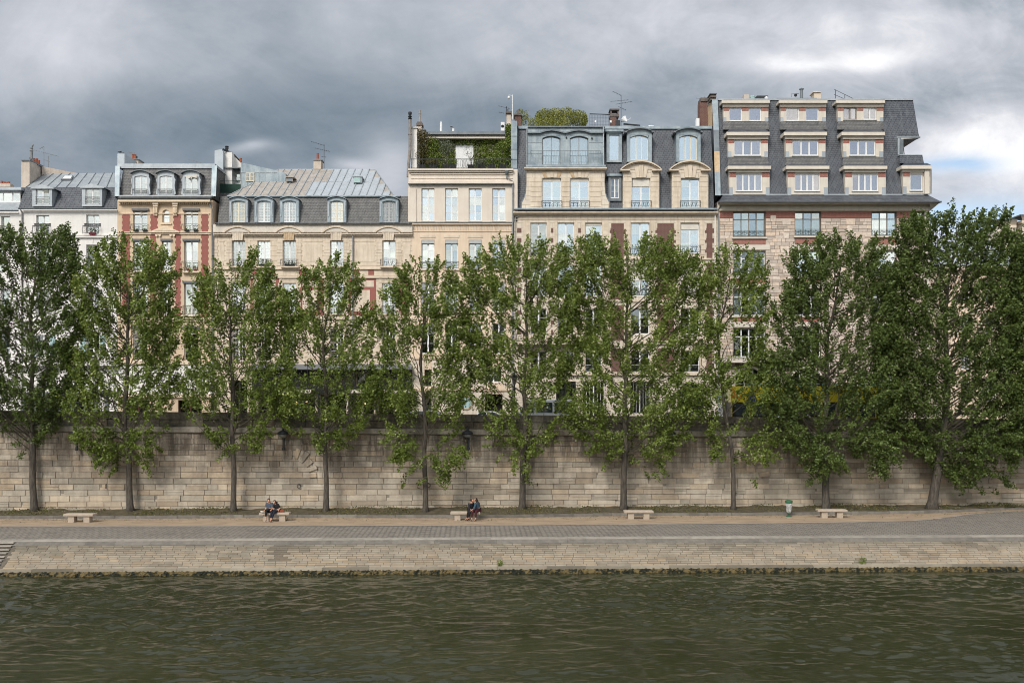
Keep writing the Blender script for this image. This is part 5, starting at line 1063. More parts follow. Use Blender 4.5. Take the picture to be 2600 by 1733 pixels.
for i, o in enumerate(o1+o2+o3+o4):
    bl = .22 if i == 4 else (.09 if i == 2 else (1.0 if i == 9 else (.5 if i == 8 else 0)))
    win(h, *o, rows=(.33, .66), gm=pane_b if i in (1, 3, 4) else (pane if i < 10 else pane_d), cur=(1 if i in (1, 2) else (.6 if i == 3 else 0)), blind=bl, ms=.12)
for i, o in enumerate(o1+o2): rail(h, o[0]-2, o[1]+2, o[3]-20, o[3]-1, out=.12, style='scroll')
rail(h, 1311, 1559, 848, 868, out=.72, style='scroll', name='balcony_railing')
for o in o4: rail(h, o[0], o[1], o[3]-16, o[3], out=.04, style='h', sides=False)
for i, o in enumerate(gr): win(h, *o, rows=(.5,), cols=3, gm=pane_d, fm=frame_w if i in (2, 3) else iron, mun=.03)
for o in (gr[1], gr[3], gr[4]): rail(h, o[0], o[1], o[2]+6, o[3], out=.03, style='bars', name='window_bars', step=.13)
gutter(h, 1305, 1821, 532, Y=YB-.42, br=.62); pipe(h, [(1815, 534), (1816, 550), (1816, 1080)], m=frame_w, Y=YB-.14, r=.05); pipe(h, [(1318, 548), (1308, 552), (1308, 900)], m=frame_y, Y=YB-.12, r=.04)
part(h, 'roof', [slate, zinc_blue], lambda b: (mansard(b, 1310, 1813, 532, YB+.36, 412, YB+.9, 7), mansard(b, 1313.5, 1809, 412, YB+.9, 326, YB+1.6, 6), b.pb(1316, 1808, 320, 327, YB+1.45, 6, 1), b.pb(1306, 1820, 528, 531, YB-.38, .5, 1)))
# zinc double dormer of the upper level
def _(b):
    Y = YB+.35; b.pb(1338, 1536, 337, 423, Y, 2.4, 0) if False else facade(b, 1339, 1534, 322, 421, [(1377, 1423, 345, 418), (1447, 1494, 345, 418)], Y=Y, dep=.4, thick=2.4, mi=0)
    for c in (1400, 1470.5): spandrel(b, X_(c, Y), 23.3/PX, Z_(351, Y), 6/PX, Z_(344.6, Y), Y, Y+.4)
    xs_ = [1339, 1370, 1385, 1400, 1415, 1435, 1455, 1470, 1485, 1500, 1534]; qs = [336, 336, 331, 329, 331, 336, 331, 329, 331, 336, 336]
    for i in range(10): b.hexa([P(xs_[i], qs[i]+2.5, Y-.22), P(xs_[i+1], qs[i+1]+2.5, Y-.22), P(xs_[i+1], qs[i+1]-1, Y-.22), P(xs_[i], qs[i]-1, Y-.22)], [P(xs_[i], qs[i]+2.5, Y), P(xs_[i+1], qs[i+1]+2.5, Y), P(xs_[i+1], qs[i+1]-1, Y), P(xs_[i], qs[i]-1, Y)], 1)
    b.pb(1340, 1536, 320, 323, Y-.15, 2, 1); b.pb(1336, 1538, 418.5, 423.5, Y-.7, .9, 0)
    for x, q in ((1438, 349), (1503, 351)): b.tube(P(x, q, Y-.1), P(x, q, Y+.1), .07, n=6, mi=2)
    for q in (362, 390): b.pb(1340, 1376, q, q+.6, Y-.012, .02, 1); b.pb(1495, 1533, q, q+.6, Y-.012, .02, 1)
d = part(h, 'zinc_dormer', [zinc_blue, zinc_dark, iron], _)
for a_, c_ in ((1377, 1423), (1447, 1494)): win(d, a_, c_, 345, 418, Y=YB+.35, rec=.25, arch=6, rows=(), flat=True, cur=1, gm=pane, fm=frame_g, leaves=2, ms=.05)
rail(d, 1347, 1525, 387, 418, Y=YB+.35, out=.55, style='bars', m=zinc_dark, name='railing', step=.2)
pipe(d, [(1338, 325), (1338, 420)], m=zinc, Y=YB+.25, r=.035); pipe(d, [(1532, 322), (1533, 420)], m=zinc_light, Y=YB+.2, r=.045)
def _(b):
    Y = YB+.75; facade(b, 1540, 1579, 333, 412, [(1546, 1573, 342, 408)], Y=Y, dep=.2, thick=2, mi=0); b.pb(1535, 1583, 329, 334, Y-.2, 2, 1); b.pb(1542, 1577, 335, 338, Y-.08, .1, 0)
d = part(h, 'zinc_dormer', [zinc_blue, zinc_blue], _); win(d, 1546, 1573, 342, 408, Y=YB+.75, rec=.12, rows=(), leaves=1, flat=True, cur=1, gm=pane_b, fm=frame_y)
for a_, c_, w0, w1 in ((1592, 1655, 1599, 1646), (1717, 1779, 1724, 1771)):
    c = (a_+c_)/2
    def _(b):
        Y = YB+.45; facade(b, a_, c_, 335, 411, [(w0, w1, 343, 406)], Y=Y, dep=.3, thick=2.2, mi=0)
        spandrel(b, X_(c, Y), (w1-w0)/2/PX, Z_(350, Y), 7/PX, Z_(342.6, Y), Y, Y+.3)
        arc_band(b, X_(c, Y), 32/PX, Z_(335, Y), 7/PX, .09, Y-.25, Y+2, 1); b.prism(arc_pts(X_(c, Y), 31/PX, Z_(335.2, Y), 7.5/PX), Y-.02, Y+2, 0)
        for s in (-1, 1): b.pb(c+s*34-3, c+s*34+3, 333, 336, Y-.25, 2, 1)
        b.hexa([P(a_-2, 412, Y-.1), P(c_+2, 412, Y-.1), P(c_, 400, Y-.02), P(a_, 400, Y-.02)], [P(a_-2, 412, Y+.3), P(c_+2, 412, Y+.3), P(c_, 400, Y+.3), P(a_, 400, Y+.3)], 0) if False else None
    d = part(h, 'zinc_dormer', [zinc_blue, zinc_dark], _)
    win(d, w0, w1, 343, 406, Y=YB+.45, rec=.15, arch=7, rows=(), leaves=3, ms=.07, flat=True, cur=1, gm=pane_b, fm=frame_c)
# stone front of the lower level
def _(b):
    Y = YB-.02; ops = [(1377, 1425, 452, 527), (1448, 1495, 452, 527)]
    facade(b, 1337, 1535, 430, 530, ops, Y=Y, dep=.28, thick=1.6, mi=0)
    for s, x in ((-1, 1337), (1, 1535)):
        b.pp([(x, 530), (x+s*12, 530), (x+s*11, 514), (x+s*5, 502), (x+s*1.5, 490), (x, 470)], Y, 1.0, 0); b.pp([(x, 530), (x+s*15, 530), (x+s*13.5, 512), (x+s*7, 500), (x+s*3, 488), (x+s*1.5, 465), (x, 470)], Y+.1, 1.2, 2)
    for c in (1401, 1471.5):
        for k in (-2, -1, 0, 1, 2): b.pp([(c+k*8-3.9, 450), (c+k*8+3.9, 450), (c+k*10.5+4.7, 436), (c+k*10.5-4.7, 436)], Y-.04-.03*(k == 0), .06, 3 if abs(k) == 2 and c < 1440 or k == -2 else 1)
    q = 450; i = 0
    while q < 525:
        for a_, c_ in ((1347, 1375), (1427, 1446), (1497, 1526)): b.pb(a_, c_, q+.5, min(q+11.8, 528), Y-.03, .04, 1)
        q += 12.6
    b.pb(1331, 1541, 424.5, 428, Y-.35, .4, 1); b.pb(1333, 1539, 428, 432, Y-.2, .25, 1)
d = part(h, 'stone_dormer', [lime_pale, lime_plain, zinc_dark, lime_brown], _)
for a_, c_ in ((1377, 1425), (1448, 1495)):
    win(d, a_, c_, 452, 527, Y=YB-.02, rec=.2, rows=(.33, .72), flat=True, gm=pane_b, blind=.09, ms=.12); rail(d, a_-2, c_+2, 510, 526, Y=YB-.02, out=.1, style='scroll')
for c, w in ((1628, 1), (1752.5, 2)):
    def _(b):
        Y = YB-.02; facade(b, c-46, c+46, 430, 530, [(c-23.5, c+23.5, 452, 527)], Y=Y, dep=.28, thick=1.8, mi=0)
        hw = 50
        b.prism(arc_pts(X_(c, Y), 46/PX, Z_(430, Y), 19/PX, 14), Y-.05, Y+1.2, 0)
        arc_band(b, X_(c, Y-.35), 50/PX, Z_(430, Y-.35), 20/PX, .11, Y-.35, Y+1.3, 1, n=14); arc_band(b, X_(c, Y-.2), 44/PX, Z_(430, Y-.2), 17/PX, .07, Y-.2, Y, 1, n=14)
        for s in (-1, 1): b.pb(min(c+s*53, c+s*28), max(c+s*53, c+s*28), 429.5, 433, Y-.33, .4, 1); b.pb(min(c+s*48, c+s*30), max(c+s*48, c+s*30), 433, 435.5, Y-.18, .2, 1)
        for k in (-1, 0, 1): b.pp([(c+k*8.5-4, 450.5), (c+k*8.5+4, 450.5), (c+k*12+5.4, 424-(k == 0)*5), (c+k*12-5.4, 424-(k == 0)*5)], Y-.08-.05*(k == 0), .12, 1)
        q = 437; 
        while q < 525:
            b.pb(c-44, c-25, q+.5, min(q+11.8, 528), Y-.03, .04, 1); b.pb(c+25, c+44, q+.5, min(q+11.8, 528), Y-.03, .04, 1); q += 12.9
    d = part(h, 'stone_dormer', [lime_pale, lime_plain], _)
    win(d, c-23.5, c+23.5, 452, 527, Y=YB-.02, rec=.2, rows=(.33, .72) if w == 2 else (.5, .75), flat=True, gm=pane_b, blind=.28 if w == 1 else .04, ms=.12); rail(d, c-26, c+26, 510, 526, Y=YB-.02, out=.1, style='scroll')
def _(b):
    Y = YB+.3; facade(b, 1545, 1578, 446, 510, [(1550, 1572, 452, 503)], Y=Y, dep=.2, thick=1.2, mi=0); b.pb(1541, 1583, 441, 446.5, Y-.15, 1, 1)
d = part(h, 'zinc_dormer', [zinc_dark, zinc_blue], _); win(d, 1550, 1572, 452, 503, Y=YB+.3, rec=.1, rows=(.33, .66), flat=True, gm=pane)
antenna(h, 1577, 243, 322, YB+4, [(1555, 232, 1578, 243, 6), (1550, 258, 1596, 254, 6), (1563, 265, 1605, 258, 6), (1570, 271, 1590, 280, 5)], iron)
def _(b):
    Y = YB+4; b.pb(1550, 1565, 295, 322, Y, .8, 0); b.pb(1548, 1573, 276, 279, Y-.1, 1.1, 1); b.pb(1550, 1553, 279, 292, Y, .8, 1); b.pb(1568, 1571, 279, 292, Y, .8, 1); b.pb(1549, 1572, 290, 296, Y-.05, 1, 1); b.pb(1564, 1575, 305, 320, Y-.3, .3, 2)
    b.tube(P(1583, 302, Y), P(1592, 309, Y-.2), .3, .05, n=10, mi=3); b.tube(P(1583, 315, Y), P(1625, 319, Y), .07, n=6, mi=2); b.path([P(1580, 308, Y), P(1598, 303, Y), P(1601, 300, Y)], .02, n=4, mi=3)
    b.lathe(P(1653, 322, Y), [(.3, 0), (.27, .06), (.05, .10)], 10, 3)
part(h, 'chimney', [dark_brick, MATS['sooty_stone'], iron, frame_w], _)
def _(b):
    Y = YB+3.5
    for z in (292, 300, 308, 316): b.tube(P(1497, z, Y), P(1549, z, Y), .014, n=4)
    for k in range(14): x = 1497+k*4; b.tube(P(x, 321, Y), P(x, 292, Y), .010, n=4)
    b.tube(P(1497, 289, Y-.2), P(1549, 291, Y-.2), .03, n=5)
part(h, 'roof_grating', iron, _); part(h, 'floodlight', frame_w, lambda b: (b.pb(1510, 1514, 306, 311, YB+3.3, .15), b.pb(1549, 1553, 306, 311, YB+3.3, .15)))
part(h, 'chimney', [dark_brick, MATS['sooty_stone']], lambda b: (b.pb(1307, 1323, 293, 320, YB+2.2, 1, 0), b.pb(1305, 1325, 289, 293, YB+2.1, 1.2, 1), b.pb(1313, 1318, 279, 289, YB+2.4, .4, 1)))
hg = [(1328, 278, 324, 18, .5), (1360, 310, 324, 30, .5), (1395, 282, 320, 42, 1), (1440, 277, 320, 46, 1), (1478, 284, 320, 28, .8)]
hd = thing('rooftop_hedge', 'large rounded yellow-green hedge growing on the roof of the limestone and brick house', 'hedge', (X_(1410, YB+4), YB+4, Z_(321, YB+4)))
b = MB()
for cx, q0, q1, rx, dn in ((1385, 276, 322, 26, 1), (1412, 275, 322, 26, 1), (1440, 274, 322, 28, 1.1), (1468, 280, 322, 24, 1), (1484, 292, 322, 9, .4), (1368, 284, 318, 12, .4)):
    Yh = YB+4; x, _, z = P(cx, (q0+q1)/2, Yh); leafball(b, int(1500*dn), .06, ell((x, Yh, z), rx/PX*1.03, 1.0, (q1-q0)/2/PX*1.1), lambda: random.gauss(.55, .2))
b.build('foliage', hedge_m, hd)
b = MB(); [b.path([P(x, 322, YB+4), P(x+4, 300, YB+4), P(x+10, 285, YB+4.1)], .03, .01, n=4) for x in (1380, 1410, 1440, 1465)]; b.build('stem', bark_b, hd)
hd = thing('rooftop_hedge', 'low bright green clipped hedge in front of the large roof-top hedge', 'hedge', (X_(1380, YB+3.2), YB+3.2, Z_(321, YB+3)))
b = MB(); leafball(b, 2300, .05, lambda: (X_(random.uniform(1341, 1444), YB+3), YB+3+random.uniform(-.3, .3), Z_(random.uniform(296+abs(random.gauss(0, 6)), 322), YB+3)), lambda: random.gauss(.7, .15)); b.build('foliage', hedge_m, hd)
hd = thing('rooftop_hedge', 'small rounded green shrub at the left end of the roof, beside brick chimney', 'hedge', (X_(1326, YB+4), YB+4, Z_(321, YB+4)))
b = MB(); x, _, z = P(1324, 298, YB+4); leafball(b, 900, .055, ell((x, YB+4, z), .62, .5, .72), lambda: random.gauss(.5, .2)); b.build('foliage', hedge_m, hd); b = MB(); b.tube(P(1324, 322, YB+4), P(1324, 296, YB+4), .04, .02, n=5); b.tube(P(1342, 322, YB+3.6), P(1342, 277, YB+3.6), .015, n=4); b.build('stem', grey_pipe, hd)
# ================================================================ stone house with stacked dormers at the right
h = thing('town_house', 'broad pink rubble-stone house with three rows of white-framed dormers in a steep slate roof', 'house', (X_(2090), YB, ZS), GR)
w1 = [(1862, 1943, 538, 601), (2019, 2084, 538, 598), (2214, 2276, 538, 598), (2320, 2347, 538, 598)]
w2 = [(1862, 1943, 637, 702), (2019, 2084, 637, 702), (2214, 2276, 637, 702)]; w3 = [(a_, c_, 735, 800) for a_, c_, _, _ in w2]; w4 = [(a_, c_, 833, 906) for a_, c_, _, _ in w2]
gd = [(1868, 1936, 935, 1075), (2000, 2095, 935, 1075), (2210, 2290, 935, 1075)]
ALLW = w1+w2+w3+w4+gd
def _(b):
    facade(b, 1822, 2360, 512, 1084, ALLW, dark=1)
    x1 = X_(2360)
    for a_, c_ in ((1827, 1861), (1944, 2018), (2085, 2213), (2277, 2319)): b.pb(a_, c_, 536, 553, YB-.03, .05, 3)
    for a_, c_, *_ in w2:
        for q0, q1 in ((606, 620), (707, 720), (805, 818)): b.pb(a_, c_+1, q0, q1, YB-.035, .05, 3)
    for a_, c_, _, q in w1: b.pb(a_-3, c_+5, q+.5, q+4.5, YB-.16, .18, 2)
    for row in (w2, w3, w4):
        for a_, c_, q0, q1 in row: b.pb(a_-9, c_+12, q0-16, q0-3, YB-.07, .1, 2); b.pb(a_-3, c_+5, q1+.5, q1+4.5, YB-.14, .16, 2)
    b.pb(1822, 2360, 536-21, 536, YB-.10, .1, 2); b.pb(2347.5, 2360, 536, 1084, YB-.06, .06, 2); b.pb(1822, 1827, 536, 1084, YB-.03, .05, 2)
    b.pb(1830, 1990, 911, 920, YB-.8, .8, 2)
    for c in (1902, 2047, 2250): arc_band(b, X_(c), 38/PX, Z_(958), 24/PX, .18, YB-.05, YB+.1, 2); spandrel(b, X_(c), 48/PX, Z_(958), 28/PX, Z_(929), YB-.01, YB+.1, 0)
    b.pb(1822, 2360, 1078, 1084, YB-.08, .08, 2)
part(h, 'wall', [rubble_base, room, white_stone, red_brick], _)
# every stone of the rubble front
def _(b):
    rx = lambda a_, c_, q0, q1: not any(o[0]-3 < c_ and o[1]+3 > a_ and o[2]-(14 if o[2] > 600 else 0) < q1 and o[3]+(20 if o[3] < 900 else 0) > q0 for o in ALLW)
    q = 554.0
    while q < 1076:
        hh = random.choice((7.5, 8.5, 9.5)); big = []
        q1 = q+hh; bl_ = sorted((o[0]-1, o[1]+1) for o in ALLW if o[2]-(16 if o[2] > 600 else 0) < q1-2 and o[3]+(20 if o[3] < 900 else 0) > q+2)
        spans = []; s0 = 1827.0
        for a_, c_ in bl_: spans.append((s0, a_)); s0 = max(s0, c_)
        spans.append((s0, 2347.0)); todo = []
        for s0, s1 in spans:
            x = s0
            while x < s1-3:
                w = random.uniform(9, 26); w = s1-x if s1-x-w < 7 else w; todo.append((x, w)); x += w
        for x, w in todo:
            k = random.random()
            if w > 3:
                if 1: 
                    b.ct = random.random(); b.ch = random.random()**2*.7; d = random.uniform(.02, .06)
                    if k < .25: b.pb(x+.5, x+w-.5, q+.4, q+hh/2-.3, YB-d, .1); b.ct = random.random(); b.pb(x+.5, x+w-.5, q+hh/2+.3, q1-.4, YB-d*.8, .1)
                    elif k < .33 and w > 14 and rx(x, x+w, q-hh, q1): b.ct = random.uniform(.6, 1); b.pb(x+.5, x+w-.5, q-hh*.9, q1-.4, YB-.065, .1)
                    else: b.pb(x+.5, x+w-.5, q+.4, q1-.4, YB-d, .1)
        q += hh
part(h, 'rubble_stones', rubble, _)
for i, o in enumerate(w1): win(h, *o, rows=(), trans=.28, leaves=4 if o[1]-o[0] > 75 else (3 if i < 3 else 1), fm=frame_g, gm=pane, cur=(.5 if i == 0 else 0), ms=.07)
for i, o in enumerate(w2+w3+w4): win(h, *o, rows=(), trans=.28, leaves=4 if o[1]-o[0] > 75 else 3, gm=pane if i < 3 else pane_d, cur=(.5 if i == 3 else 0), ms=.09)
for o in w1[:3]: rail(h, o[0], o[1], o[3]-16, o[3]-.5, out=.05, style='cross', m=green_iron, sides=False)
for o in w2+w3: rail(h, o[0], o[1], o[3]-16, o[3]-.5, out=.05, style='cross', m=green_iron, sides=False)
rail(h, 1832, 1988, 893, 911, out=.75, style='bars', m=green_iron, name='balcony_railing')
for o in gd: win(h, *o, rows=(.3, .6), leaves=3, fm=frame_y, gm=pane_d)
# roofs
YR = [YB+.15, YB+.85, YB+1.75]
def _(b):
    Y0, Y1 = YB+.25, YB+2.5
    z0, z1 = Z_(495, Y0), Z_(254, Y1)
    f = lambda px, q: P(px, q, Y0+(Y1-Y0)*(495-q)/241)
    fr = [f(1829, 495), f(2348, 495), f(2343, 413), f(2342, 394), f(2284, 394), f(2277, 349), f(2335, 349), f(2332, 338), f(2318, 254), f(1822, 254)]
    bk = [(p[0], Y1+7, p[2]) for p in fr]; n = len(fr)
    b.add(fr+bk, [tuple(range(n)), tuple(range(2*n-1, n-1, -1))]+[(i, i+n, (i+1) % n+n, (i+1) % n) for i in range(n)], 0)
    b.pb(1822, 2320, 250.5, 254.5, Y1-.1, 6, 1)
    # skirt roof over the eaves
    ya, yb = YB-.95, YB+.28; A = [P(1828, 511, ya), P(2388, 511, ya), P(2354, 494, yb), P(1836, 494, yb)]
    b.add(A+[(A[0][0], yb+2, A[0][2]), (A[1][0]-.0, YB+6, A[1][2]), (A[2][0], YB+6, A[2][2]), (A[3][0], yb+2, A[3][2])], [(0, 1, 2, 3), (1, 5, 6, 2), (0, 3, 7, 4), (0, 4, 5, 1), (3, 2, 6, 7)], 2)
    b.pb(1828, 2352, 492.5, 495, YB+.2, .3, 1)
    # corner: soffit wedge, recess and little terrace
    b.hexa([f(2277, 350), P(2337, 350, YB+1.2), P(2337, 347, YB+1.2), f(2277, 347)], [(f(2277, 350)[0], YB+7, Z_(352, YB+3)), (P(2337, 350, YB+1.2)[0], YB+7, Z_(352, YB+3)), (P(2337, 347, YB+1.2)[0], YB+7, Z_(346, YB+3)), (f(2277, 347)[0], YB+7, Z_(346, YB+3))], 3)
    b.hexa([P(2284, 414, YB+.6), P(2346, 414, YB+.6), P(2342, 394, YB+.9), P(2284, 394, YB+.9)], [P(2284, 414, YB+4), P(2346, 414, YB+4), P(2342, 394, YB+4), P(2284, 394, YB+4)], 0)
    b.pb(2284, 2342, 392.3, 394.5, YB+.85, 3, 1)
part(h, 'roof', [slate, zinc, slate, zinc_dark], _)
part(h, 'corner_recess', [zinc_dark, white_wall, zinc, iron], lambda b: (b.pb(2279, 2294, 351, 394, YB+1.5, 3, 0), b.pb(2280, 2284, 351, 393, YB+1.15, .2, 2), b.hexa([P(2288, 352.5, YB+1.5), P(2332, 351, YB+1.3), P(2332, 350.5, YB+1.3), P(2288, 350.5, YB+1.5)], [P(2288, 366, YB+6), P(2300, 364, YB+6), P(2300, 350, YB+6), P(2288, 350, YB+6)], 1), b.tube(P(2294, 372, YB+1.6), P(2296, 392, YB+1.6), .03, n=5, mi=3)))
part(h, 'eaves', [white_stone, lime_plain], lambda b: (b.hexa([P(1828, 514, YB-.9), P(2386, 513, YB-.9), P(2386, 511.5, YB-.9), P(1828, 511.5, YB-.9)], [P(1828, 522, YB-.02), P(2362, 521, YB-.02), P(2388, 512, YB+3), P(1828, 512, YB+3)]), b.pb(1822, 2362, 532, 535, YB-.16, .16, 1), b.pb(1826, 2361, 517, 532, YB-.14, .14),
     b.hexa([P(2361, 535, YB), P(2362, 535, YB), P(2387, 514, YB-.8), P(2361, 514, YB-.8)], [P(2361, 535, YB+6), P(2362, 535, YB+6), P(2387, 514, YB+6), P(2361, 514, YB+6)])))
b = MB(); Yg = YB-1.02; pr = [(Yg+.1*math.cos(t), Z_(511.5, Yg)+.11*math.sin(t)) for t in [math.pi+math.pi*k/6 for k in range(7)]]; b.xprism(X_(1826, Yg), X_(2390, Yg), pr); b.box(X_(2388, Yg), X_(2391, Yg), Yg, YB+6, Z_(513.5, Yg), Z_(510, Yg)); b.build('gutter', zinc_dark, h)
pipe(h, [(1831, 514), (1830, 521), (1822, 533), (1824, 560), (1824, 1080)], Y=YB-.2)
part(h, 'party_wall_flashing', [zinc_blue, zinc_light, lime_brown, zinc_dark], lambda b: [b.hexa([P(x0, q0, y0), P(x0+14, q0, y0), P(x1+14, q1, y1), P(x1, q1, y1)], [P(x0, q0, y0+3), P(x0+14, q0, y0+3), P(x1+14, q1, y1+3), P(x1, q1, y1+3)], m_) for x0, q0, y0, x1, q1, y1, m_ in ((1816, 496, YB-.1, 1814.5, 437, YB+.4, 0), (1814.5, 437, YB+.4, 1813, 384, YB+.9, 2), (1813, 384, YB+.9, 1811.5, 330, YB+1.4, 3), (1811.5, 330, YB+1.4, 1808, 253, YB+2, 0))])
part(h, 'chimney', [dark_brick, MATS['sooty_stone'], lime_brown, zinc_blue], lambda b: (b.pb(1777, 1797, 258, 320, YB+3.6, 1, 0), b.pb(1779, 1799, 248, 257, YB+3.5, 1.2, 1), b.hexa([P(1797.5, 320, YB+3.6), P(1809, 320, YB+2.2), P(1809, 256, YB+2.2), P(1797.5, 268, YB+3.6)], [P(1797.5, 320, YB+5), P(1812, 320, YB+5), P(1812, 252, YB+5), P(1797.5, 268, YB+5)], 2), b.pb(1804, 1818, 247, 254, YB+2.1, 1, 1), b.pb(1803, 1819, 243, 247, YB+2, 1.2, 1), b.pb(1806, 1816, 239, 243, YB+2.1, .8, 1), b.pb(1802.5, 1820, 236.5, 239, YB+2, 1.2, 1), b.pb(1797, 1800, 263, 268, YB+3.4, .3, 3)))
part(h, 'air_conditioner', [frame_w], lambda b: b.pb(1768, 1776, 300, 320, YB+3.2, .6)); antenna(h, 1789, 246, 256, YB+3.6, [(1766, 249, 1792, 254, 4)])
part(h, 'vent', [plaster, shutter_g, iron, frame_w, lime_plain, zinc_dark], lambda b: (b.pb(1889, 1901, 240, 252, YB+4, .8, 0), b.lathe(P(1911, 252, YB+4), [(.22, 0), (.22, .12), (.24, .12), (.24, .25), (.1, .3)], 10, 1), b.pb(1922, 1950, 243, 252, YB+4, .6, 2), b.lathe(P(1946, 252, YB+3.8), [(.14, 0), (.16, .15), (.05, .22)], 8, 3),
     b.pb(1972, 2075, 249, 252, YB+3, 2, 5), b.tube(P(2035, 250, YB+4), P(2035, 228, YB+4), .13, n=10, mi=5), b.lathe(P(2035, 229, YB+4), [(.08, 0), (.2, .05), (.2, .1), (.05, .18)], 10, 5), b.pb(2067, 2084, 234, 252, YB+4, .9, 4), b.pb(2065, 2085, 231.5, 234, YB+3.9, 1.1, 4), b.path([P(2009, 247, YB+4), P(2009, 239, YB+4), P(2028, 238, YB+4)], .02, n=4, mi=2), b.tube(P(2020, 242, YB+4), P(2020.3, 242, YB+3.9), .13, n=10, mi=2)))
part(h, 'roof_rail', iron, lambda b: (b.tube(P(2121, 252, YB+3), P(2121, 228, YB+3), .025, n=5), b.tube(P(2145, 252, YB+3), P(2145, 240, YB+3), .025, n=5), b.tube(P(2118, 227, YB+3), P(2169, 252, YB+3), .02, n=4), b.tube(P(2118, 240, YB+3), P(2145, 252, YB+3), .02, n=4)))
def stone_dormer(cor, Y, q, wins, kind, leaves, base):
    """cor: cornice px span; q: rows (cap top, cornice top, band, brick, stone, bottom)"""
    a_, c_ = cor
    def _(b):
        cap, q1, q2, q3, q4, q5 = q
        facade(b, a_+4, c_-4, q2, q5, [w[:4] for w in wins], Y=Y, dep=.2, thick=2.6, mi=0)
        b.pb(a_, c_, q1, q2-1.5, Y-.35, 2.6, 1); b.pb(a_+3, c_-3, q2-1.5, q3, Y-.12, .3, 1)
        if cap < q1: b.hexa([P(a_, q1, Y-.33), P(c_, q1, Y-.33), P(c_-12, cap, Y+.7), P(a_+8, cap, Y+.7)], [P(a_, q1, Y+2), P(c_, q1, Y+2), P(c_-12, cap, Y+2), P(a_+8, cap, Y+2)], 3)
        edges = sorted([a_+4]+[w[0] for w in wins]+[w[1] for w in wins]+[c_-4])
        for k in range(0, len(edges), 2): b.pb(edges[k]+.3, edges[k+1]-.3, q3+.2, q4, Y-.02, .05, 2)
        for k in (0, len(edges)-2):
            e0, e1 = edges[k], edges[k+1]; s0, s1 = (e0, (e0+e1)/2) if k == 0 else ((e0+e1)/2, e1)
            b.pb(s0, s1, q5-(q5-q4)*.42, q5+2, Y-.03, .05, 4)
        if base: b.hexa([P(a_+2, base, Y-.35), P(c_-2, base, Y-.35), P(c_-4, q5-1, Y-.02), P(a_+4, q5-1, Y-.02)], [P(a_+2, base, Y+.6), P(c_-2, base, Y+.6), P(c_-4, q5-1, Y+.6), P(a_+4, q5-1, Y+.6)], 5)
        b.pb(wins[0][0]-1, wins[-1][1]+1, wins[0][3], wins[0][3]+1.5, Y-.08, .2, 4)
    d = part(h, 'dormer', [white_stone, white_stone, red_brick, slate, zinc, slate_old], _)
    for w in wins: win(d, w[0], w[1], w[2], w[3], Y=Y, rec=.1, rows=(), leaves=leaves if len(w) < 5 else w[4], flat=True, gm=pane_p, cur=(.5 if len(w) > 5 else 0), ms=.11, fw=.07, fm=frame_w if len(w) < 6 else frame_g)
    return d
for (cor, wins) in (((1833, 1955), [(1851, 1884, 273, 307), (1901, 1933, 273, 307)]), ((1978, 2101), [(1996, 2029, 273, 307), (2046, 2079, 273, 307)]), ((2123, 2247), [(2142, 2176, 273, 304, 2, 1), (2192, 2226, 273, 304, 2)])):
    stone_dormer(cor, YR[2], (254, 255, 263, 271, 281.5, 309), wins, 1, 1, 329)
for cor, w in (((1845, 1954), (1864, 1932)), ((1991, 2100), (2012, 2078)), ((2137, 2247), (2157, 2223))):
    stone_dormer(cor, YR[1], (328, 335, 345, 353, 363.5, 399), [(*w, 355, 395)], 2, 3, 420)
for cor, w in (((1848, 1958), (1869, 1935)), ((1996, 2106), (2018, 2082)), ((2142, 2253), (2164, 2230))):
    stone_dormer(cor, YR[0], (416, 421, 430.5, 437, 449, 494), [(*w, 441, 485)], 3, 4, None)
stone_dormer((2289, 2366), YR[0], (414, 420, 430, 436, 448, 492), [(2311, 2343, 441, 484)], 3, 1, None)
part(h, 'corner_pier', white_stone, lambda b: (b.pb(2348, 2359, 430, 492, YB-.02, 2.5), b.hexa([P(2359, 492, YB), P(2360, 492, YB), P(2360, 430, YB), P(2359, 430, YB)], [P(2359, 492, YB+3), P(2366, 492, YB+3), P(2366, 430, YB+3), P(2359, 430, YB+3)])))
# ================================================================ beyond the side street
YC = 104.0
h = thing('stone_mansion', 'distant pale stone building with green copper ridge and tall chimneys at the right edge', 'building', (X_(2560, YC), YC, ZS))
part(h, 'wall', [peach, room, lime_plain], lambda b: (facade(b, 2395, 2720, 680, 1076, [(2440+k*62, 2462+k*62, q, q+52) for k in range(4) for q in (715, 800, 885, 965)], Y=YC, dep=.3, mi=0, dark=1, thick=14), b.pb(2393, 2720, 676, 684, YC-.5, .5, 2), b.pb(2395, 2720, 868, 874, YC-.2, .2, 2)))
for k in range(4):
    for q in (715, 800, 885, 965):
        win(h, 2440+k*62, 2462+k*62, q, q+52, Y=YC, rec=.2, rows=(.33, .66), gm=pane_d)
part(h, 'roof', [zinc_light, copper], lambda b: (mansard(b, 2400, 2720, 680, YC, 606, YC+5, 8, inset=3.5), b.pb(2556, 2720, 600, 607, YC+5, 2, 1), b.hexa([P(2575, 640, YC-.3), P(2600, 600, YC+3), P(2604, 596, YC+3), P(2580, 640, YC-.3)], [P(2575, 640, YC+1), P(2600, 600, YC+4), P(2604, 596, YC+4), P(2580, 640, YC+1)], 0)))
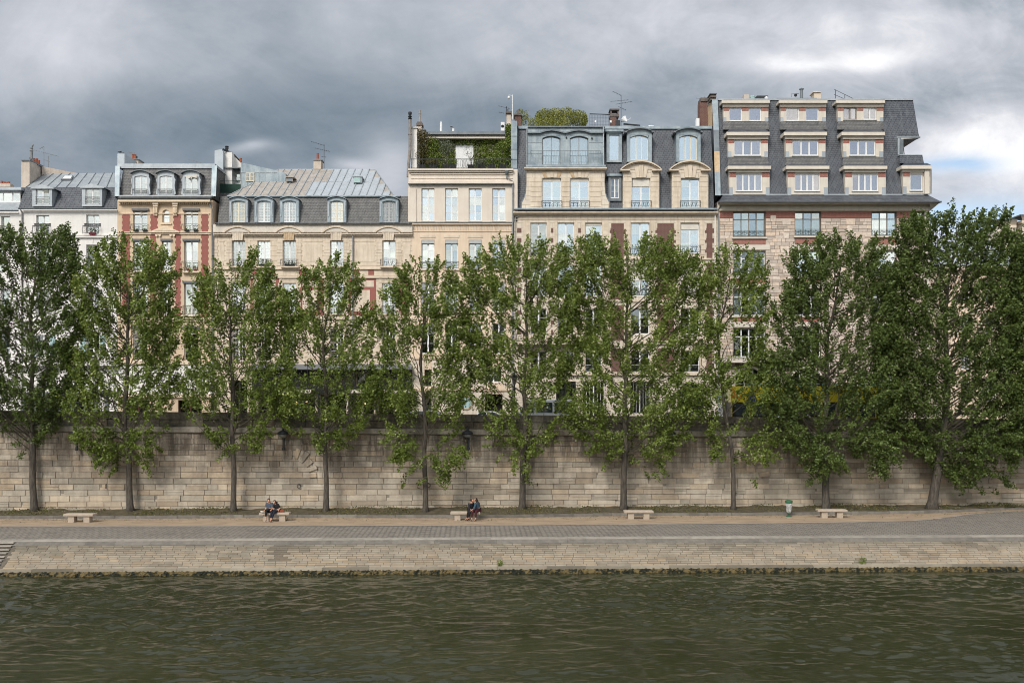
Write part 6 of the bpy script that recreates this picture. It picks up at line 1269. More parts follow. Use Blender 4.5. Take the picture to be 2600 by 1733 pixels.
for a_, c_, q0, nm in ((2532, 2580, 556, 1), (2596, 2640, 544, 2)):
    part(h, 'chimney', [lime_pale, lime_plain, zinc_dark], lambda b: (b.pb(a_, c_, q0+22, 650, YC+3, 2.2, 0), b.pb(a_-1, c_+1, q0+15, q0+22, YC+2.9, 2.4, 1), b.hexa([P(a_, q0+15, YC+3), P(c_, q0+15, YC+3), P(c_+4, q0+2, YC+2.6), P(a_-4, q0+2, YC+2.6)], [P(a_, q0+15, YC+5.2), P(c_, q0+15, YC+5.2), P(c_+4, q0+2, YC+5.6), P(a_-4, q0+2, YC+5.6)], 1), b.pb(a_-5, c_+5, q0, q0+2, YC+2.5, 3.2, 2)))
# ================================================================ trees: trunk, rising limbs, sprays of small leaves
def add_leaf_mesh(name, cen, nrm, size, tone, m, parent):
    """one small kite-shaped face per leaf"""
    n = len(cen); base = np.array(BASE[parent])
    r = rng.normal(size=(n, 3)); nrm = nrm/np.linalg.norm(nrm, axis=1)[:, None]
    u_ = np.cross(nrm, r); u_ /= np.linalg.norm(u_, axis=1)[:, None]; w_ = np.cross(nrm, u_)
    s = size[:, None]; c = cen-base
    v = np.stack([c-u_*s, c-w_*s*.72+u_*s*.15, c+u_*s*1.1, c+w_*s*.72+u_*s*.15], 1).reshape(-1, 3)
    me = bpy.data.meshes.new(name); me.vertices.add(4*n); me.vertices.foreach_set('co', v.ravel().astype(np.float32))
    me.loops.add(4*n); me.loops.foreach_set('vertex_index', np.arange(4*n, dtype=np.int32)); me.polygons.add(n); me.polygons.foreach_set('loop_start', np.arange(0, 4*n, 4, dtype=np.int32)); me.update(calc_edges=True)
    me.attributes.new('tone', 'FLOAT', 'FACE').data.foreach_set('value', np.clip(tone, 0, 1).astype(np.float32))
    me.materials.append(m); o = link(bpy.data.objects.new(name, me)); o.parent = parent; BASE[o] = Vector(base); return o
def poplar(label, trunk, prof, spires, seed, dens=1.0, m=None, rb=.21, kind='poplar_tree', tbias=0., gap=.42, zb=1.47, group='trees along the lower quay', lsz=.070):
    r = np.random.default_rng(seed); rr = random.Random(seed)
    bx_, by_, _ = G(trunk[0][0], trunk[0][1], zb); Yt = by_
    root = thing(kind, label, 'tree', (bx_, by_, zb-.05), group)
    T = [Vector(P(a, q, Yt)) for a, q in trunk]
    T[0].z = zb-.25
    top = Vector(P((prof[0][1]+prof[0][2])/2, prof[0][0]+25, Yt)); T.append(top)
    Tz = [t.z for t in T]; Tx = [t.x for t in T]
    H = T[-1].z-T[0].z
    def tx(z): return float(np.interp(z, Tz, Tx))
    b = MB(); pts = []; 
    for k in range(29):
        z = T[0].z+H*k/28; pts.append((tx(z)+.05*math.sin(z*1.3+seed)*min(1, k/6), Yt+.06*math.sin(z*.9+seed*2)*min(1, k/6)-.25*max(0, z-8)/8, z))
    def rad(t): return rb*(1.0+.75*math.exp(-t*H/.28))*(1-t)**.85*.96+.012
    b.path(pts, rad, n=9)
    b.build('trunk', bark, root, smooth=True); br = MB()
    for k_, f_ in ((-2, .45), (-1, .45)):
        a_, b__ = prof[k_], prof[k_-1]; prof = list(prof); prof[k_] = (a_[0]-(12 if k_ == -1 else 6), a_[1]+(b__[1]-a_[1])*f_, a_[2]+(b__[2]-a_[2])*f_)
    q_ = np.array([p[0] for p in prof]); L_ = np.array([p[1] for p in prof]); R_ = np.array([p[2] for p in prof])
    qs = np.linspace(q_[0], q_[-1], 200); wd = np.interp(qs, q_, R_-L_); pr = wd/wd.sum()
    area = wd.mean()*(q_[-1]-q_[0])*(Yt/F)**2
    NS = int(area*12.0*dens); gap = gap-.07; cen = []; nr = []; sz = []; tn = []
    oct_ = r.uniform(0, 100, 3)
    def gapn(p): return (math.sin(p[0]*1.9+oct_[0])+math.sin(p[2]*1.35+oct_[1]+.6*math.sin(p[0]*1.1))+math.sin(p[1]*2.1+oct_[2]+p[2]*.7)+.8*math.sin(p[0]*3.7-p[2]*2.9+oct_[1]))/3.8
    def spray(p, d, ln, n, rad_, tone0):
        t = r.beta(1.3, 1.3, n)[:, None]; pos = np.array(p)+np.array(d)*t*ln+r.normal(size=(n, 3))*rad_*(1.15-.75*t)*np.array([1, 1, .9])
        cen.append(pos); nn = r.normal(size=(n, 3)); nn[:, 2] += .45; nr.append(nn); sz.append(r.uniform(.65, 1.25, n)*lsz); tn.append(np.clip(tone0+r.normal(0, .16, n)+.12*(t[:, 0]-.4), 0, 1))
    made = 0; tries = 0
    while made < NS and tries < NS*4:
        tries += 1; q = r.choice(qs, p=pr)+r.normal()*6; q += abs(r.normal())*26 if q > 1060 else 0; l, R = np.interp(q, q_, L_), np.interp(q, q_, R_); cx, hw = (l+R)/2, (R-l)/2
        uu = r.uniform(-1, 1); uu = math.copysign(abs(uu)**.72, uu); vv = r.uniform(-1, 1)*math.sqrt(1-uu*uu*.96); ra = math.hypot(uu, vv)
        edge = 1.03+.10*math.sin(q*.043+oct_[0]+(3 if uu > 0 else 0))+.07*math.sin(q*.11+oct_[1]+(2 if uu > 0 else 0))
        xw = P(cx, q, Yt)[0]+hw*Yt/F*uu*edge; z = P(cx, q, Yt)[2]; yw = Yt-.35+min(hw*Yt/F, 2.7)*.8*vv
        if gapn((xw, yw, z)) > gap-.40*max(0, (q-1010)/150) and r.uniform() < .93: continue
        ax = tx(z-1.2); out = Vector((xw-ax, yw-Yt, 0)); o_ = out.length; out = out.normalized() if o_ > .01 else Vector((1, 0, 0))
        low = max(0, (q-1040)/150)
        d = (out*.55+Vector((0, 0, 1.0-.9*min(1.2, low)*(2.1 if o_ > .6 else .3)))+Vector(r.normal(size=3))*.22).normalized()
        ln = r.uniform(.55, 1.15); n = int(r.uniform(38, 68)); p = Vector((xw, yw, z))-d*ln*.5
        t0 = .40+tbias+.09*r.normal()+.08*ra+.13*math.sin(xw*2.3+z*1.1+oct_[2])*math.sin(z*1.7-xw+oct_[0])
        spray(p, d, ln, n, r.uniform(.09, .175), t0)
        if r.uniform() < .06 and z > zb+4.6:
            za = max(zb+3.2, z-.55-o_*r.uniform(.55, .95)); ty = Yt-.25*max(0, za-8)/8; a_ = Vector((tx(za), ty, za)); m_ = a_.lerp(p, .55)+Vector((0, 0, -.12*o_))+Vector(r.normal(size=3))*.08
            w0 = .012+.009*o_; br.path([a_, a_.lerp(m_, .5)+Vector(r.normal(size=3))*.04, m_, p, p+d*ln*.6], w0*(1.4 if r.uniform() < .2 else 1), .007, n=4)
        made += 1
    for k in range(9):          # heavier crooked limbs
        za = zb+3.6+k*(H-6)/9+r.uniform(-.3, .3); a_ = Vector((tx(za), Yt-.25*max(0, za-8)/8, za)); th = k*2.4+seed; l_ = r.uniform(1.6, 3.0)*(1-.45*k/9)
        d0 = Vector((math.cos(th), .7*math.sin(th)-.2, 0)); q1 = a_+d0*l_*.35+Vector((0, 0, l_*.45)); q2 = a_+d0*l_*.62+Vector((r.normal()*.15, r.normal()*.1, l_*1.0)); q3 = a_+d0*l_*.8+Vector((r.normal()*.2, 0, l_*1.7))
        br.path([a_, a_.lerp(q1, .5)+Vector((0, 0, -.06)), q1, q1.lerp(q2, .5)+Vector(r.normal(size=3))*.05, q2, q3], .060*(1-.5*k/9), .012, n=5)
    for (a, q) in spires:       # leaders that stick out of the top
        tip = Vector(P(a, q, Yt)); tip.y += rr.uniform(-.8, .5); foot = tip-Vector((rr.uniform(-.2, .2)+(tip.x-tx(tip.z-2))*.25, 0, 2.3))
        d = (tip-foot).normalized(); br.path([foot-d*1.5, foot, tip], .03, .006, n=4)
        for k in range(9): p = foot+d*(k/8*2.3-.2); spray(p, d, .34, int(46-3.2*k), .20-.017*k, .5+tbias)
    cen = np.vstack(cen); nr = np.vstack(nr); sz = np.concatenate(sz); tn = np.concatenate(tn)
    keep = ~((cen[:, 1] > 60.35+.0473*cen[:, 0]-.22) & (cen[:, 2] < 5.97-.0094*cen[:, 0]+1.35)); keep &= cen[:, 2] > zb+.8
    cen, nr, sz, tn = cen[keep], nr[keep], sz[keep], tn[keep]
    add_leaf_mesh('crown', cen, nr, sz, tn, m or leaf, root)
    vs = br.v; br.v = [(x, min(y, Yw(x)-.05) if z < Zc(x)+1.35 else y, z) for x, y, z in vs]; br.build('limbs', bark_b, root)
    return len(cen)
tot = 0
tot += poplar('leftmost tree, dark and full, its crown cut by the left edge', [(88, 1298), (84, 1200), (78, 1100), (80, 1000), (85, 900), (80, 800)],
  [(592, 20, 190), (640, -20, 198), (700, -60, 203), (800, -65, 205), (900, -65, 195), (1000, -55, 170), (1060, 0, 150), (1105, 25, 130), (1130, 50, 110)], [(66, 571), (40, 590), (112, 600), (150, 579), (178, 592), (193, 606), (5, 640)], 1, 1.25, leaf_dk, rb=.21, tbias=-.02, gap=.55, lsz=.070)
tot += poplar('tree with a slightly curved trunk in front of the ochre house', [(332, 1298), (326, 1190), (319, 1100), (320, 1000), (325, 900), (330, 760)],
  [(606, 290, 345), (640, 250, 430), (700, 215, 448), (800, 205, 445), (900, 190, 455), (1000, 185, 452), (1060, 180, 442), (1110, 195, 410), (1150, 270, 390), (1165, 290, 370)], [(302, 602), (326, 597), (280, 627), (375, 614), (425, 634), (350, 625)], 2, 1.1, rb=.20, gap=.5)
tot += poplar('slim straight tree before the limestone house, nearest left of the seated couple', [(593, 1298), (592, 1100), (590, 1000), (588, 850), (583, 750)],
  [(652, 590, 650), (690, 520, 700), (750, 500, 725), (850, 485, 738), (950, 480, 735), (1010, 480, 730), (1060, 490, 700), (1100, 545, 680), (1125, 575, 640)], [(642, 629), (611, 646), (560, 668), (690, 684), (530, 690), (710, 712)], 3, .95, rb=.17)
tot += poplar('straight tree just right of the seated couple by the wall', [(828, 1298), (827, 1150), (826, 1050), (828, 950), (820, 850)],
  [(660, 830, 885), (700, 765, 905), (760, 735, 935), (850, 722, 955), (950, 735, 962), (1020, 715, 960), (1080, 730, 930), (1110, 765, 880), (1140, 800, 850)], [(856, 643), (887, 657), (812, 672), (836, 652), (770, 700), (745, 730)], 4, .85, rb=.165, gap=.36)
tot += poplar('tree in front of the cream roof-garden house, low leafy sprays on the trunk', [(1080, 1298), (1079, 1180), (1078, 1080), (1075, 1000), (1068, 900)],
  [(668, 1050, 1125), (700, 1000, 1155), (760, 965, 1172), (850, 965, 1180), (950, 958, 1178), (1050, 970, 1172), (1120, 980, 1175), (1170, 1015, 1165), (1205, 1030, 1110)], [(1112, 649), (1066, 654), (1030, 672), (1090, 668), (1148, 688), (1000, 712)], 5, .85, rb=.165, gap=.36)
tot += poplar('wide tree behind the kissing couple\'s bench, right of it, forked limbs', [(1325, 1293), (1329, 1180), (1334, 1050), (1332, 950), (1338, 850)],
  [(618, 1250, 1420), (660, 1195, 1450), (720, 1180, 1462), (800, 1178, 1466), (900, 1180, 1455), (1000, 1190, 1440), (1080, 1240, 1420), (1150, 1262, 1395), (1195, 1270, 1350)], [(1269, 590), (1225, 626), (1300, 604), (1340, 600), (1375, 612), (1420, 622), (1447, 640)], 6, .95, rb=.20, gap=.42)
tot += poplar('broad tree before the brick-panelled house, behind the middle empty bench', [(1583, 1293), (1585, 1180), (1588, 1050), (1590, 900), (1592, 800)],
  [(612, 1480, 1700), (650, 1462, 1745), (700, 1455, 1780), (800, 1450, 1790), (900, 1445, 1785), (1000, 1445, 1780), (1080, 1440, 1765), (1130, 1470, 1720), (1170, 1530, 1640)], [(1557, 590), (1588, 588), (1640, 592), (1660, 606), (1488, 600), (1441, 597), (1715, 640), (1755, 660)], 7, 1.0, rb=.205, gap=.48)
tot += poplar('slender leaning tree with pale scarred trunk near the litter bin', [(1862, 1293), (1863, 1220), (1856, 1130), (1842, 1040), (1828, 960), (1824, 850)],
  [(640, 1815, 1900), (680, 1795, 1935), (750, 1778, 1950), (850, 1785, 1950), (950, 1800, 1940), (1050, 1775, 1960), (1110, 1790, 1975), (1160, 1830, 1965), (1190, 1845, 1910)], [(1838, 626), (1868, 632), (1812, 650), (1930, 648), (1900, 640)], 8, .72, rb=.145, gap=.30)
tot += poplar('dense tree with low side limb behind the rightmost bench', [(2098, 1293), (2096, 1180), (2095, 1080), (2100, 950), (2100, 850)],
  [(612, 2060, 2225), (650, 2010, 2240), (750, 1985, 2262), (850, 1968, 2265), (950, 1948, 2265), (1050, 1945, 2262), (1120, 1985, 2270), (1170, 2030, 2250), (1195, 2100, 2230)], [(2075, 600), (2110, 590), (2150, 596), (2190, 598), (2225, 590), (2030, 640)], 9, 1.3, leaf_dk, rb=.23, gap=.62, tbias=.02, lsz=.072)
tot += poplar('largest tree, leaning right, dark wide crown near the right edge', [(2365, 1290), (2375, 1220), (2386, 1150), (2400, 1080), (2405, 950), (2395, 820)],
  [(550, 2310, 2535), (600, 2275, 2555), (660, 2262, 2570), (750, 2250, 2585), (850, 2240, 2590), (1000, 2245, 2592), (1080, 2255, 2592), (1130, 2300, 2585), (1180, 2425, 2560), (1210, 2440, 2535)], [(2447, 526), (2497, 532), (2525, 528), (2400, 549), (2350, 545), (2310, 541), (2470, 540)], 10, 1.45, leaf_dk, rb=.30, gap=.78, tbias=-.02, lsz=.075)
tot += poplar('tree at the far right edge, its dark crown mostly outside the photo', [(2668, 1290), (2666, 1150), (2660, 1000), (2660, 850)],
  [(600, 2585, 2740), (680, 2560, 2770), (800, 2550, 2780), (950, 2552, 2780), (1050, 2560, 2770), (1120, 2585, 2740)], [(2610, 590), (2650, 580)], 11, 1.3, leaf_dk, rb=.24, gap=.7, lsz=.075)
print('leaves', tot)
# grass and weeds on the planting strip and along the foot of the wall
nl = 2600; lx = rng.uniform(-30, 32, nl); lyy = np.array([lerp_line(kl, x) for x in lx])-np.abs(rng.normal(0, .9, nl))-.02
ly = np.maximum(lyy, 48.06+.0327*lx+.6)
lr = thing('fallen_leaves', 'dry fallen leaves scattered over the path and the cobbles', 'leaves', (0, 55, ZQ)); lr['kind'] = 'stuff'
nn = rng.normal(size=(nl, 3))*.25; nn[:, 2] += 1; add_leaf_mesh('leaf_litter', np.stack([lx, ly, np.full(nl, ZQ+.028)], 1), nn, rng.uniform(.02, .045, nl), rng.uniform(.2, 1, nl), grass_m, lr)
n = 15000; gx = rng.uniform(-32, 34, n); w_ = rng.uniform(0, 1, n)**.7
kk = np.array([lerp_line(kl, x)+.2 for x in gx]); ww = 60.35+.0473*gx-.03
gy = kk+(ww-kk)*w_; keepn = (np.sin(gx*1.7)+np.sin(gx*.63+1)+rng.normal(0, .6, n)) > -.2; gx, gy, w_ = gx[keepn], gy[keepn], w_[keepn]
gz = ZQ+.14+.12*np.clip(w_-.6, 0, 1)/.4*(.8+.6*np.sin(1.3*gx))+rng.uniform(0, .07, len(gx))
gr_root = thing('grass', 'short weeds and moss along the foot of the quay wall', 'grass', (0, 59, ZQ)); gr_root['kind'] = 'stuff'
nn = rng.normal(size=(len(gx), 3)); nn[:, 2] *= .4; add_leaf_mesh('grass_blades', np.stack([gx, gy, gz], 1), nn, rng.uniform(.02, .05, len(gx)), rng.uniform(0, 1, len(gx)), grass_m, gr_root)
# two plants rooted in the joints of the embankment
for lab, a, q, rz in (('larger bright green weed growing low on the sloping embankment', 2210, 1436, .20), ('small green weed growing in a joint of the sloping embankment', 1268, 1437, .16)):
    x, y, z = P(a, q, 45.9); y = Ye(x)-RUN*.93; z = .42; r_ = thing('weed', lab, 'plant', (x, y, z), None)
    b = MB(); [b.path([(x, y+.05, z-.12), (x+rz*.6*math.cos(k), y-.05, z+rz*.5), (x+rz*math.cos(k), y-.1, z+rz*math.sin(abs(k)))], .008, .004, n=3) for k in (-2.5, -1.2, -.3, .8, 1.9)]; b.build('stem', leaf, r_)
    b = MB(); leafball(b, int(700*rz), .035, ell((x, y-.08, z+.02), rz, .1, rz*1.1), lambda: random.gauss(.6, .2)); b.build('foliage', leaf, r_)
# ================================================================ things on the lower quay
def bench_at(px, q, label, first=None, rz=0.):
    x, y, z = G(px, q, ZQ)
    if first: return dup(first, (x, y+.2, ZQ+.004), label, rz)
    r = thing('stone_bench', label, 'bench', (0, 0, 0), 'stone benches along the path'); BASE[r] = Vector((0, 0, 0))
    b = MB(); b.add([(-.84, -.29, .37), (.84, -.29, .37), (.84, .29, .37), (-.84, .29, .37), (-.84, -.29, .46), (.84, -.29, .46), (.84, .29, .46), (-.84, .29, .46), (-.80, -.22, .495), (.80, -.22, .495), (.80, .24, .495), (-.80, .24, .495)],
          [(3, 2, 1, 0), (0, 1, 5, 4), (1, 2, 6, 5), (2, 3, 7, 6), (3, 0, 4, 7), (4, 5, 9, 8), (5, 6, 10, 9), (6, 7, 11, 10), (7, 4, 8, 11), (8, 9, 10, 11)]); b.build('seat', bench_m, r)
    for s in (-1, 1): b = MB(); x0 = s*.44; b.hexa([(x0-.17, -.2, -.03), (x0+.17, -.2, -.03), (x0+.165, -.2, .37), (x0-.165, -.2, .37)], [(x0-.17, .2, -.03), (x0+.17, .2, -.03), (x0+.165, .2, .37), (x0-.165, .2, .37)]); b.build('leg', bench_m, r)
    r.location = (x, y+.2, ZQ+.004); r.rotation_euler.z = rz; return r
bn1 = bench_at(200, 1326, 'empty stone bench between the two leftmost trees', rz=-.04)
bench_at(696, 1323, 'stone bench under the seated couple leaning together', bn1, .02)
bench_at(1181, 1321, 'stone bench with the kissing couple at its right end', bn1, .03)
bench_at(1622, 1317.5, 'empty stone bench in front of the broad tree, middle right', bn1, -.02)
bench_at(2114, 1314.5, 'empty stone bench right of the green litter bin', bn1, -.05)
def _bin():
    x, y, _ = G(2003, 1311, ZQ); r = thing('litter_bin', 'green-rimmed litter bin with a pale see-through bag beside the rightmost bench', 'litter bin', (x, y, ZQ), None)
    g = mat('bin_green', (.02, .13, .06), (.03, .10, .05), vs=8, rough=.5)
    bag = mat('bin_bag', (.26, .26, .25), (.52, .52, .50), vs=9, rough=.4, bump=.03, bs=14, lo=.45, hi=.6)
    b = MB(); b.lathe((x, y, ZQ), [(.17, 0), (.17, .03), (.03, .05), (.03, .95)], 12); b.build('post', g, r)
    b = MB(); b.lathe((x, y, ZQ), [(.10, .22), (.15, .30), (.165, .5), (.17, .7), (.185, .86)], 14); b.v = [(a+.012*math.sin(9*c+14*a), d+.012*math.cos(11*c), c) for a, d, c in b.v]; b.build('bag', bag, r)
    b = MB(); b.lathe((x, y, ZQ), [(.20, .80), (.215, .84), (.215, .93), (.18, .965), (.06, .985)], 14); b.build('rim', g, r)
    b = MB(); b.lathe((x, y, ZQ), [(.10, .18), (.12, .22), (.10, .26)], 12); b.build('bottom_ring', g, r)
_bin()
for px, q, lab in ((290, 1234, 'iron mooring ring on the quay wall left of the second tree'), (765, 1233, 'iron mooring ring on the quay wall inside the walled-up arch'), (1089, 1231, 'iron mooring ring on the wall just right of the fifth trunk')):
    x = P(px, q, 60.3)[0]; y = Yw(x)-.10; z = P(px, q, y)[2]; r = thing('mooring_ring', lab, 'mooring ring', (x, y, z), 'mooring rings on the wall')
    b = MB(); b.path([(x+.11*math.sin(t)*(.35 if px < 400 else 1), y-.02, z-.0+.12*math.cos(t)) for t in [2*math.pi*k/16 for k in range(17)]], .018, n=6); b.build('ring', iron, r); b = MB(); b.tube((x, y-.04, z+.12), (x, y+.12, z+.13), .025, n=6); b.build('eye_bolt', iron, r)
for px, q, lab in ((1364, 1229, 'short black iron peg on the wall right of the wide tree'), (1872, 1252, 'dark iron peg on the wall just right of the slender leaning trunk')):
    x = P(px, q, 60.5)[0]; y = Yw(x)-.05; z = P(px, q, y)[2]; r = thing('iron_peg', lab, 'peg', (x, y, z), 'pegs on the wall'); b = MB(); b.tube((x, y-.07, z+.05), (x, y+.05, z+.02), .045, .03, n=6); b.tube((x, y-.06, z+.06), (x, y-.06, z-.10), .03, .02, n=6); b.build('peg', iron, r)
glow = bpy.data.materials.new('globe_glass'); glow.use_nodes = True; glow.node_tree.nodes['Principled BSDF'].inputs['Base Color'].default_value = (.22, .22, .2, 1); glow.node_tree.nodes['Principled BSDF'].inputs['Roughness'].default_value = .3
for px, lab in ((222, 'black dome-capped wall lantern behind the leaves left of the second tree'), (728, 'black dome-capped wall lantern above the walled-up arch'), (1188, 'black dome-capped wall lantern above the kissing couple, in clear view'), (1703, 'black dome-capped wall lantern half hidden between two trees, right of the broad tree')):
    x = P(px, 1100, 60.3)[0]; y = Yw(x)-.42; z = P(px, 1100, y)[2]; r = thing('wall_lantern', lab, 'lantern', (x, y, z-.6), 'lanterns on the quay wall')
    b = MB(); b.lathe((x, y, z-.02), [(.30, -.04), (.36, .0), (.30, .10), (.20, .17), (.09, .21), (.06, .27), (.085, .32), (.05, .38), (.02, .50)], 16); b.build('cap', iron, r, smooth=True)
    b = MB(); b.lathe((x, y, z-.14), [(.10, -.12), (.20, -.06), (.25, .02), (.26, .09)], 14); b.build('glass_globe', glow, r, smooth=True)
    b = MB(); b.lathe((x+.04, y+.02, z-1.0), [(.07, -.02), (.10, 0), (.10, .12), (.07, .16), (.065, .60), (.09, .66), (.09, .72)], 10); b.path([(x+.04, y+.02, z-.9), (x+.04, y+.5, z-.95)], .04, n=6); b.path([(x+.04, y+.02, z-.4), (x+.04, y+.45, z-.42)], .03, n=6); b.build('bracket_post', iron, r)
# street lamps on the pavement above
for px, lab in ((150, 'tall black street lamp on the upper pavement before the white house'), (728, 'tall black street lamp on the upper pavement before the black cafe front'), (1306, 'tall black street lamp on the upper pavement by the cream house corner'), (1910, 'tall black street lamp on the upper pavement in front of the yellow bus')):
    x = P(px, 960, 62.5)[0]; y = Yw(x)+1.5; r = thing('street_lamp', lab, 'street lamp', (x, y, ZS), 'street lamps of the upper quay')
    b = MB(); b.lathe((x, y, ZS), [(.16, 0), (.16, .25), (.11, .3), (.11, .8), (.06, .9), (.05, 2.8), (.09, 2.85), (.05, 2.95), (.05, 3.2)], 10); b.build('post', iron, r)
    b = MB(); b.lathe((x, y, ZS+3.2), [(.09, 0), (.20, .45)], 6); b.build('lantern_glass', glow, r); b = MB(); b.lathe((x, y, ZS+3.65), [(.24, 0), (.20, .07), (.12, .18), (.05, .22), (.03, .34)], 6); b.build('lantern_cap', iron, r)
# ================================================================ vehicles on the street
tyre = mat('tyre', (.015, .015, .015)); rimm = mat('wheel_rim', (.35, .35, .36), metal=.8, rough=.35); lampm = mat('lamp_lens', (.6, .6, .6), rough=.2); redl = mat('tail_lens', (.35, .01, .01), rough=.3)
def carpaint(n, c): 
    m = bpy.data.materials.new(n); m.use_nodes = True; p = m.node_tree.nodes['Principled BSDF']; p.inputs['Base Color'].default_value = (*c, 1); p.inputs['Roughness'].default_value = .28; p.inputs['Metallic'].default_value = .2; p.inputs['Coat Weight'].default_value = .6; return m
carglass = glass('car_glass', .45)
def vehicle(name, label, cat, px0, px1, Y, paint, H, prof, wins, W_=1.75, fl=1, wr=.31):
    """prof/wins: side outlines in units of (length, height), the nose at x=0 when fl=1"""
    x0, x1 = X_(px0, Y), X_(px1, Y); Ln = x1-x0; fx = (lambda t: x0+t*Ln) if fl == 1 else (lambda t: x1-t*Ln)
    r = thing(name, label, cat, ((x0+x1)/2, Y+W_/2, ZS), 'vehicles on the upper quay street')
    def solid(pts, ins, y0, y1):   # cross-section narrows towards the roof
        b = MB(); n = len(pts); vs = []
        for yy, sg in ((y0, 1), (y1, -1)): vs += [(fx(t), yy+sg*ins*max(0, z-.55)/.45*W_, ZS+z*H) for t, z in pts]
        f = [tuple(range(n)), tuple(range(2*n-1, n-1, -1))]+[(i, i+n, (i+1) % n+n, (i+1) % n) for i in range(n)]
        b.add(vs, f); return b
    b = solid(prof, .10, Y, Y+W_); o = b.build('body', paint, r)
    bv = o.modifiers.new('bevel', 'BEVEL'); bv.width = .05; bv.segments = 2; bv.limit_method = 'ANGLE'; bv.angle_limit = .5
    for pts in wins:
        for yy, sg in ((Y, 1), (Y+W_, -1)):
            b = MB(); vs = [(fx(t), yy+sg*(.10*max(0, z-.55)/.45*W_)-sg*.012, ZS+z*H) for t, z in pts]; vs2 = [(a, y_+sg*.02, c) for a, y_, c in vs]; n = len(vs)
            b.add(vs+vs2, [tuple(range(n)), tuple(range(2*n-1, n-1, -1))]+[(i, i+n, (i+1) % n+n, (i+1) % n) for i in range(n)])
            b.build('side_window', [carglass_dark], r)
    for t in (.17, .80):
        for yy, s in ((Y+.02, -1), (Y+W_-.22, 1)):
            b = MB(); xx = fx(t); b.tube((xx, yy, ZS+wr), (xx, yy+.2, ZS+wr), wr, n=18); w = b.build('wheel', tyre, r); b = MB(); b.tube((xx, yy-.01 if s < 0 else yy+.19, ZS+wr), (xx, yy+.01 if s < 0 else yy+.21, ZS+wr), wr*.62, n=12); b.build('rim', rimm, w)
    for yy in (Y+.08, Y+W_-.38):
        b = MB(); b.box(min(fx(-.004), fx(.02)), max(fx(-.004), fx(.02)), yy, yy+.3, ZS+.42*H, ZS+.50*H); b.build('headlight', lampm, r)
        b = MB(); b.box(min(fx(.985), fx(1.004)), max(fx(.985), fx(1.004)), yy, yy+.28, ZS+.45*H, ZS+.58*H); b.build('tail_light', redl, r)
    return r
carglass_dark = mat('tinted_glass', (.03, .04, .045), (.04, .05, .055), rough=.05, spec=.9)
HB = [(0, .22), (.02, .5), (.10, .60), (.24, .66), (.36, .93), (.48, 1.0), (.74, .99), (.90, .86), (.97, .62), (1.0, .55), (1.0, .22)]
HW = [[(.29, .68), (.38, .91), (.48, .955), (.555, .955), (.555, .67)], [(.575, .67), (.575, .955), (.74, .94), (.86, .82), (.90, .66)]]
VN = [(0, .18), (.01, .42), (.06, .50), (.17, .58), (.27, .92), (.33, .98), (.96, 1.0), (.995, .95), (1.0, .18)]
VW = [[(.20, .60), (.28, .88), (.40, .90), (.40, .60)], [(.43, .60), (.43, .90), (.68, .90), (.68, .60)], [(.71, .60), (.71, .90), (.94, .90), (.95, .60)]]
silver = carpaint('silver_paint', (.42, .45, .48)); whitep = carpaint('white_paint_car', (.72, .73, .74)); darkp = carpaint('black_paint_car', (.02, .022, .025)); bluep = carpaint('pale_blue_paint', (.32, .40, .48))
vehicle('car', 'silver-blue hatchback parked above the wall at the left, before the white house', 'car', 45, 180, 65.5, bluep, 1.47, HB, HW)
vehicle('car', 'silver hatchback seen over the parapet before the cream house', 'car', 1012, 1168, 65.0, silver, 1.50, HB, HW, fl=-1)
vehicle('car', 'white car directly left of the white van', 'car', 1176, 1282, 67.8, whitep, 1.42, HB, HW)
vehicle('van', 'white van standing above the wall behind the wide forked tree', 'van', 1286, 1458, 66.0, whitep, 2.25, VN, VW, W_=1.95, wr=.34)
vehicle('car', 'black car parked above the wall before the arched doorway', 'car', 1655, 1790, 65.8, darkp, 1.5, HB, HW)
vehicle('car', 'white car with low roof passing in front of the yellow bus', 'car', 1935, 2070, 64.8, whitep, 1.36, HB, HW)
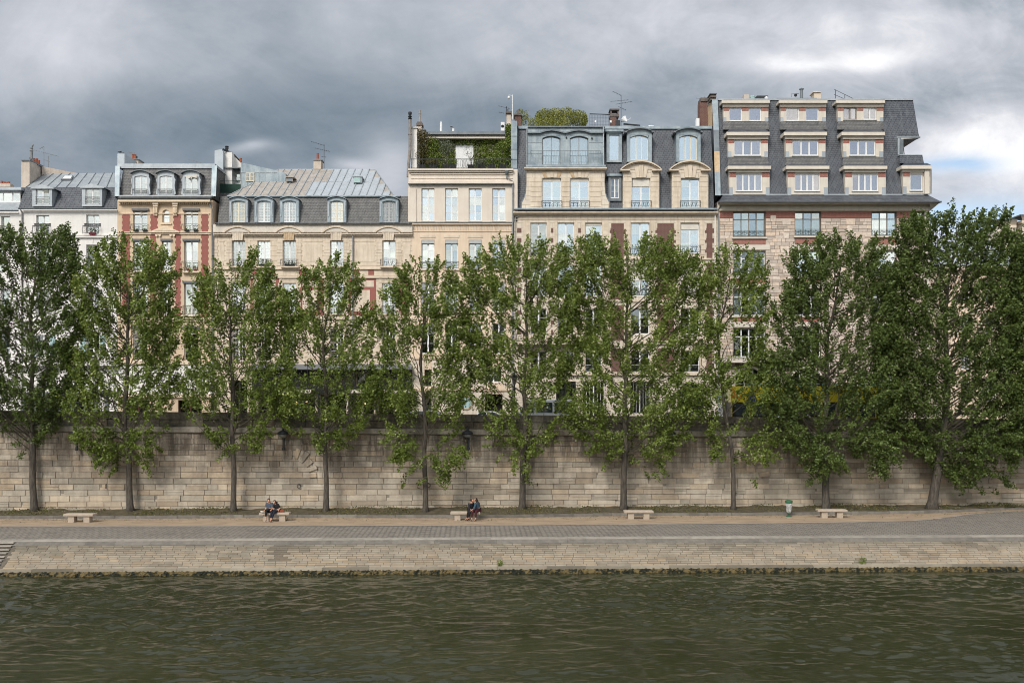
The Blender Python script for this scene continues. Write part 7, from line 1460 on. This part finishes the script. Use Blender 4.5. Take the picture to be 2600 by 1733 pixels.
def bus():
    Y = 67.6; x0, x1 = X_(1856, Y), X_(2262, Y); r = thing('open_top_bus', 'olive-yellow open-top double-decker sightseeing bus behind the right-hand trees', 'bus', ((x0+x1)/2, Y+1.25, ZS), 'vehicles on the upper quay street')
    yel = carpaint('bus_yellow', (.60, .50, .03)); navy = carpaint('bus_navy', (.02, .03, .15)); org = carpaint('bus_orange', (.55, .16, .02)); teal = mat('seat_teal', (.03, .30, .32))
    b = MB(); z = lambda h_: ZS+h_
    b.box(x0, x1, Y, Y+2.5, z(.3), z(1.0), 0); b.box(x0+.05, x1-.05, Y+.02, Y+2.48, z(1.0), z(2.05), 3); b.box(x0, x1, Y, Y+2.5, z(2.05), z(2.12), 0); b.box(x0, x1, Y, Y+.06, z(2.12), z(3.15), 0); b.box(x0, x1, Y+2.44, Y+2.5, z(2.12), z(3.15), 0); b.box(x0, x0+.08, Y+.06, Y+2.44, z(2.12), z(3.4), 0); b.box(x1-.06, x1, Y+.06, Y+2.44, z(2.12), z(3.15), 0)
    for k in range(9): xx = x0+1.25*k; b.box(xx, xx+.09, Y-.004, Y+.02, z(1.0), z(2.05), 0)
    b.hexa([(x0+1.1, Y-.012, z(2.06)), (x0+1.9, Y-.012, z(2.06)), (x0+1.6, Y-.012, z(2.6)), (x0+1.3, Y-.012, z(2.6))], [(x0+1.1, Y, z(2.06)), (x0+1.9, Y, z(2.06)), (x0+1.6, Y, z(2.6)), (x0+1.3, Y, z(2.6))], 1)
    b.hexa([(x0+.0, Y-.012, z(2.4)), (x0+.5, Y-.012, z(2.2)), (x0+.7, Y-.012, z(2.5)), (x0+.1, Y-.012, z(3.0))], [(x0, Y, z(2.4)), (x0+.5, Y, z(2.2)), (x0+.7, Y, z(2.5)), (x0+.1, Y, z(3.0))], 2)
    b.build('body', [yel, navy, org, shop_black], r)
    for k in range(8):
        xx = x0+.7+1.25*k-.5; b = MB(); b.box(xx+.1, xx+1.05, Y-.008, Y+.012, z(1.1), z(1.95)); b.build('window', carglass_dark, r)
    for k in range(11):
        xx = x0+.9+.88*k; b = MB(); b.box(xx, xx+.42, Y+.2, Y+1.05, z(2.5), z(2.6)); b.hexa([(xx+.40, Y+.2, z(2.5)), (xx+.48, Y+.2, z(2.5)), (xx+.56, Y+.2, z(3.3)), (xx+.48, Y+.2, z(3.3))], [(xx+.40, Y+1.05, z(2.5)), (xx+.48, Y+1.05, z(2.5)), (xx+.56, Y+1.05, z(3.3)), (xx+.48, Y+1.05, z(3.3))]); b.box(xx+.1, xx+.3, Y+.5, Y+.7, z(2.1), z(2.5)); b.build('seat', teal, r)
    b = MB(); b.tube((x0, Y+.03, z(3.32)), (x1, Y+.03, z(3.32)), .025, n=5); [b.tube((x0+1.3*k, Y+.03, z(3.1)), (x0+1.3*k, Y+.03, z(3.32)), .02, n=4) for k in range(9)]; b.build('handrail', frame_y, r)
    for t in (.18, .74):
        for yy in (Y+.02, Y+2.2): b = MB(); xx = x0+(x1-x0)*t; b.tube((xx, yy-.04, ZS+.5), (xx, yy+.28, ZS+.5), .5, n=20); w = b.build('wheel', tyre, r); b = MB(); b.tube((xx, yy-.06, ZS+.5), (xx, yy-.03, ZS+.5), .28, n=12); b.build('rim', rimm, w)
    for yy in (Y+.15, Y+2.0): b = MB(); b.box(x0-.03, x0+.02, yy, yy+.35, z(.6), z(.8)); b.build('headlight', lampm, r)
bus()
r = thing('poster_panel', 'narrow white and pale blue panel standing at the left of the yellow bus', 'panel', (X_(1834, 70), 70, ZS))
b = MB(); b.pb(1823, 1846, 988, 1018, 70, .15); b.build('blue_panel', mat('panel_blue', (.30, .45, .62), (.55, .62, .7), vs=5), r); b = MB(); b.pb(1823, 1846, 1019, 1060, 70, .15); b.box(X_(1825, 70), X_(1845, 70), 70.02, 70.12, ZS, Z_(1060, 70)); b.build('white_panel', mat('panel_white', (.62, .62, .62), (.2, .2, .22), vs=5, lo=.5, hi=.56), r)
# cafe lamps (lit) hanging inside the black front
em = bpy.data.materials.new('warm_bulb'); em.use_nodes = True; t_ = NT(em.node_tree); t_.n.clear(); e_ = t_.new('ShaderNodeEmission', ins={0: (1, .62, .3, 1), 1: 3.0}); t_.new('ShaderNodeOutputMaterial', ins={0: e_.outputs[0]})
for k, (px, q, lab) in enumerate(((716, 1018, 'first from left'), (752, 1021, 'second from left'), (778, 1019, 'third from left'), (928, 1024, 'fourth, rightmost'))):
    x, _, z = P(px, q, YB+.9); r = thing('pendant_lamp', 'small lit lamp hanging inside the black cafe front, '+lab, 'lamp', (x, YB+.9, z), 'lit lamps in the cafe')
    b = MB(); b.lathe((x, YB+.9, z-.06), [(.02, 0), (.07, .03), (.08, .08), (.05, .13)], 8); b.build('bulb', em, r); b = MB(); b.tube((x, YB+.9, z+.06), (x, YB+.9, z+.7), .01, n=4); b.build('cord', iron, r)
# white cloth cafe tables on the pavement
for k, px in enumerate((694, 742, 776, 802)):
    x = X_(px, 74); r = thing('cafe_table', 'round white-topped cafe table before the black front, '+('first', 'second', 'third', 'last')[k]+' from the left', 'table', (x, 74, ZS), 'cafe tables on the pavement')
    b = MB(); b.lathe((x, 74, ZS), [(.34, .72), (.36, .74), (.36, .76), (.34, .77)], 14); b.build('table_top', frame_w, r); b = MB(); b.lathe((x, 74, ZS), [(.22, 0), (.2, .03), (.03, .06), (.03, .73)], 8); b.build('pedestal', iron, r)
# ================================================================ people
def skinned(name, V, E, R, m, parent, root=0, sub=2):
    base = BASE[parent]; me = bpy.data.meshes.new(name); me.from_pydata([tuple(Vector(v)-base) for v in V], E, []); o = link(bpy.data.objects.new(name, me))
    md = o.modifiers.new('skin', 'SKIN'); md.use_smooth_shade = True
    for i, sv in enumerate(me.skin_vertices[0].data): sv.radius = (R[i], R[i]) if not isinstance(R[i], tuple) else R[i]; sv.use_root = (i == root)
    s = o.modifiers.new('sub', 'SUBSURF'); s.levels = s.render_levels = sub
    dg = bpy.context.evaluated_depsgraph_get(); nm = bpy.data.meshes.new_from_object(o.evaluated_get(dg)); o.modifiers.clear(); o.data = nm; nm.name = name
    nm.materials.clear(); nm.materials.append(m); nm.polygons.foreach_set('use_smooth', [True]*len(nm.polygons)); o.parent = parent; BASE[o] = base; return o
def person(label, o, J, top, legs, shoe, hairm, group=None, hair_len=0, face=(0, -1, 0), sc=1.0, barelo=False, topr=1.0, sleeve=1.0, sole=None, shoeR=None):
    """J: joint name -> offset from the spot o; face: where the nose points"""
    o = Vector(o); r = thing('person', label, 'person', o, group); p = {k: o+Vector(v)*sc for k, v in J.items()}; f = Vector(face).normalized()
    up = (p['head']-p['neck']).normalized()
    V, R, E, ix = [], [], [], {}
    def add(k, v, rad, par=None):
        ix[k] = len(V); V.append(v); R.append(rad)
        if par: E.append((ix[par], ix[k]))
    add('pelvis', p['pelvis'], .125); add('waist', p['pelvis'].lerp(p['chest'], .45), .115, 'pelvis'); add('chest', p['chest'], .13, 'waist'); add('neck', p['neck'], .05, 'chest')
    add('jaw', p['neck'].lerp(p['head'], .55)+f*.02, .062, 'neck'); add('skull', p['head'], .088, 'jaw'); add('crown', p['head']+up*.07, .06, 'skull'); add('nose', p['head']+f*.108-up*.02, .013, 'skull')
    for s in 'LR':
        add('sh'+s, p['sh'+s], .052, 'chest'); add('el'+s, p['el'+s], .038, 'sh'+s); add('wr'+s, p['wr'+s], .025, 'el'+s)
        d = (p['ha'+s]-p['wr'+s]).normalized(); sd_ = d.cross(Vector((.1, .2, 1))).normalized(); pal = p['wr'+s]+d*.06; add('pa'+s, pal, .028, 'wr'+s)
        for k in range(4):
            off = sd_*(k-1.5)*.021; l = (.062, .074, .070, .055)[k]; add('f%d%s' % (k, s), pal+off+d*(.035), .0095, 'pa'+s); add('g%d%s' % (k, s), pal+off+d*(.035+l*.5)+Vector((0, 0, -.008)), .0085, 'f%d%s' % (k, s)); add('h%d%s' % (k, s), pal+off+d*(.03+l)+Vector((0, 0, -.03)), .007, 'g%d%s' % (k, s))
        add('t0'+s, pal-d*.02-sd_*.035, .011, 'pa'+s); add('t1'+s, pal+d*.02-sd_*.055, .009, 't0'+s)
        add('hp'+s, p['hp'+s], .092, 'pelvis'); add('kn'+s, p['kn'+s], .058, 'hp'+s); add('an'+s, p['an'+s], .034, 'kn'+s); fd = (p['to'+s]-p['an'+s]); add('to'+s, p['to'+s], .03, 'an'+s)
    skinned('body', V, E, R, skin_m, r)
    for s in (-1, 1):
        side = f.cross(up).normalized(); b = MB(); c = p['head']+f*.080+side*s*.032+up*.012; b.lathe(c, [(.002, -.008), (.009, 0), (.002, .008)], 6); b.build('eye', iron, r)
    V, R, E, ix = [], [], [], {}
    add('pelvis', p['pelvis'], .145*topr); add('waist', p['pelvis'].lerp(p['chest'], .45), .135*topr, 'pelvis'); add('chest', p['chest'], .152*topr, 'waist'); add('nb', p['chest'].lerp(p['neck'], .6), .085, 'chest')
    for s in 'LR': add('sh'+s, p['sh'+s], .072, 'chest'); add('el'+s, p['sh'+s].lerp(p['el'+s], min(1, sleeve)), .056, 'sh'+s); (add('wr'+s, p['el'+s].lerp(p['wr'+s], sleeve-1), .040, 'el'+s) if sleeve > 1.05 else None)
    skinned('top', V, E, R, top, r)
    V, R, E, ix = [], [], [], {}
    add('pelvis', p['pelvis']-Vector((0, 0, .02)), .14)
    for s in 'LR': add('hp'+s, p['hp'+s], .105, 'pelvis'); add('th'+s, p['hp'+s].lerp(p['kn'+s], .5), .088, 'hp'+s); add('kn'+s, p['kn'+s], .072, 'th'+s); add('sn'+s, p['kn'+s].lerp(p['an'+s], .85 if not barelo else .62), .052, 'kn'+s)
    skinned('trousers', V, E, R, legs, r)
    for s in 'LR':
        a, t = p['an'+s], p['to'+s]; back = a-(t-a).normalized()*.03; dn = Vector((0, 0, -.015))
        skinned('shoe', [back+dn, a.lerp(t, .45)+dn, t+dn], [(0, 1), (1, 2)], [.046, .044, .034], shoeR if (shoeR and s == 'R') else shoe, r, sub=1)
    h_ = p['head']
    V = [h_+up*.065-f*.02, h_+up*.03-f*.055, h_-up*.02-f*.06]; E = [(0, 1), (1, 2)]; R = [.098, .088, .072]
    if hair_len:
        side = f.cross(up).normalized()
        V += [h_-up*.10-f*.06, h_-up*(.10+hair_len*.5)-f*.055, h_-up*(.10+hair_len)-f*.04]; E += [(2, 3), (3, 4), (4, 5)]; R += [.08, .07, .04]
        for s in (-1, 1): n0 = len(V); V += [h_+side*s*.065-up*.02-f*.01, h_+side*s*.085-up*.14, h_+side*s*.085-up*(.14+hair_len*.8)+f*.02]; E += [(1, n0), (n0, n0+1), (n0+1, n0+2)]; R += [.04, .042, .025]
    skinned('hair', V, E, R, hairm, r); return r
bx2, by2, _ = G(696, 1323, ZQ); o2_ = (bx2, by2+.2, ZQ)
person('man in a blue-grey sweater sitting with one foot drawn up on the bench, head bowed', o2_, dict(pelvis=(-.30, .02, .60), chest=(-.32, .02, .93), neck=(-.31, -.05, 1.09), head=(-.315, -.13, 1.17),
    shL=(-.47, .0, 1.0), elL=(-.50, -.12, .76), wrL=(-.41, -.36, .62), haL=(-.36, -.44, .54), shR=(-.16, .0, .99), elR=(-.11, -.14, .77), wrR=(-.24, -.30, .74), haR=(-.33, -.33, .70),
    hpL=(-.37, -.04, .58), knL=(-.40, -.46, .56), anL=(-.385, -.50, .13), toL=(-.37, -.62, .06), hpR=(-.23, -.04, .60), knR=(-.28, -.42, .70), anR=(-.60, -.36, .58), toR=(-.74, -.32, .60)), cloth['bluegrey'], cloth['black'], cloth['black'], hair_m,
    group='seated couple leaning together', face=(.05, -.8, -.6), barelo=True, shoeR=cloth['white'], sleeve=1.0)
person('woman in a black top leaning on the man, long dark hair, hand on bench', o2_, dict(pelvis=(.13, .0, .58), chest=(.09, -.02, .87), neck=(.04, -.06, 1.00), head=(.005, -.12, 1.08),
    shL=(-.03, -.04, .90), elL=(-.06, -.20, .74), wrL=(-.09, -.36, .70), haL=(-.12, -.44, .67), shR=(.20, .0, .93), elR=(.26, -.04, .72), wrR=(.22, -.14, .56), haR=(.19, -.20, .515),
    hpL=(.05, -.05, .57), knL=(-.08, -.46, .56), anL=(-.12, -.52, .14), toL=(-.13, -.64, .06), hpR=(.17, -.05, .57), knR=(.06, -.47, .55), anR=(-.07, -.55, .14), toR=(-.08, -.67, .06)), cloth['black'], cloth['jeans'], cloth['black'], hair_m,
    group='seated couple leaning together', hair_len=.26, face=(-.35, -.85, -.4), sleeve=1.0)
def handbag(label, o, col, w, h_, d=.14):
    x, y, z = o; r = thing('handbag', label, 'handbag', o); b = MB(); b.add([(x-w/2, y-d/2, z), (x+w/2, y-d/2, z), (x+w*.42, y-.02, z+h_), (x-w*.42, y-.02, z+h_), (x-w/2, y+d/2, z), (x+w/2, y+d/2, z), (x+w*.42, y+.02, z+h_), (x-w*.42, y+.02, z+h_)], [(0, 1, 2, 3), (7, 6, 5, 4), (0, 4, 5, 1), (1, 5, 6, 2), (2, 6, 7, 3), (3, 7, 4, 0)])
    o_ = b.build('bag_body', col, r); bv = o_.modifiers.new('bevel', 'BEVEL'); bv.width = .025; bv.segments = 2
    b = MB(); b.path([(x-w*.25, y, z+h_-.02), (x-w*.2, y, z+h_+.09), (x, y, z+h_+.12), (x+w*.2, y, z+h_+.09), (x+w*.25, y, z+h_-.02)], .01, n=5); b.build('handle', cloth['black'], r)
handbag('reddish-brown leather handbag standing on the bench beside the woman in black', (bx2+.40, by2+.17, ZQ+.50), cloth['brown'], .27, .15)
bx3, by3, _ = G(1181, 1321, ZQ); o3_ = (bx3, by3+.2, ZQ)
person('dark-jacketed man on the bench turning to kiss the woman in denim', o3_, dict(pelvis=(.30, .05, .59), chest=(.34, .03, .88), neck=(.37, .0, 1.02), head=(.385, -.03, 1.12),
    shL=(.22, -.06, .94), elL=(.24, -.22, .70), wrL=(.33, -.36, .64), haL=(.38, -.42, .62), shR=(.44, .14, .94), elR=(.52, .10, .74), wrR=(.52, -.08, .66), haR=(.50, -.16, .64),
    hpL=(.24, .0, .57), knL=(.20, -.44, .55), anL=(.10, -.34, .13), toL=(.0, -.40, .06), hpR=(.35, .0, .57), knR=(.28, -.46, .54), anR=(.19, -.36, .13), toR=(.09, -.44, .06)), cloth['navy'], cloth['black'], cloth['black'], hair_m,
    group='kissing couple', face=(.95, -.25, .15), sleeve=1.9)
w_ = person('long-haired woman in a denim jacket and dark red trousers kissing the man', o3_, dict(pelvis=(.70, -.02, .62), chest=(.66, -.02, .92), neck=(.62, -.02, 1.06), head=(.585, -.04, 1.16),
    shL=(.58, -.18, .96), elL=(.54, -.30, .74), wrL=(.44, -.38, .66), haL=(.38, -.42, .63), shR=(.76, .10, .96), elR=(.78, .05, .74), wrR=(.64, -.05, .68), haR=(.56, -.08, .66),
    hpL=(.62, -.07, .58), knL=(.40, -.46, .54), anL=(.38, -.50, .13), toL=(.34, -.62, .06), hpR=(.74, -.07, .58), knR=(.62, -.48, .54), anR=(.60, -.52, .13), toR=(.54, -.64, .06)), cloth['denim'], cloth['maroon'], cloth['black'], hair_m,
    group='kissing couple', hair_len=.30, face=(-.97, -.1, -.1), sleeve=1.9)
handbag('black bag hanging behind the woman in the denim jacket', (bx3+.80, by3+.25, ZQ+.50), cloth['black'], .24, .22)
